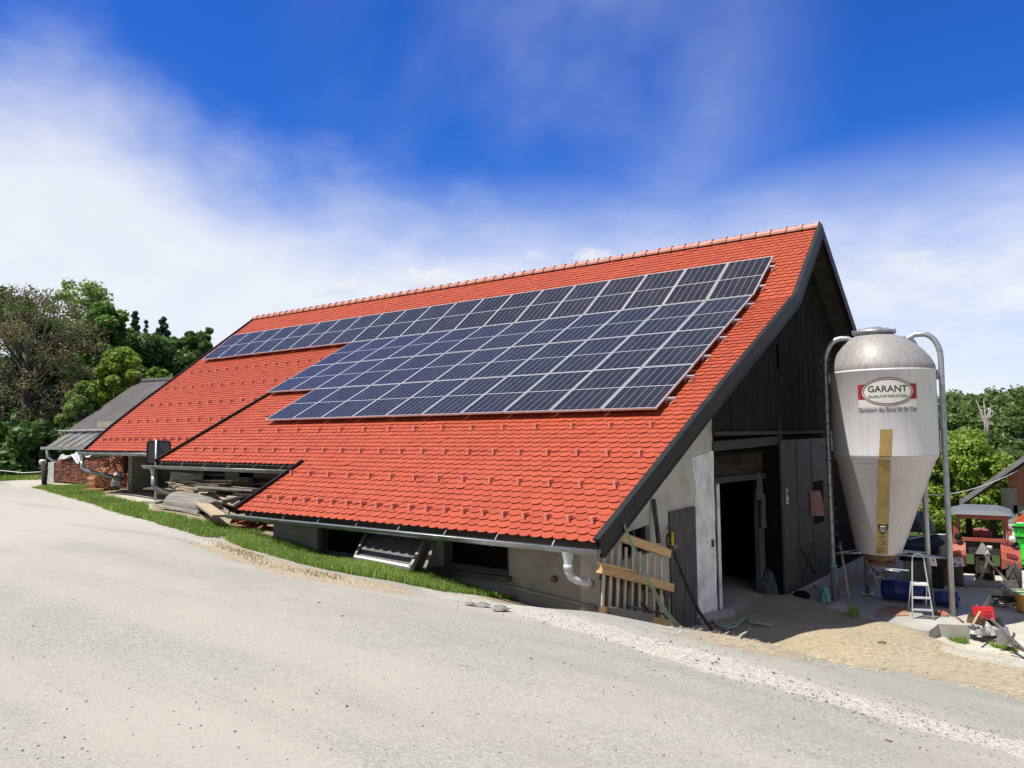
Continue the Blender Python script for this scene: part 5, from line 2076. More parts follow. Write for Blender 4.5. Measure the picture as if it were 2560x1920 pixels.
tag(b.build('leaning_batten', M['plank_grey'], origin=PY(1062, 1421, -8.75)), 'single grey batten leaning beside the framed board under the near gutter', 'batten')
b = MB()
A, B_ = PG(1080, 1428) + (0, 0, .06), PG(1240, 1462) + (0, 0, .05)
b.beam(A, B_, .10, .03)
tag(b.build('loose_plank', M['plank_grey'], origin=A), 'grey plank lying in the grass below the second stable opening', 'plank')
b = MB()
P = [PG(1304, 1458) + (0, 0, .20), PG(1338, 1452) + (0, .0, .16), PG(1390, 1488) + (0, 0, .05), PG(1358, 1497) + (0, 0, .05)]
b.prism(P, (0, 0, .02))
tag(b.build('short_plank', M['plank'], origin=P[2]), 'short brown plank tipped on the earth below the downpipe', 'plank')
b = MB()
b.lathe([(.0, -.02), (.045, -.02), (.05, 0), (.045, .02), (0, .02)], PY(1385, 1448, -7.93), 14, axis='y')
tag(b.build('pipe_stub', M['rust'], origin=PY(1385, 1448, -7.93)), 'round rusty pipe stub in the eaves wall left of the downpipe', 'pipe')

# ----------------------------------------------------------------- junk heap at the right edge of the slab
q = PZ(2458, 1545, -2.05)
can = thing('jerrycan', q, 'bright red plastic jerrycan lying on the scrap heap', 'canister')
ux, uz = RIGHT * .98 + FWD * .05, np.array([-.12, .1, .98])
ux = ux / np.linalg.norm(ux); uz = uz / np.linalg.norm(uz); uy = np.cross(uz, ux)
Rm = np.stack([ux, uy, uz], 1)
b = MB()
cpos = PZ(2459, 1533, -1.93)
b.box(cpos, (.31, .17, .235), rot=Rm)
b.box(cpos - uy * .088 + uz * .015, (.16, .02, .075), rot=Rm)
cb = b.build('body', M['red_plastic'], can, bevel=.035)
b = MB()
b.box(cpos - uy * .10 + uz * .04, (.13, .012, .012), rot=Rm)
b.box(cpos - uy * .10 - uz * .02, (.13, .012, .012), rot=Rm)
b.build('rib', M['dark_red'], can)
b = MB()
b.lathe([(.028, 0), (.03, .05), (.0, .055)], cpos + uz * .11 - ux * .10, 12)
b.build('cap', M['dark_red'], can)
b = MB()
P = [PZ(2416, 1556, -2.08), PZ(2462, 1566, -2.08), PZ(2466, 1546, -1.90), PZ(2420, 1533, -1.90)]
b.prism(P, (.0, .02, .0))
tag(b.build('rusty_plate', M['rust'], origin=P[0]), 'square rusty iron plate leaning on the scrap heap', 'plate')
b = MB()
b.beam(PZ(2432, 1562, -2.0), PZ(2450, 1530, -1.86), .035, .03)
tag(b.build('wood_stick', M['plank'], origin=PZ(2432, 1562, -2.0)), 'short pale wooden stick across the rusty plate', 'stick')
heap('foil_bag', PZ(2452, 1584, -2.28), .22, .14, .22, M['foil'], 'crumpled silver grey bag at the front of the scrap heap', 'bag', 12, 12, .8)
heap('dark_scrap', PZ(2486, 1580, -2.3), .16, .2, .26, M['tarp_black'], 'dark scrap between the silver bag and the iron bars', 'scrap', 15, 10, .8)
b = MB()
P = [PZ(2490, 1610, -2.3), PZ(2535, 1612, -2.3), PZ(2518, 1565, -2.02), PZ(2495, 1572, -2.02)]
b.prism(P, (.0, .015, .0))
tag(b.build('bent_sheet', M['galv'], origin=P[0]), 'bent grey metal panel propped behind the iron bars', 'panel')
for i, (pa, pb, za, zb_, r_) in enumerate((((2478, 1548), (2556, 1622), -1.98, -2.22, .022), ((2502, 1572), (2540, 1622), -2.0, -2.3, .016), ((2528, 1610), (2562, 1628), -2.25, -2.25, .018))):
    b = MB()
    A, B_ = PZ(*pa, za), PZ(*pb, zb_)
    b.beam(A, B_, r_ * 2, r_ * 2)
    if i == 0:
        b.beam(PZ(2516, 1608, -2.2), PZ(2536, 1588, -2.0), .03, .03)
        b.beam(PZ(2536, 1588, -2.0), PZ(2533, 1580, -1.93), .03, .03)
    tag(b.build('iron_bar', M['old_iron'], origin=A), ['long grey iron bar with a hooked bracket slanting off the scrap heap', 'thin iron bar leaning on the bent grey panel', 'short iron bar lying at the foot of the scrap heap'][i], 'iron bar')
b = MB()
A, B_ = PZ(2388, 1535, slab_z(3, .5) + .02), PZ(2405, 1557, slab_z(3, .4) + .02)
b.beam(PZ(2362, 1522, -2.10), PZ(2408, 1556, -2.12), .035, .03)
tag(b.build('rusty_rail', M['rust'], origin=A), 'rusty iron rail lying on the slab beside the right silo leg', 'rail')
heap('broken_brick', PZ(2355, 1537, -2.10), .13, .10, .07, M['tile_heap'], 'small heap of reddish rubble left of the right silo leg', 'rubble', 21, 8, .9)
# tractor implement frame lying on the yard
b = MB()
zf = -2.30
for pa, pb in (((2448, 1492), (2548, 1508)), ((2470, 1487), (2556, 1500)), ((2448, 1492), (2470, 1487)), ((2480, 1512), (2500, 1490)), ((2500, 1514), (2550, 1505))):
    b.beam(PZ(*pa, zf + .05), PZ(*pb, zf + .05), .03, .04)
tag(b.build('implement', M['old_iron'], origin=PZ(2500, 1500, zf)), 'flat iron implement frame lying on the concrete behind the tractor', 'implement')
# bucket at the right edge
q = PZ(2561, 1527, -2.3)
bk = thing('bucket', q, 'orange plastic bucket with a green lid at the right edge', 'bucket')
b = MB()
b.lathe([(.0, 0), (.135, 0), (.165, .34), (.172, .34), (.172, .36), (.158, .36)], q, 24)
b.build('body', M['orange_bucket'], bk)
b = MB()
b.lathe([(.176, .355), (.176, .375), (.15, .385), (0, .40)], q, 24)
b.build('lid', mat('pale_green_lid', (.30, .50, .26), .5), bk)
# ----------------------------------------------------------------- tractor (seen from behind)
tb = PG(2463, 1497)
trk = thing('tractor', tb, 'old red tractor with a grey cab roof, seen from behind on the yard', 'tractor', rz=math.radians(7.0), local=True)
trk.scale = (.82, .95, .97)
TW = .66           # half track


def tyre(c, R, w, rim_r, name='rear_wheel', lugs=20):
    b = MB()
    prof = [(rim_r, -w / 2 * .8), (R * .86, -w / 2), (R * .95, -w / 2 * .92), (R * .975, -w / 2 * .5), (R * .98, 0), (R * .975, w / 2 * .5), (R * .95, w / 2 * .92), (R * .86, w / 2), (rim_r, w / 2 * .8)]
    b.lathe(prof, c, 40, axis='x')
    for k in range(lugs):
        for sgn in (-1, 1):
            a0 = 2 * math.pi * (k + (.5 if sgn > 0 else 0)) / lugs
            a1 = a0 + 2 * math.pi / lugs * 1.15
            p0 = np.array([c[0] + sgn * .01, c[1] + R * .985 * math.cos(a0), c[2] + R * .985 * math.sin(a0)])
            p1 = np.array([c[0] + sgn * w * .46, c[1] + R * .965 * math.cos(a1), c[2] + R * .965 * math.sin(a1)])
            up = np.array([0, math.cos((a0 + a1) / 2), math.sin((a0 + a1) / 2)])
            b.beam(p0, p1, .045, .055, up=up)
    t = b.build('tyre', M['rubber'], trk)
    b = MB()
    b.lathe([(.06, -.10), (.10, -.10), (rim_r * .6, -.03), (rim_r * .95, -.05), (rim_r * 1.02, -w * .4), (rim_r * 1.02, w * .4), (rim_r * .95, .05), (rim_r * .6, .03), (.06, .06)], c, 28, axis='x')
    b.build('rim', M['dark_red'], t)


R1 = .66
for sx in (-1, 1):
    tyre((sx * TW, 0, R1), R1, .35, .36)
for sx in (-1, 1):
    tyre((sx * .60, 1.95, .36), .36, .17, .20, lugs=16)
b = MB()                                            # rear axle, gearbox, engine
b.tube([(-.55, 0, R1), (.55, 0, R1)], .11, 14)
b.box((0, .25, .66), (.42, .9, .48))
b.box((0, 1.3, .70), (.36, 1.3, .42))
b.box((0, -.12, .80), (.36, .34, .34))
for k in range(4):
    b.tube([(random.uniform(-.2, .2), -.26, random.uniform(.55, .95)), (random.uniform(-.25, .25), -.34, random.uniform(.45, 1.0))], random.uniform(.015, .03), 6)
b.build('gearbox', M['rafter'], trk)
b = MB()
prof_h = [(-.27, .95), (.27, .95), (.30, 1.15), (.22, 1.33), (0, 1.37), (-.22, 1.33), (-.30, 1.15)]
b.prism([(x, .85, z) for x, z in prof_h], (0, 1.45, 0))
b.build('bonnet', M['tractor_red'], trk)
for sx in (-1, 1):                                  # fenders: sloping outer flap, flat top, inner wall
    b = MB()
    x0, x1 = sx * .40, sx * .84
    sec = [(-.60, 1.02), (-.54, 1.17), (-.36, 1.31), (0, 1.37), (.45, 1.35)]
    for (ya, za), (yb_, zb_) in zip(sec[:-1], sec[1:]):
        b.add([(x0, ya, za), (x1, ya, za - .10), (x1, yb_, zb_ - .10), (x0, yb_, zb_)], [(0, 1, 2, 3)])
        b.add([(x0, ya, za - .02), (x1, ya, za - .12), (x1, yb_, zb_ - .12), (x0, yb_, zb_ - .02)], [(3, 2, 1, 0)])
        b.add([(x1, ya, za - .10), (x1, ya, za - .18), (x1, yb_, zb_ - .16), (x1, yb_, zb_ - .10)], [(0, 1, 2, 3)])
        b.add([(x0, ya, za), (x0, yb_, zb_), (x0, yb_, .70), (x0, ya, .70)], [(0, 1, 2, 3)])
    b.add([(x0, -.60, 1.02), (x1, -.60, .92), (x1, -.605, .84), (x0, -.605, .80)], [(0, 1, 2, 3)])
    fd = b.build('fender', M['tractor_red'], trk)
    b = MB()
    b.beam((sx * .52, -.575, 1.12), (sx * .74, -.575, 1.075), .05, .085)
    b.build('tail_lamp', M['dark_red'], fd)
    b = MB()
    b.lathe([(0, -.05), (.06, -.05), (.085, .0), (.085, .025), (.07, .03), (0, .035)], (sx * .55 + (.12 if sx > 0 else -.02), -.42, 1.44), 18, axis='y')
    b.build('work_lamp', M['glass'] if sx > 0 else M['tarp_black'], fd)
    if sx < 0:
        b = MB()
        b.beam((-.76, -.635, .875), (-.46, -.635, .905), .012, .20)
        pl = b.build('number_plate', M['white'], fd)
        for txt, zz_, w_ in (('MB', .945, .13), ('M3-48', .845, .19)):
            V, F = text_mesh(txt, w_, .070)
            b = MB()
            b.add([(-.60 + u, -.6435, zz_ + v + .10 * u) for u, v in V], F)
            b.build('plate_lettering', M['print_dark'], pl)
        b = MB()
        b.beam((-.75, -.6425, .94), (-.72, -.6425, .945), .003, .09)
        b.build('plate_band', M['blue_plastic'], pl)
b = MB()                                            # cab
for sx in (-1, 1):
    b.beam((sx * .60, -.30, 1.28), (sx * .56, -.26, 1.93), .07, .07, up=(0, 1, 0))
    b.beam((sx * .56, .78, 1.2), (sx * .54, .72, 1.93), .06, .06, up=(0, 1, 0))
    b.beam((sx * .64, -.32, 1.30), (sx * .63, -.30, 1.66), .10, .05, up=(0, 1, 0))
    b.beam((sx * .57, -.27, 1.90), (sx * .55, .75, 1.90), .06, .07)
b.beam((-.58, -.28, 1.90), (.58, -.28, 1.90), .06, .10)
b.beam((-.56, .74, 1.90), (.56, .74, 1.90), .06, .08)
b.beam((-.56, -.33, 1.385), (.56, -.33, 1.385), .07, .075)
b.build('cab_frame', M['tractor_red'], trk)
b = MB()
b.box((0, -.30, 1.20), (.84, .02, .30))
b.build('rear_panel', M['rafter'], trk)
b = MB()
b.box((0, .76, 1.25), (1.04, .02, .28))
for x in (-.30, .30):
    b.box((x, .76, 1.62), (.16, .04, .62))
b.box((0, .755, 1.92), (1.06, .03, .12))
b.build('cab_panel', M['rafter'], trk)
b = MB()
rf = [(-.74, -.46, 1.955), (.74, -.46, 1.955), (.72, .95, 1.99), (-.72, .95, 1.99)]
rt = [(-.40, -.40, 2.05), (.40, -.40, 2.05), (.40, .85, 2.08), (-.40, .85, 2.08)]
b.add(rf + rt, [(3, 2, 1, 0), (4, 5, 6, 7), (0, 1, 5, 4), (1, 2, 6, 5), (2, 3, 7, 6), (3, 0, 4, 7)])
b.build('cab_roof', mat('grey_cab_roof', (.13, .14, .15), .6, 0, .15, 3), trk)
b = MB()
b.box((0, -.02, 1.38), (.46, .10, .36))
b.box((0, .18, 1.22), (.46, .42, .10))
b.build('seat', M['dark_red'], trk, bevel=.04)
b = MB()
b.tube([(.19 * math.cos(a) - .02, .52 + .05 * math.sin(a), 1.52 + .17 * math.sin(a)) for a in np.linspace(0, 2 * math.pi, 20)], .014, 6)
b.tube([(-.02, .52, 1.52), (-.02, .66, 1.2)], .02, 6)
b.build('steering_wheel', M['tarp_black'], trk)
b = MB()
b.add([(-.185, -.345, 1.06), (.165, -.345, 1.06), (-.01, -.345, 1.37), (-.185, -.35, 1.06), (.165, -.35, 1.06), (-.01, -.35, 1.37)], [(0, 2, 1), (3, 4, 5), (0, 1, 4, 3), (1, 2, 5, 4), (2, 0, 3, 5)])
b.build('warning_triangle', mat('grey_triangle', (.36, .34, .31), .7), trk)
b = MB()
b.tube([(.02, -.40, 1.02), (.13, -.50, 1.18)], .018, 6)
b.lathe([(0, 0), (.05, 0), (.065, .05), (.065, .08), (0, .085)], (.15, -.52, 1.20), 16)
b.build('filler_cap', M['white'], trk)
b = MB()                                            # three point frame with the cross beam
ap = (.10, -.52, .98)
b.beam(ap, (-.17, -.62, .38), .055, .06, up=(0, 1, 0))
b.beam(ap, (.56, -.62, .46), .055, .06, up=(0, 1, 0))
b.beam((.10, -.50, .96), (.14, -.30, .60), .04, .04, up=(0, 1, 0))
b.box((.09, -.52, .98), (.10, .08, .14))
b.prism([(-.27, -.66, .36), (.08, -.66, .36), (.0, -.66, .55), (-.22, -.66, .55)], (0, .03, 0))
b.prism([(.40, -.66, .36), (.76, -.66, .40), (.70, -.66, .60), (.45, -.66, .55)], (0, .03, 0))
b.beam((-.10, -.60, .48), (.60, -.60, .52), .05, .06)
b.tube([(.22, -.5, .9), (.22, -.52, .45)], .02, 6)
b.build('hitch_frame', M['old_iron'], trk)
b = MB()
b.beam((-.42, -.74, .28), (1.15, -.74, .36), .06, .155)
b.build('cross_beam', M['plank_grey'], trk)
b = MB()
b.beam((-.58, -.74, .30), (-.40, -.74, .27), .05, .09)
b.build('beam_end', M['white'], trk)
b = MB()
b.lathe([(.0, -.06), (.055, -.05), (.06, 0), (.04, .03)], (.46, -.78, .30), 14, axis='y')
b.tube([(.42, -.30, .22), (.42, .1, .22)], .10, 12)
b.build('drawbar', M['old_iron'], trk)

# ----------------------------------------------------------------- green and grey trailer machine at the right edge
gt = PZ(2545, 1470, -2.36)
gq = np.array([gt[0], gt[1] + 3.2, -2.4])
gq = PY(2538, 1480, gt[1] + 3.0)
gq[2] = H(gq[0], gq[1])
def at_(px, py): return PY(px, py, gq[1])
grn = thing('slurry_tanker', gq, 'bright green and light grey tank machine behind the tractor, cut by the right edge', 'tanker')
A = at_(2535, 1308); B_ = at_(2598, 1422)
gw = B_[0] - A[0]
b = MB()
b.box(((A[0] + B_[0]) / 2, gq[1], (A[2] + B_[2]) / 2), (gw, .06, A[2] - B_[2]))
b.box((A[0] + .10, gq[1] - .045, (A[2] + B_[2]) / 2), (.03, .03, A[2] - B_[2]))
b.box(((A[0] + B_[0]) / 2, gq[1] - .045, B_[2] + .25), (gw, .03, .04))
gp = b.build('end_board', M['green_paint'], grn)
for zz_ in (A[2] - .10, A[2] - .38, B_[2] + .06):
    b = MB()
    b.box((A[0] + .12, gq[1] - .07, zz_), (.34, .04, .05))
    b.build('hinge', M['tarp_black'], gp)
C_ = at_(2530, 1362)
b = MB()
b.lathe([(0, 0), (.30, .02), (.42, .10), (.44, .25), (.44, 2.2), (.3, 2.35), (0, 2.4)], (C_[0] + .18, gq[1] + .1, C_[2]), 28, axis='y')
b.build('tank', mat('pale_grey_tank', (.55, .56, .52), .5, 0, .1, 2.0), grn)
b = MB()
D_ = at_(2521, 1322)
b.box((D_[0], gq[1] + .3, D_[2]), (.22, .3, .16))
b.tube([(D_[0], gq[1] + .3, D_[2]), (D_[0] + .4, gq[1] + .3, D_[2] + .1)], .06, 10)
b.build('tank_fitting', M['concrete'], grn)
b = MB()
E0, E1, E2 = at_(2533, 1306), at_(2610, 1306), at_(2610, 1268)
b.prism([(E0[0], gq[1] + .1, E0[2]), (E1[0], gq[1] + .1, E1[2]), (E2[0], gq[1] + .1, E2[2]), (E2[0] - .25, gq[1] + .1, E2[2])], (0, .8, 0))
b.build('hopper', mat('orange_red_paint', (.55, .10, .03), .5), grn)
b = MB()
for zz_ in (1428, 1432):
    a_ = at_(2535, zz_)
    b.beam(a_, a_ + (gw, 0, 0), .06, .05)
a_ = at_(2545, 1425)
b.beam(a_, (a_[0], gq[1], gq[2] + .1), .07, .07, up=(0, 1, 0))
b.beam(a_ + (.5, 0, 0), (a_[0] + .5, gq[1], gq[2] + .1), .07, .07, up=(0, 1, 0))
b.build('chassis', M['tractor_red'], grn)
b = MB()
b.lathe([(.2, -.1), (.36, -.1), (.38, -.05), (.38, .05), (.36, .1), (.2, .1)], (gq[0] + .75, gq[1] + .9, gq[2] + .37), 26, axis='x')
b.build('wheel', M['rubber'], grn)

# ----------------------------------------------------------------- brick outbuilding on the right
by = 11.5
bb = PY(2512, 1330, by)
bg = thing('brick_outbuilding', (bb[0], by, bb[2] - 1.5), 'red brick outbuilding with concrete corner and dark sloping roof at the right edge', 'outbuilding')
b = MB()
wl = PY(2520, 1300, by)[0]
# roof line in the gable plane, from the low eaves up to the right
r0, r1 = PY(2404, 1250, by), PY(2560, 1141, by)
sl = (r1[2] - r0[2]) / (r1[0] - r0[0])
def rz_(x): return r0[2] + sl * (x - r0[0])
xr = r1[0] + 1.6
b.prism([(wl, by + .5, -3.0), (xr, by + .5, -3.0), (xr, by + .5, rz_(xr) - .25), (wl, by + .5, rz_(wl) - .25)], (0, .3, 0))
b.build('wall', M['red_brick'], bg)
b = MB()
b.box((wl + .02, by + .62, (rz_(wl) - .6 - 3.0) / 2), (.42, .32, rz_(wl) - .6 + 3.0))
z = -2.6
while z < rz_(wl) - .9:
    b.box((wl + .30, by + .615, z), (.36, .31, .24))
    z += .52
b.build('concrete_corner', M['conc_wall'], bg)
b = MB()
x0 = r0[0]
dv = np.array([1, 0, sl]); dv /= np.linalg.norm(dv)
b.prism([(x0, by, rz_(x0)), (xr, by, rz_(xr)), (xr, by, rz_(xr) - .10), (x0, by, rz_(x0) - .10)], (0, 7.0, 0))
b.build('roof', M['slate'], bg)
b = MB()
b.prism([(x0 - .02, by - .03, rz_(x0) + .02), (xr, by - .03, rz_(xr) + .02), (xr, by - .03, rz_(xr) - .16), (x0 - .02, by - .03, rz_(x0) - .16)], (0, .025, 0))
b.build('verge_board', mat('weathered_verge', (.20, .195, .19), .8, 0, .15, 4), bg)
b = MB()
b.prism([(x0 + .1, by + .1, rz_(x0 + .1) - .105), (xr, by + .1, rz_(xr) - .105), (xr, by + .1, rz_(xr) - .19), (x0 + .1, by + .1, rz_(x0 + .1) - .19)], (0, 6.8, 0))
b.build('rafters', M['rafter'], bg)
b = MB()
c0_, c1_ = PY(2352, 1238, by - .5), PY(2546, 1176, by - .1)
pts = []
for t in np.linspace(0, 1, 12):
    p = c0_ + (c1_ - c0_) * t
    pts.append(p - (0, 0, .25 * 4 * t * (1 - t) * .5))
pts = [PY(2240, 1236, by - 1.5)] + pts
b.tube(pts, .012, 4)
tag(b.build('cable', M['zinc'], origin=c1_), 'thin sagging cable running to the brick outbuilding', 'cable')

# ----------------------------------------------------------------- left: slate roofed shed, brick stacks, post, mirror, timber
ys_e = -4.6
ea0, ea1 = PY(113, 1114, ys_e), PY(232, 1114, ys_e)
sh = thing('slate_shed', (ea0[0] + 2.5, -3.5, 0), 'low shed with a dark fibre slate roof beside the far end of the barn', 'shed')
yk = -3.6
k0, k1 = PY(162, 1080, yk), PY(290, 1077, yk)
yr = .6
g0, g1 = PY(345, 955, yr), PY(450, 950, yr)
b = MB()
def rp(a, b_, t): return a + (b_ - a) * t
th = np.array([0, .02, -.08])
b.prism([k0, k1 + (2.0, 0, 0), g1 + (2.0, 0, 0), g0], th)
sr = b.build('roof', M['slate'], sh)
b = MB()
n_ = 16
for i in range(n_):
    t0, t1 = i / n_, (i + 1) / n_
    a_, c_ = rp(ea0, ea1 + (1.5, 0, 0), t0), rp(ea0, ea1 + (1.5, 0, 0), t1)
    d_, e_ = rp(k0, k1 + (1.5, 0, 0), t0), rp(k0, k1 + (1.5, 0, 0), t1)
    o_ = (0, 0, -.06 + .03 * (i % 2))
    b.prism([a_ + o_, c_ + o_, e_ + o_ + (0, .08, 0), d_ + o_ + (0, .08, 0)], (0, .01, -.035))
b.build('corrugated_strip', mat('corrugated_sheet', (.13, .127, .115), .85, 0, .3, 1.2, stretch=(4, .5, 1), dirt=(.24, .235, .215), dirt_amt=.6), sh)
b = MB()
x_ = g0[0]
while x_ < g1[0] + 2:
    t = (x_ - g0[0]) / (g1[0] - g0[0])
    p = rp(g0, g1, t)
    b.tube([p + (0, 0, .02), p + (.36, 0, .02)], [.12, .10], 8)
    x_ += .34
b.build('ridge_tiles', M['slate'], sh)
b = MB()
b.beam(k0 + (-.55, -.02, .06), k1 + (.4, -.02, .06), .03, .03)
for t in np.linspace(0.05, .9, 5):
    p = rp(k0, k1, t)
    b.beam(p + (0, -.02, .06), p + (-.15, -.5, -.16), .012, .012)
b.build('snow_rail', M['alu'], sh)
b = MB()
b.beam(ea0 + (-.1, -.06, -.09), ea1 + (.2, -.06, -.09), .12, .10)
b.tube([ea0 + (.35, -.06, -.12), ea0 + (.36, -.05, -.40), ea0 + (.5, .1, -.55), ea0 + (1.3, .8, -.75)], .06, 10)
b.build('gutter', M['zinc'], sh)
b = MB()
b.box(((ea0[0] + .9 + ea1[0] + 2) / 2, -3.4, .55), (ea1[0] - ea0[0] + 1.1, .25, 1.5))
b.box(((ea0[0] + .9 + ea1[0] + 2) / 2, -1.2, 1.0), (ea1[0] - ea0[0] + .6, 4.2, 2.2))
b.build('wall', M['conc_wall'], sh)

# pallet of old bricks / roof tiles wrapped in wire mesh
s0, s1 = PZ(139, 1203, 0), PZ(308, 1203, 0)
s0 = PY(139, 1203, -5.0); s1 = PY(300, 1203, -5.0)
zg = H((s0[0] + s1[0]) / 2, -5.0)
st = thing('brick_stack', ((s0[0] + s1[0]) / 2, -5.0, zg), 'large stack of old red roof tiles wrapped in wire mesh before the slate shed', 'brick stack')
b = MB()
wdt = s1[0] - s0[0]
for i in range(16):
    for j in range(9):
        x = s0[0] + wdt * (i + .5) / 16
        b.box((x + random.uniform(-.01, .01), -4.6 + random.uniform(-.03, .02), zg + .08 + .078 * j), (wdt / 16 - .012, .8, .070), rot=random.uniform(-.02, .02))
for k in range(40):
    t = random.random()
    b.box((s0[0] + wdt * t, -4.6 + random.uniform(-.3, .3), zg + .77 + random.uniform(0, .06 + .2 * (t > .45))), (.28, .18, .05), rot=random.uniform(0, 3))
b.build('tiles', M['tile_heap'], st)
b = MB()
for i in range(24):
    x = s0[0] + wdt * i / 23
    b.tube([(x, -5.06, zg + .05), (x, -5.06, zg + .78)], .006, 4, caps=False)
for j in range(9):
    b.tube([(s0[0], -5.06, zg + .06 + .088 * j), (s1[0], -5.06, zg + .06 + .088 * j)], .006, 4, caps=False)
b.build('wire_mesh', M['rust'], st)
tp = PY(180, 1150, -4.9)
b = MB()
N_ = 12
grid = []
for j in range(N_ + 1):
    for i in range(N_ + 1):
        u, v = i / N_, j / N_
        x = tp[0] - .55 + 1.5 * u
        y = -5.12 + .7 * v
        z = zg + .86 + .10 * math.sin(3.1 * u) + .06 * math.sin(11 * u + 5 * v) + .04 * math.sin(17 * v + 3 * u)
        if j == 0:
            z -= .12 + .05 * math.sin(9 * u)
        grid.append((x, y, z))
b.add(grid, [(j * (N_ + 1) + i, j * (N_ + 1) + i + 1, (j + 1) * (N_ + 1) + i + 1, (j + 1) * (N_ + 1) + i) for j in range(N_) for i in range(N_)])
tag(b.build('white_sheet', M['foil'], origin=tp), 'crumpled white plastic sheet thrown over the wired tile stack', 'sheet')
for i, (px_, r_) in enumerate(((196, .42), (222, .34))):
    c_ = PY(px_, 1150, -4.5)
    b = MB()
    b.tube([c_ + (r_ * math.cos(a), 0, r_ * .75 * math.sin(a)) for a in np.linspace(-.3, math.pi + .3, 18)], .018, 5)
    tag(b.build('pipe_hoop', M['pvc'], origin=c_), ['larger grey pipe hoop rising above the wired tile stack', 'smaller grey pipe hoop rising above the wired tile stack'][i], 'hoop')
b = MB()
b.box((s0[0] - .22, -4.9, zg + .35), (.28, .4, .7), rot=.3)
tag(b.build('white_bundle', M['foil'], origin=(s0[0] - .2, -4.9, zg)), 'pale bundle leaning at the left end of the wired tile stack', 'bundle')

# fence post with a white cap
q = PG(112, 1217)
po = thing('fence_post', q, 'dark leaning fence post with a pale cap at the tip of the grass', 'post')
b = MB()
top = PY(107, 1152, q[1] + .05)
b.tube([q - (0, 0, .1), (q + top) / 2 + (.02, 0, 0), top], [.085, .075, .08], 9)
b.build('post', M['rafter'], po)
b = MB()
b.lathe([(.0, -.12), (.10, -.12), (.11, -.02), (.09, .04), (0, .05)], top, 10)
b.build('cap', M['foil'], po)
b = MB()
e0 = PY(-160, 1160, q[1] - 1.5)
pts = [e0, PY(0, 1176, q[1] - .3), PY(60, 1182, q[1]), top - (0, 0, .35)]
b.tube(pts, .012, 4)
tag(b.build('fence_tape', M['white'], origin=pts[1]), 'thin white electric fence tape running left from the dark post', 'fence tape')

# traffic mirror seen from behind
fx = PG(386, 1262)
mr = thing('traffic_mirror', (-12.62, -7.08, -.05), 'dark rounded traffic mirror on a steel pole, seen from behind by the eaves', 'traffic mirror')
b = MB()
b.tube([(-12.62, -7.08, -.15), (-12.62, -7.08, 1.48)], .026, 12)
b.build('pole', M['galv'], mr)
b = MB()
c_ = np.array([-12.62, -7.02, 1.19])
n_m = np.array([.60, -.80, 0]); x_m = np.array([.80, .60, 0]); z_m = np.array([0, 0, 1.])
outl = []
for sx, sz in ((1, 1), (-1, 1), (-1, -1), (1, -1)):
    a0 = {(1, 1): 0, (-1, 1): math.pi / 2, (-1, -1): math.pi, (1, -1): 1.5 * math.pi}[(sx, sz)]
    for a in np.linspace(a0, a0 + math.pi / 2, 5):
        outl.append(c_ + x_m * (sx * .215 + .06 * math.cos(a)) + z_m * (sz * .20 + .06 * math.sin(a)))
b.prism(outl, -.06 * n_m)
b.build('housing', mat('dark_mirror_back', (.040, .040, .046), .35, .2, .2, 4, dirt=(.08, .05, .05), dirt_amt=.5), mr)
b = MB()
ring = [p + n_m * .0 for p in outl] + [outl[0]]
b.tube(ring, .014, 6, caps=False)
b.build('rim', M['tarp_black'], mr)
b = MB()
b.box((-12.62, -7.08, -.06), (.4, .4, .16), rot=.3)
b.build('foot', M['concrete'], mr)

# loose bricks
brick_me = None


def bricks(cells, label, grp, m_, dims, name):
    proto_ = None
    for (x, y, z, r) in cells:
        if proto_ is None:
            b = MB()
            b.box((0, 0, 0), dims)
            proto_ = b.build(name, m_, bevel=.008)
            o = proto_
        else:
            o = proto_.copy()
            COL.objects.link(o)
        o.location = (x, y, z)
        o.rotation_euler = (random.uniform(-.06, .06), random.uniform(-.06, .06), r)
        tag(o, label, 'brick', grp)


c0, c1 = PG(232, 1228), PG(262, 1226)
ax_ = (c1 - c0); ax_[2] = 0; ax_ /= np.linalg.norm(ax_)
cells = []
for lv in range(8):
    for i in range(6 if lv < 3 else (5 if lv < 6 else 3)):
        if random.random() < .08:
            continue
        p = c0 + ax_ * (.03 + .135 * i + .04 * (lv % 2)) + np.array([0, -.05 + random.uniform(-.06, .06), 0])
        cells.append((p[0], p[1], H(p[0], p[1]) + .045 + .080 * lv, random.uniform(-.35, .35) + .75))
for k in range(8):
    p = PG(230 + 4.5 * k, 1229 + random.uniform(-2, 2))
    cells.append((p[0], p[1] - .12, H(p[0], p[1]) + .05, random.uniform(0, 3)))
bricks(cells, 'pale orange clay brick in the loose stack at the corner of the far shed', 'pale orange bricks stacked by the far shed', M['clay'], (.24, .125, .075), 'clay_brick')
cells = []
c0 = PG(268, 1222)
for lv in range(4):
    for i in range(5):
        p = c0 + ax_ * (.05 + .26 * i) * (1 if i < 3 else .9)
        cells.append((p[0], p[1] + .15 + random.uniform(-.04, .04), H(p[0], p[1]) + .05 + .11 * lv * (1 if i < 3 else .75), random.uniform(-.2, .2) + .5))
bricks(cells, 'dark red brick in the low stack right of the pale orange bricks', 'dark red bricks stacked by the far shed', M['tile_heap'], (.25, .12, .095), 'red_brick')
b = MB()
q = PY(285, 1190, -5.6)
b.box((q[0] - .05, q[1] + .2, .75), (.5, .3, .55), rot=.4)
tag(b.build('tile_block', M['tile_heap'], origin=q), 'block of red roof tiles standing behind the dark red bricks', 'tiles')
b = MB()
b.prism([PY(275, 1216, -6.1), PY(300, 1214, -6.1), PY(304, 1180, -5.7), PY(286, 1182, -5.7)], (0, .04, 0))
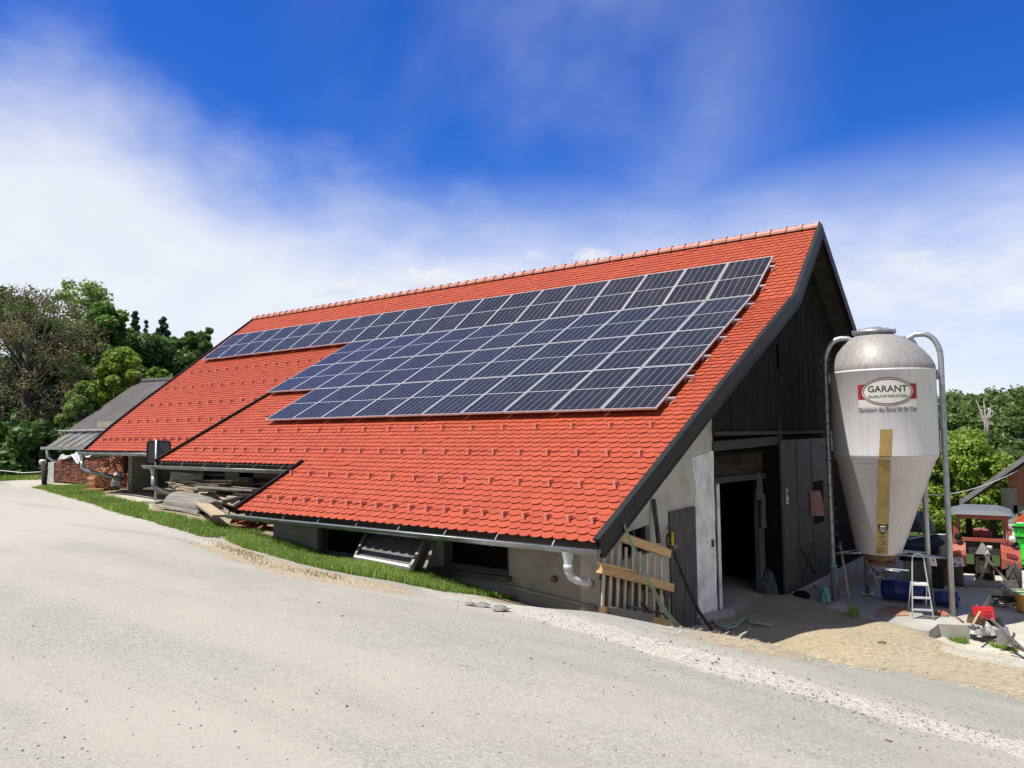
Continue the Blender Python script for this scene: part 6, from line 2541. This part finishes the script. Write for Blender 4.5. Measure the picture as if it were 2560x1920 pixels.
tag(b.build('stone_plate', M['concrete'], origin=PY(290, 1215, -6.0)), 'grey stone slab leaning on the dark red bricks', 'slab')
b = MB()
for k in range(46):
    q = np.array([-16.95, -6.0, .78]) + rng.normal(0, 1, 3) * (.28, .22, .13)
    d_ = rng.normal(0, 1, 3); d_ /= np.linalg.norm(d_)
    b.tube([q, q + d_ * .14, q + d_ * .28 + rng.normal(0, .05, 3)], .012, 4)
tag(b.build('brush_bundle', M['rafter'], origin=(-16.95, -6.0, .65)), 'dark bundle of twigs above the pale orange bricks', 'brushwood')

# timber pile below the lower eaves
def plank(pa, pb, ya, yb_, w, t, m_, label, grp=None, name='plank', up=(0, -.5, .85)):
    b = MB()
    A, B__ = PY(*pa, ya), PY(*pb, yb_)
    d = B__ - A
    b.beam(A, B__, w, t, up=up)
    o = b.build(name, m_, origin=(A + B__) / 2)
    return tag(o, label, 'plank', grp)


plank((434, 1206), (548, 1290), -6.35, -8.4, .26, .045, M['plank'], 'broad pale board slanting down to the grass in front of the timber pile', up=(.75, -.25, .6))
plank((508, 1202), (570, 1250), -6.2, -7.3, .20, .03, M['plank'], 'second slanting board, lower end on the timber pile', up=(.75, -.25, .6))
plank((570, 1245), (628, 1234), -7.35, -6.9, .30, .04, M['plank_grey'], 'short brown board lying flat near the roof step', up=(0, -.2, 1))
plank((425, 1199), (505, 1207), -5.9, -5.8, .42, .03, M['plank_grey'], 'grey board with a round hole standing at the back of the timber pile', up=(0, -.95, .2))
rndp = random.Random(4)
gl = 'old planks in the timber pile under the lower eaves'
glb = 'old plank in the jumbled timber pile under the lower eaves'
for k in range(26):
    x0 = rndp.uniform(-11.6, -9.2)
    L_ = rndp.uniform(1.2, 2.8)
    z0 = .06 + .035 * (k % 13) + rndp.uniform(0, .05)
    y0 = rndp.uniform(-7.3, -5.9)
    an = rndp.uniform(-.22, .22)
    tl = rndp.uniform(-.06, .06)
    b = MB()
    A = np.array([x0, y0, z0 + H(x0, y0) * .5]); B__ = A + np.array([L_ * math.cos(an), L_ * math.sin(an), L_ * tl])
    b.beam(A, B__, rndp.uniform(.10, .22), rndp.uniform(.025, .05))
    tag(b.build('plank', M['plank'] if k % 3 else M['plank_grey'], origin=(A + B__) / 2), glb, 'plank', gl)
for k, (x0, y0, z0, L_, an) in enumerate(((-13.9, -6.3, .10, 3.0, .10), (-13.6, -6.1, .18, 2.6, .02), (-14.2, -6.5, .22, 2.7, .16), (-13.4, -5.9, .30, 2.4, .05), (-14.0, -6.0, .36, 2.6, -.03))):
    b = MB()
    A = np.array([x0, y0, z0]); B__ = A + np.array([L_ * math.cos(an), L_ * math.sin(an), .04 * k - .06])
    b.beam(A, B__, .16, .04)
    tag(b.build('plank', M['plank'], origin=(A + B__) / 2), 'yellowish plank lying left of the downpipe, below the traffic mirror', 'plank', 'yellowish planks left of the downpipe')
# upturned trough
A, B__ = PG(392, 1272), PG(498, 1290)
tr = thing('trough', (A + B__) / 2, 'upturned weathered trough with a rounded back lying beside the grass', 'trough')
b = MB()
d_ = B__ - A; L_ = np.linalg.norm(d_); d_ /= L_
s_ = np.array([-d_[1], d_[0], 0]); s_ /= np.linalg.norm(s_)
o_ = 0
V = []
nn = 10
for i in range(9):
    t = i / 8
    rr = .33 * (.75 + .25 * math.sin(math.pi * min(1, max(0, t)) ** .6))
    if i in (0, 8):
        rr *= .82
    for k in range(nn):
        a = math.pi * k / (nn - 1)
        V.append(tuple(A + d_ * (L_ * t) + s_ * (.33 - rr * math.cos(a)) + np.array([0, 0, .08 + rr * .95 * math.sin(a)])))
F = [(i * nn + k, i * nn + k + 1, (i + 1) * nn + k + 1, (i + 1) * nn + k) for i in range(8) for k in range(nn - 1)]
F += [list(range(nn)), [8 * nn + k for k in range(nn)][::-1]]
b.add(V, F, smooth=False)
b.build('shell', M['plank_grey'], tr)
b = MB()
b.beam(A - s_ * .02 + (0, 0, .07), B__ - s_ * .02 + (0, 0, .07), .05, .05)
b.build('rim', M['plank_grey'], tr)
b = MB()
A2, B2 = PG(505, 1290) + (0, .4, .30), PG(600, 1310) + (0, .5, .18)
b.prism([PY(500, 1246, -7.3), PY(570, 1288, -7.6), PY(575, 1272, -7.0), PY(512, 1238, -6.8)], (0, 0, .03))
tag(b.build('grey_sheet', M['conc_wall'], origin=A2), 'grey fibre sheet lying slanted behind the broad slanting board', 'sheet')
plank((500, 1232), (592, 1260), -6.9, -7.3, .18, .05, M['plank_grey'], 'long grey plank pointing from the trough towards the roof step', up=(0, -.5, .85))
# heap of broken roof tiles by the wall end
hp = PG(632, 1322)
for k in range(18):
    t = k / 17
    p = PG(588 + 95 * t, 1318 + 6 * t) + np.array([rng.normal(0, .10), .10 + rng.normal(0, .14), 0])
    b = MB()
    b.box((0, 0, 0), (.30, .18, .018))
    o = b.build('clay_tile', M['tile_heap'], bevel=.004)
    o.location = (p[0], p[1], H(p[0], p[1]) + .05 + random.uniform(0, .13))
    o.rotation_euler = (random.uniform(-.6, .6), random.uniform(-.4, .4), random.uniform(0, 3))
    tag(o, 'broken red roof tile in the heap by the end of the eaves wall', 'roof tile', 'broken roof tiles heaped by the eaves wall')

# ----------------------------------------------------------------- stones and clods on the road
ston = [(1205, 1517, .06, 'stone', 'large dark chunk of broken asphalt on the crumbled edge'), (1252, 1528, .07, 'stone', 'brown clod beside the largest chunk on the crumbled edge'),
        (1175, 1514, .05, 'stone', 'flat grey chunk left of the largest one on the crumbled edge'), (797, 1507, .018, 'dung', 'small dark spot of dung on the road, farthest from the edge'),
        (855, 1540, .018, 'dung', 'dark clod lying alone on the open road'), (2206, 1609, .05, 'dung', 'dark clod on the straw covered slope below the slab'),
        (2222, 1853, .018, 'dung', 'dark clod near the crumbled strip in the front right'), (2245, 1885, .012, 'dung', 'smallest dark clod at the front right'), (1637, 1676, .014, 'dung', 'tiny dark crumb between road and crumbled strip')]
for i, (px, py, r_, mm, lb) in enumerate(ston):
    p = PG(px, py)
    b = MB()
    R_ = random.Random(i)
    V = []
    for j in range(5):
        for k in range(8):
            a = 2 * math.pi * k / 8
            t = j / 4
            rr = r_ * math.sin(math.pi * (.12 + .8 * t)) * R_.uniform(.75, 1.25)
            V.append((p[0] + rr * 1.3 * math.cos(a), p[1] + rr * math.sin(a), p[2] - .01 + r_ * .9 * (1 - t)))
    b.add(V, [(j * 8 + k, (j + 1) * 8 + k, (j + 1) * 8 + (k + 1) % 8, j * 8 + (k + 1) % 8) for j in range(4) for k in range(8)] + [list(range(8))])
    tag(b.build('clod' if mm == 'dung' else 'stone', M[mm], origin=p), lb, 'clod' if mm == 'dung' else 'stone')
pb_ = MB()
cnt = 0
while cnt < 1800:
    u = rng.random()
    if u < .55:
        px, py = rng.uniform(1050, 2560), 0
        py = np.interp(px, [1050, 1200, 1400, 1600, 1800, 2000, 2200, 2560], [1477, 1497, 1546, 1606, 1662, 1717, 1776, 1872]) + rng.normal(0, 14 + .012 * (px - 1050))
    elif u < .75:
        px = rng.uniform(120, 1060)
        py = np.interp(px, [120, 500, 700, 1060], [1245, 1352, 1415, 1485]) + rng.normal(0, 8)
    else:
        px, py = rng.uniform(0, 2560), rng.uniform(1480, 1900)
    p = PG(px, py)
    if p[1] > -6 or p[0] < -24:
        continue
    r_ = rng.uniform(.003, .010) * (1.6 if rng.random() < .06 else 1)
    w = rng.uniform(0, 6.28)
    V = [(p[0] + r_ * math.cos(w + k * 2.09) * rng.uniform(.8, 1.3), p[1] + r_ * math.sin(w + k * 2.09) * rng.uniform(.8, 1.3), p[2] + .001) for k in range(3)] + [(p[0], p[1], p[2] + r_ * rng.uniform(.7, 1.1))]
    pb_.add(V, [(0, 1, 3), (1, 2, 3), (2, 0, 3)], mi=0)
    cnt += 1
tag(pb_.build('gravel', M['stone']), kind='stuff')


# ----------------------------------------------------------------- grass
def grass_area(name, polys, dens, hmin, hmax, m_, kind='stuff', wmul=1.0):
    P = []
    for poly in polys:
        lo, hi = poly.min(0), poly.max(0)
        n = int((hi - lo).prod() * dens)
        q = rng.uniform(lo, hi, (n, 2))
        s_ = sdf(poly, q[:, 0], q[:, 1])
        keep = rng.random(n) < np.clip(.35 + s_ / .16, 0, 1)
        clump = np.sin(3.1 * q[:, 0] + 1.7 * np.sin(2.3 * q[:, 1])) * np.sin(4.3 * q[:, 1] + 1.3 * q[:, 0])
        keep &= rng.random(n) < np.clip(.75 + .6 * clump, .12, 1)
        P.append(q[keep])
    P = np.concatenate(P)
    n = len(P)
    z = hmap(P[:, 0], P[:, 1])
    a = rng.uniform(0, 2 * math.pi, n)
    big = .5 + .5 * np.sin(2.1 * P[:, 0] + 2 * np.sin(1.3 * P[:, 1]))
    h = rng.uniform(hmin, hmax, n) * (.7 + .6 * big)
    w = rng.uniform(.003, .0065, n) * wmul
    lean = rng.uniform(.1, .75, n) * h
    ld = rng.uniform(0, 2 * math.pi, n)
    ca, sa = np.cos(a) * w, np.sin(a) * w
    lx, ly = np.cos(ld) * lean, np.sin(ld) * lean
    V = np.zeros((n, 5, 3))
    V[:, 0] = np.stack([P[:, 0] - ca, P[:, 1] - sa, z - .005], 1)
    V[:, 1] = np.stack([P[:, 0] + ca, P[:, 1] + sa, z - .005], 1)
    V[:, 2] = np.stack([P[:, 0] + ca * .8 + lx * .35, P[:, 1] + sa * .8 + ly * .35, z + h * .6], 1)
    V[:, 3] = np.stack([P[:, 0] - ca * .8 + lx * .35, P[:, 1] - sa * .8 + ly * .35, z + h * .6], 1)
    V[:, 4] = np.stack([P[:, 0] + lx, P[:, 1] + ly, z + h], 1)
    i5 = np.arange(n)[:, None] * 5
    quads = i5 + np.array([0, 1, 2, 3])
    tris = i5 + np.array([3, 2, 4])
    loops = np.concatenate([quads, tris], 1).ravel()
    starts = (np.arange(n)[:, None] * 7 + np.array([0, 4])).ravel()
    me = bpy.data.meshes.new(name)
    me.vertices.add(n * 5)
    me.vertices.foreach_set('co', V.ravel())
    me.loops.add(n * 7)
    me.loops.foreach_set('vertex_index', loops)
    me.polygons.add(2 * n)
    me.polygons.foreach_set('loop_start', starts)
    me.update()
    at = me.attributes.new('tint', 'FLOAT', 'POINT')
    at.data.foreach_set('value', np.repeat(np.clip(rng.random(n) * .7 + .3 * big, 0, 1), 5).astype(np.float32))
    me.materials.append(m_)
    o = bpy.data.objects.new(name, me)
    COL.objects.link(o)
    return tag(o, kind=kind)


M['grass'] = leafmat('grass_blades', (.12, .20, .027), (.31, .43, .085))
M['dry_grass'] = leafmat('dry_grass_blades', (.24, .20, .09), (.38, .31, .16))
grass_area('grass', [G2], 6500, .045, .11, M['grass'])
grass_area('grass', [G1], 2600, .05, .11, M['grass'], wmul=1.6)
grass_area('grass', [G4, G5], 4500, .025, .065, M['grass'])
tuft = poly_px([(2122, 1536), (2134, 1530), (2146, 1536), (2140, 1546), (2126, 1546)])
grass_area('grass_tuft', [tuft], 5000, .08, .20, M['grass'])
t_ = bpy.data.objects['grass_tuft']
if 'kind' in t_:
    del t_['kind']
tag(t_, 'single tuft of green grass at the corner of the ramp and the slab', 'grass tuft')
lawn = poly_px([(-60, 1192), (20, 1188), (130, 1192), (118, 1199), (-60, 1201)])
grass_area('grass', [lawn], 500, .05, .12, M['grass'], wmul=3.0)
dryp = [poly_px([(500, 1346), (640, 1385), (700, 1410), (860, 1443), (850, 1455), (700, 1428), (560, 1375)]), poly_px([(1395, 1500), (1450, 1506), (1462, 1530), (1400, 1520)]), poly_px([(560, 1322), (680, 1330), (684, 1342), (640, 1336), (560, 1328)])]
grass_area('dry_grass', dryp, 700, .012, .035, M['dry_grass'])
# trampled straw and dark crumbs on the slope by the slab
n_s = 2600
lo_, hi_ = SOIL.min(0), SOIL.max(0)
q_ = rng.uniform(lo_, hi_, (n_s * 4, 2))
q_ = q_[sdf(SOIL, q_[:, 0], q_[:, 1]) > -.25][:n_s]
zz_ = hmap(q_[:, 0], q_[:, 1])
b = MB()
for (x, y), z in zip(q_, zz_):
    a_ = rng.normal(.5, .8)
    L_ = rng.uniform(.02, .10)
    w__ = rng.uniform(.0015, .004)
    dx_, dy_ = math.cos(a_) * L_, math.sin(a_) * L_
    nx_, ny_ = -math.sin(a_) * w__, math.cos(a_) * w__
    b.add([(x - nx_, y - ny_, z + .004), (x + dx_ - nx_, y + dy_ - ny_, z + .010), (x + dx_ + nx_, y + dy_ + ny_, z + .010), (x + nx_, y + ny_, z + .004)], [(0, 1, 2, 3)], mi=0 if rng.random() < .6 else 1)
tag(b.build('straw', [mat('straw_stalk', (.56, .47, .29), .8, 0, .2, 9), mat('dark_chaff', (.15, .11, .07), .9, 0, .3, 9)]), kind='stuff')
# dandelions in the strip
for i, (px, py) in enumerate(((634, 1357), (665, 1354), (825, 1371), (1087, 1410), (1148, 1455), (758, 1377))):
    p = PG(px, py + 10)
    hgt = .12 if i in (2, 3) else .07
    o = thing('dandelion', p, ['yellow dandelion near the left end of the wall grass strip', 'yellow dandelion under the left corner of the near gutter', 'tall yellow dandelion before the first stable opening', 'tall yellow dandelion right of the leaning framed board', 'yellow dandelion in front of the second stable opening', 'low yellow dandelion halfway to the first stable opening'][i], 'dandelion', 'dandelions in the grass strip')
    b = MB()
    b.tube([p, p + (.005, 0, hgt)], .003, 4)
    b.build('stem', M['grass'], o)
    b = MB()
    b.lathe([(0, -.008), (.016, .0), (.020, .008), (0, .014)], p + (.005, 0, hgt), 8)
    b.build('flower', M['yellow_plastic'], o)
# ----------------------------------------------------------------- trees
def leaves(name, centers, radii, counts, size, m_, parent, up=.35, flat=.8, seedv=0):
    g = np.random.default_rng(seedv)
    P, N, T, S = [], [], [], []
    for c, r, n in zip(centers, radii, counts):
        d = g.normal(0, 1, (n, 3))
        d /= np.linalg.norm(d, axis=1)[:, None]
        rad = r * g.random(n) ** .45
        q = np.array(c) + d * rad[:, None] * np.array([1, 1, flat])
        P.append(q)
        nn = d * .7 + g.normal(0, .6, (n, 3)) + np.array([0, 0, up])
        nn /= np.linalg.norm(nn, axis=1)[:, None]
        N.append(nn)
        T.append(np.clip(g.random(n) * .6 + g.random() * .45, 0, 1))
        S.append(size * g.uniform(.6, 1.35, n))
    P, N, T, S = np.concatenate(P), np.concatenate(N), np.concatenate(T), np.concatenate(S)
    n = len(P)
    a = g.normal(0, 1, (n, 3))
    u = np.cross(N, a); u /= np.linalg.norm(u, axis=1)[:, None]
    v = np.cross(N, u)
    L, Wd = S[:, None], S[:, None] * .55
    V = np.stack([P - u * L * .5, P - v * Wd * .5 - N * L * .06, P + u * L * .5 - N * L * .1, P + v * Wd * .5 - N * L * .06], 1)
    me = bpy.data.meshes.new(name)
    base = parent
    org = np.array(base.get('_org', (0, 0, 0)), float) if base is not None else np.zeros(3)
    me.vertices.add(n * 4)
    me.vertices.foreach_set('co', (V - org).ravel())
    me.loops.add(n * 4)
    me.loops.foreach_set('vertex_index', np.arange(n * 4))
    me.polygons.add(n)
    me.polygons.foreach_set('loop_start', np.arange(n) * 4)
    me.update()
    at = me.attributes.new('tint', 'FLOAT', 'POINT')
    at.data.foreach_set('value', np.repeat(T, 4).astype(np.float32))
    me.materials.append(m_)
    o = bpy.data.objects.new(name, me)
    COL.objects.link(o)
    if parent is not None:
        o.parent = parent
    return o


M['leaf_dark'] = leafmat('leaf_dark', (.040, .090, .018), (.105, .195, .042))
M['leaf_mid'] = leafmat('leaf_mid', (.065, .140, .022), (.165, .29, .052))
M['leaf_light'] = leafmat('leaf_light', (.115, .20, .042), (.27, .38, .10))
M['leaf_yellow'] = leafmat('leaf_yellow', (.11, .20, .022), (.28, .37, .05))
M['leaf_brown'] = leafmat('leaf_brown', (.095, .082, .042), (.21, .165, .082), (.11, .155, .045))
M['leaf_conifer'] = leafmat('leaf_conifer', (.034, .066, .034), (.075, .115, .058))
BARK = M['bark']


def tree(name, base, top_z, crown_lo, rx, m_, label, seed, nclump=34, per=330, size=.22, trunk=.2, group=None, flat=.85, sparse=1.0, limbs=9, topround=.5, clump_r=.24, limb_k=1.0, conic=False):
    g = random.Random(seed)
    base = np.array(base, float)
    o = thing(name, base, label, 'tree', group)
    Hc = top_z - crown_lo
    cs, rs = [], []
    for k in range(nclump):
        t = ((k + .5) / nclump) ** .9
        zz = crown_lo + Hc * t * .93
        env = math.sin(math.pi * min(1, (t * .80 + .17))) ** topround
        a = k * 2.39996 + g.uniform(-.4, .4)
        rr = rx * env * math.sqrt(g.uniform(.12, 1.0))
        cr = rx * clump_r * g.uniform(.75, 1.5)
        rr = max(0, min(rr, rx * env * 1.05 - cr * .45))
        if conic:
            rr = rx * (1 - t) ** .9 * g.uniform(.25, 1)
            cr = rx * (.42 - .30 * t)
        cs.append(base * (1, 1, 0) + np.array([rr * math.cos(a), rr * math.sin(a), zz]))
        rs.append(cr)
    ext = int(nclump * .35)
    for k in range(ext):
        j = g.randrange(nclump)
        cs.append(cs[j] + np.array([g.uniform(-1, 1), g.uniform(-1, 1), g.uniform(-.3, .8)]) * rs[j] * 1.3)
        rs.append(rs[j] * .45)
    counts = [max(12, int(per * sparse * (r / (rx * .24)) ** 2)) for r in rs]
    leaves('crown', cs, rs, counts, size, m_, o, seedv=seed)
    b = MB()
    tz = crown_lo + Hc * .55
    pts = [base - (0, 0, .3), base + (0, 0, (crown_lo - base[2]) * .5), base + (g.uniform(-.1, .1), g.uniform(-.1, .1), crown_lo - base[2]), base + (g.uniform(-.3, .3), g.uniform(-.3, .3), tz - base[2])]
    b.tube(pts, [trunk * 1.15, trunk, trunk * .85, trunk * .35], 10)
    for k in range(limbs):
        j = int((k + .5) / limbs * nclump)
        c = cs[j]
        z0 = min(c[2] - .3, crown_lo + (c[2] - crown_lo) * .45)
        s_ = base * (1, 1, 0) + np.array([0, 0, z0])
        mid = (s_ + c) / 2 + np.array([g.uniform(-.2, .2), g.uniform(-.2, .2), g.uniform(0, .3)])
        b.tube([s_, mid, c], [trunk * .4 * limb_k, trunk * .22 * limb_k, trunk * .07], 6)
    b.build('trunk', BARK, o)
    return o


def place(px, depth):
    """ground point below a viewing direction at a horizontal distance"""
    d = ray(px, 1080)
    d = d / math.hypot(d[0], d[1])
    p = CAM + d * depth
    return np.array([p[0], p[1], H(p[0], p[1])]), d


def zpix(px, py, depth):
    d = ray(px, py)
    return CAM[2] + d[2] / math.hypot(d[0], d[1]) * depth


TG = 'trees of the wood behind the left end of the barn'
spec = [
    # name, px, depth, top py, crown low py, half width px, mat, label, kwargs
    ('walnut_tree', 66, 41, 712, 1050, 185, 'leaf_brown', 'large brownish walnut tree with thin foliage and a bare grey trunk at the left', dict(nclump=110, per=220, size=.14, trunk=.24, sparse=.9, limbs=60, flat=.75, clump_r=.15, limb_k=.45)),
    ('broadleaf_tree', 8, 46, 713, 1150, 120, 'leaf_dark', 'dark green broadleaf tree at the far left behind the walnut', dict(nclump=40, size=.26, per=460)),
    ('maple_tree', 205, 50, 683, 1050, 125, 'leaf_light', 'tallest light green maple with an airy open crown', dict(nclump=42, per=260, size=.22, clump_r=.19, limbs=16)),
    ('broadleaf_tree', 262, 47, 745, 1120, 95, 'leaf_mid', 'mid green broadleaf tree in front of the airy maple', dict(nclump=40, per=460, size=.25)),
    ('spruce_tree', 333, 58, 762, 1010, 52, 'leaf_conifer', 'left one of two dark pointed conifers above the wood', dict(nclump=30, per=320, size=.24, conic=True)),
    ('spruce_tree', 404, 58, 778, 1020, 62, 'leaf_conifer', 'right one of two dark pointed conifers above the wood', dict(nclump=30, per=320, size=.24, conic=True)),
    ('spruce_tree', 361, 62, 786, 1000, 24, 'leaf_conifer', 'thin spruce tip between the two larger conifers', dict(nclump=18, per=120, size=.30, conic=True)),
    ('broadleaf_tree', 365, 48, 822, 1130, 100, 'leaf_dark', 'broad dark green tree below the two conifers', dict(nclump=44, per=460, size=.25)),
    ('broadleaf_tree', 486, 52, 812, 1120, 62, 'leaf_dark', 'dark green tree beside the upper left corner of the red roof', dict(nclump=34, per=460, size=.25)),
    ('broadleaf_tree', 420, 50, 862, 1130, 70, 'leaf_mid', 'mid green tree low between the dark trees by the roof verge', dict(nclump=34, per=460, size=.25)),
    ('broadleaf_tree', 548, 56, 838, 1100, 34, 'leaf_mid', 'small tree top just left of the ridge end', dict(nclump=20, per=400, size=.25)),
    ('broadleaf_tree', 446, 54, 826, 1120, 55, 'leaf_dark', 'dark green tree between the right conifer and the roof corner', dict(nclump=34, per=460, size=.25)),
    ('young_tree', 296, 39, 865, 1050, 66, 'leaf_yellow', 'bright yellow-green young tree before the dark wood', dict(nclump=36, per=300, size=.18)),
    ('young_tree', 392, 40, 918, 1000, 34, 'leaf_yellow', 'small yellow-green bush top above the slate shed ridge', dict(nclump=18, per=240, size=.18)),
    ('young_tree', 200, 36, 945, 1110, 46, 'leaf_light', 'light green sapling between the walnut and the slate shed', dict(nclump=20, per=220, size=.22)),
    ('broadleaf_tree', 150, 47, 800, 1140, 110, 'leaf_dark', 'dark tree filling the gap behind the walnut branches', dict(nclump=44, size=.26, per=460)),
    ('broadleaf_tree', 300, 45, 905, 1150, 110, 'leaf_dark', 'dark low tree behind the yellow-green young tree', dict(nclump=40, per=460, size=.25)),
]
for i, (nm, px, dep, tpy, lpy, hw, mm, lb, kw) in enumerate(spec):
    p, d = place(px, dep)
    L1 = math.hypot(*ray(px, 1080)[:2])
    rx = hw / F_PX * dep / L1 * 1.0
    tree(nm, p, zpix(px, tpy, dep), zpix(px, lpy, dep), rx, M[mm], lb, 100 + i, group=TG, **kw)

# shrubs along the wood edge
sh_spec = [(30, 44, 1090, 1185, 55, 'leaf_light', 'light green shrub at the far left below the walnut'), (130, 44, 1085, 1185, 50, 'leaf_mid', 'mid green shrub right of the walnut trunk'),
           (170, 45, 1055, 1170, 40, 'leaf_mid', 'green shrub beside the slate shed gutter'), (95, 47, 1030, 1180, 55, 'leaf_dark', 'dark shrub directly behind the walnut trunk'),
           (-20, 47, 1040, 1185, 60, 'leaf_dark', 'dark shrub cut by the left picture edge'), (215, 47, 1000, 1130, 45, 'leaf_light', 'pale shrub behind the slate shed roof'),
           (262, 49, 985, 1090, 42, 'leaf_mid', 'dense shrub just below the yellow-green young tree')]
for i, (px, dep, tpy, lpy, hw, mm, lb) in enumerate(sh_spec):
    p, d = place(px, dep)
    rx = hw / F_PX * dep / math.hypot(*ray(px, 1080)[:2])
    tp_, lo_ = zpix(px, tpy, dep), max(p[2] + .2, zpix(px, lpy, dep))
    o = thing('shrub', p, lb, 'shrub', 'shrubs along the edge of the wood')
    g = random.Random(300 + i)
    cs = [np.array([p[0] + rx * g.uniform(-.7, .7), p[1] + rx * g.uniform(-.7, .7), lo_ + (tp_ - lo_) * g.random() ** .8 * .88]) for _ in range(20)]
    rs = [rx * g.uniform(.25, .42) for _ in cs]
    leaves('foliage', cs, rs, [230] * len(cs), .17, M[mm], o, seedv=300 + i)
    b = MB()
    for k in range(7):
        b.tube([p, (p + cs[k]) / 2 + (0, 0, .1), cs[k]], [.035, .025, .01], 5)
    b.build('stems', BARK, o)
# dark undergrowth closing the wood
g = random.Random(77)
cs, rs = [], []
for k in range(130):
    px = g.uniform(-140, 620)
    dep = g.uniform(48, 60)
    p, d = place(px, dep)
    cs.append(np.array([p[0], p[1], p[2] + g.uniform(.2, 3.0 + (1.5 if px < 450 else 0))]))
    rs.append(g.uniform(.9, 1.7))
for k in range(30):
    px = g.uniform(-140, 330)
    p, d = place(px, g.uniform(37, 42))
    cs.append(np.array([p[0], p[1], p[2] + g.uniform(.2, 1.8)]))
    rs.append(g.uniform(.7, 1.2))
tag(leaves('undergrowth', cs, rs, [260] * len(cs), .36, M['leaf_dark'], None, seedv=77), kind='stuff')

# right: yellow-green tree behind the yard, dark tree by the outbuilding
p, d = place(2400, 38)
tree('broadleaf_tree', p, zpix(2395, 1078, 38), zpix(2395, 1340, 38), 2.4, M['leaf_yellow'], 'sunlit yellow-green tree behind the silo and the tractor', 401, nclump=80, per=420, size=.17, trunk=.13, clump_r=.19)
p, d = place(2290, 39)
tree('broadleaf_tree', p, zpix(2290, 1175, 39), zpix(2290, 1340, 39), 1.6, M['leaf_yellow'], 'yellow-green tree half hidden behind the silo cone', 402, nclump=30, per=380, size=.17, trunk=.1)
p, d = place(2480, 40)
tree('broadleaf_tree', p, zpix(2480, 1215, 40), zpix(2480, 1370, 40), 1.6, M['leaf_mid'], 'green tree under the eaves of the brick outbuilding', 403, nclump=40, per=400, size=.17, trunk=.1)
p, d = place(2350, 45)
tree('broadleaf_tree', p, zpix(2350, 1180, 45), zpix(2350, 1360, 45), 2.8, M['leaf_mid'], 'darker green tree behind the sunlit yellow-green one', 404, nclump=36, per=400, size=.20, trunk=.1)

# wooded hill across the valley
hd = ray(2460, 1061); hd = hd / math.hypot(hd[0], hd[1])
hs_ = np.array([-hd[1], hd[0], 0]) * -1
xs = np.linspace(-190, 230, 34)
rs_ = np.linspace(70, 420, 30)
V, idx = [], {}


def hill_z(r, s):
    px_ = 2460 + s / max(r, 1) * F_PX / math.hypot(*ray(2460, 1061)[:2]) ** 1
    top = 3.2 + 1.1 * math.sin(.021 * s + 1.0) - .012 * s
    t = min(1, max(0, (r - 85) / 150.0))
    t = t * t * (3 - 2 * t)
    z = -17 + (top + 17) * t
    if r > 245:
        z -= (r - 245) * .05
    return z + .8 * math.sin(.05 * s + .03 * r)


for r in rs_:
    for s in xs:
        q = CAM[:2] + hd[:2] * r + hs_[:2] * s
        V.append((q[0], q[1], hill_z(r, s)))
b = MB()
nxs = len(xs)
b.add(V, [(j * nxs + i, j * nxs + i + 1, (j + 1) * nxs + i + 1, (j + 1) * nxs + i) for j in range(len(rs_) - 1) for i in range(nxs - 1)], smooth=True)
tag(b.build('hill', mat('hill_floor', (.035, .055, .018), .95, 0, .3, .1)), kind='structure')
g = random.Random(55)
M['leaf_hill'] = leafmat('leaf_hill', (.040, .085, .020), (.14, .215, .048))
cs, rs, ct = [], [], []
for k in range(640):
    r = 92 + 165 * g.random() ** .8
    s = g.uniform(-1, 1) * (28 + r * .16) + 4
    q = CAM[:2] + hd[:2] * r + hs_[:2] * s
    z = hill_z(r, s)
    cr = g.uniform(2.2, 3.8)
    hh = g.uniform(2.5, 5.0)
    for m_ in range(4):
        cs.append(np.array([q[0] + g.uniform(-.5, .5) * cr, q[1] + g.uniform(-.5, .5) * cr, z + hh * .6 + g.uniform(-.2, .75) * cr]))
        rs.append(cr * g.uniform(.45, .75))
        ct.append(62)
tag(leaves('forest', cs, rs, ct, 1.05, M['leaf_hill'], None, seedv=55), kind='stuff')
b = MB()
q, d = place(2470, 125)
sp = hit(2466, 1062, (hd[0], hd[1], 0), hd[:2] @ (CAM[:2] + hd[:2] * 128))
for k in range(9):
    top_ = sp + np.array([random.uniform(-1.2, 1.2), random.uniform(-1, 1), random.uniform(1.5, 4.2)])
    b.tube([sp - (0, 0, 3), sp + (random.uniform(-.2, .2), 0, .2), (sp + top_) / 2 + (random.uniform(-.3, .3), 0, 0), top_], [.22, .18, .10, .03], 5)
tag(b.build('bare_tree', mat('pale_bark', (.36, .33, .29), .9), origin=sp - (0, 0, 3)), 'bare pale tree standing on the wooded hillside', 'tree')

finish_props()
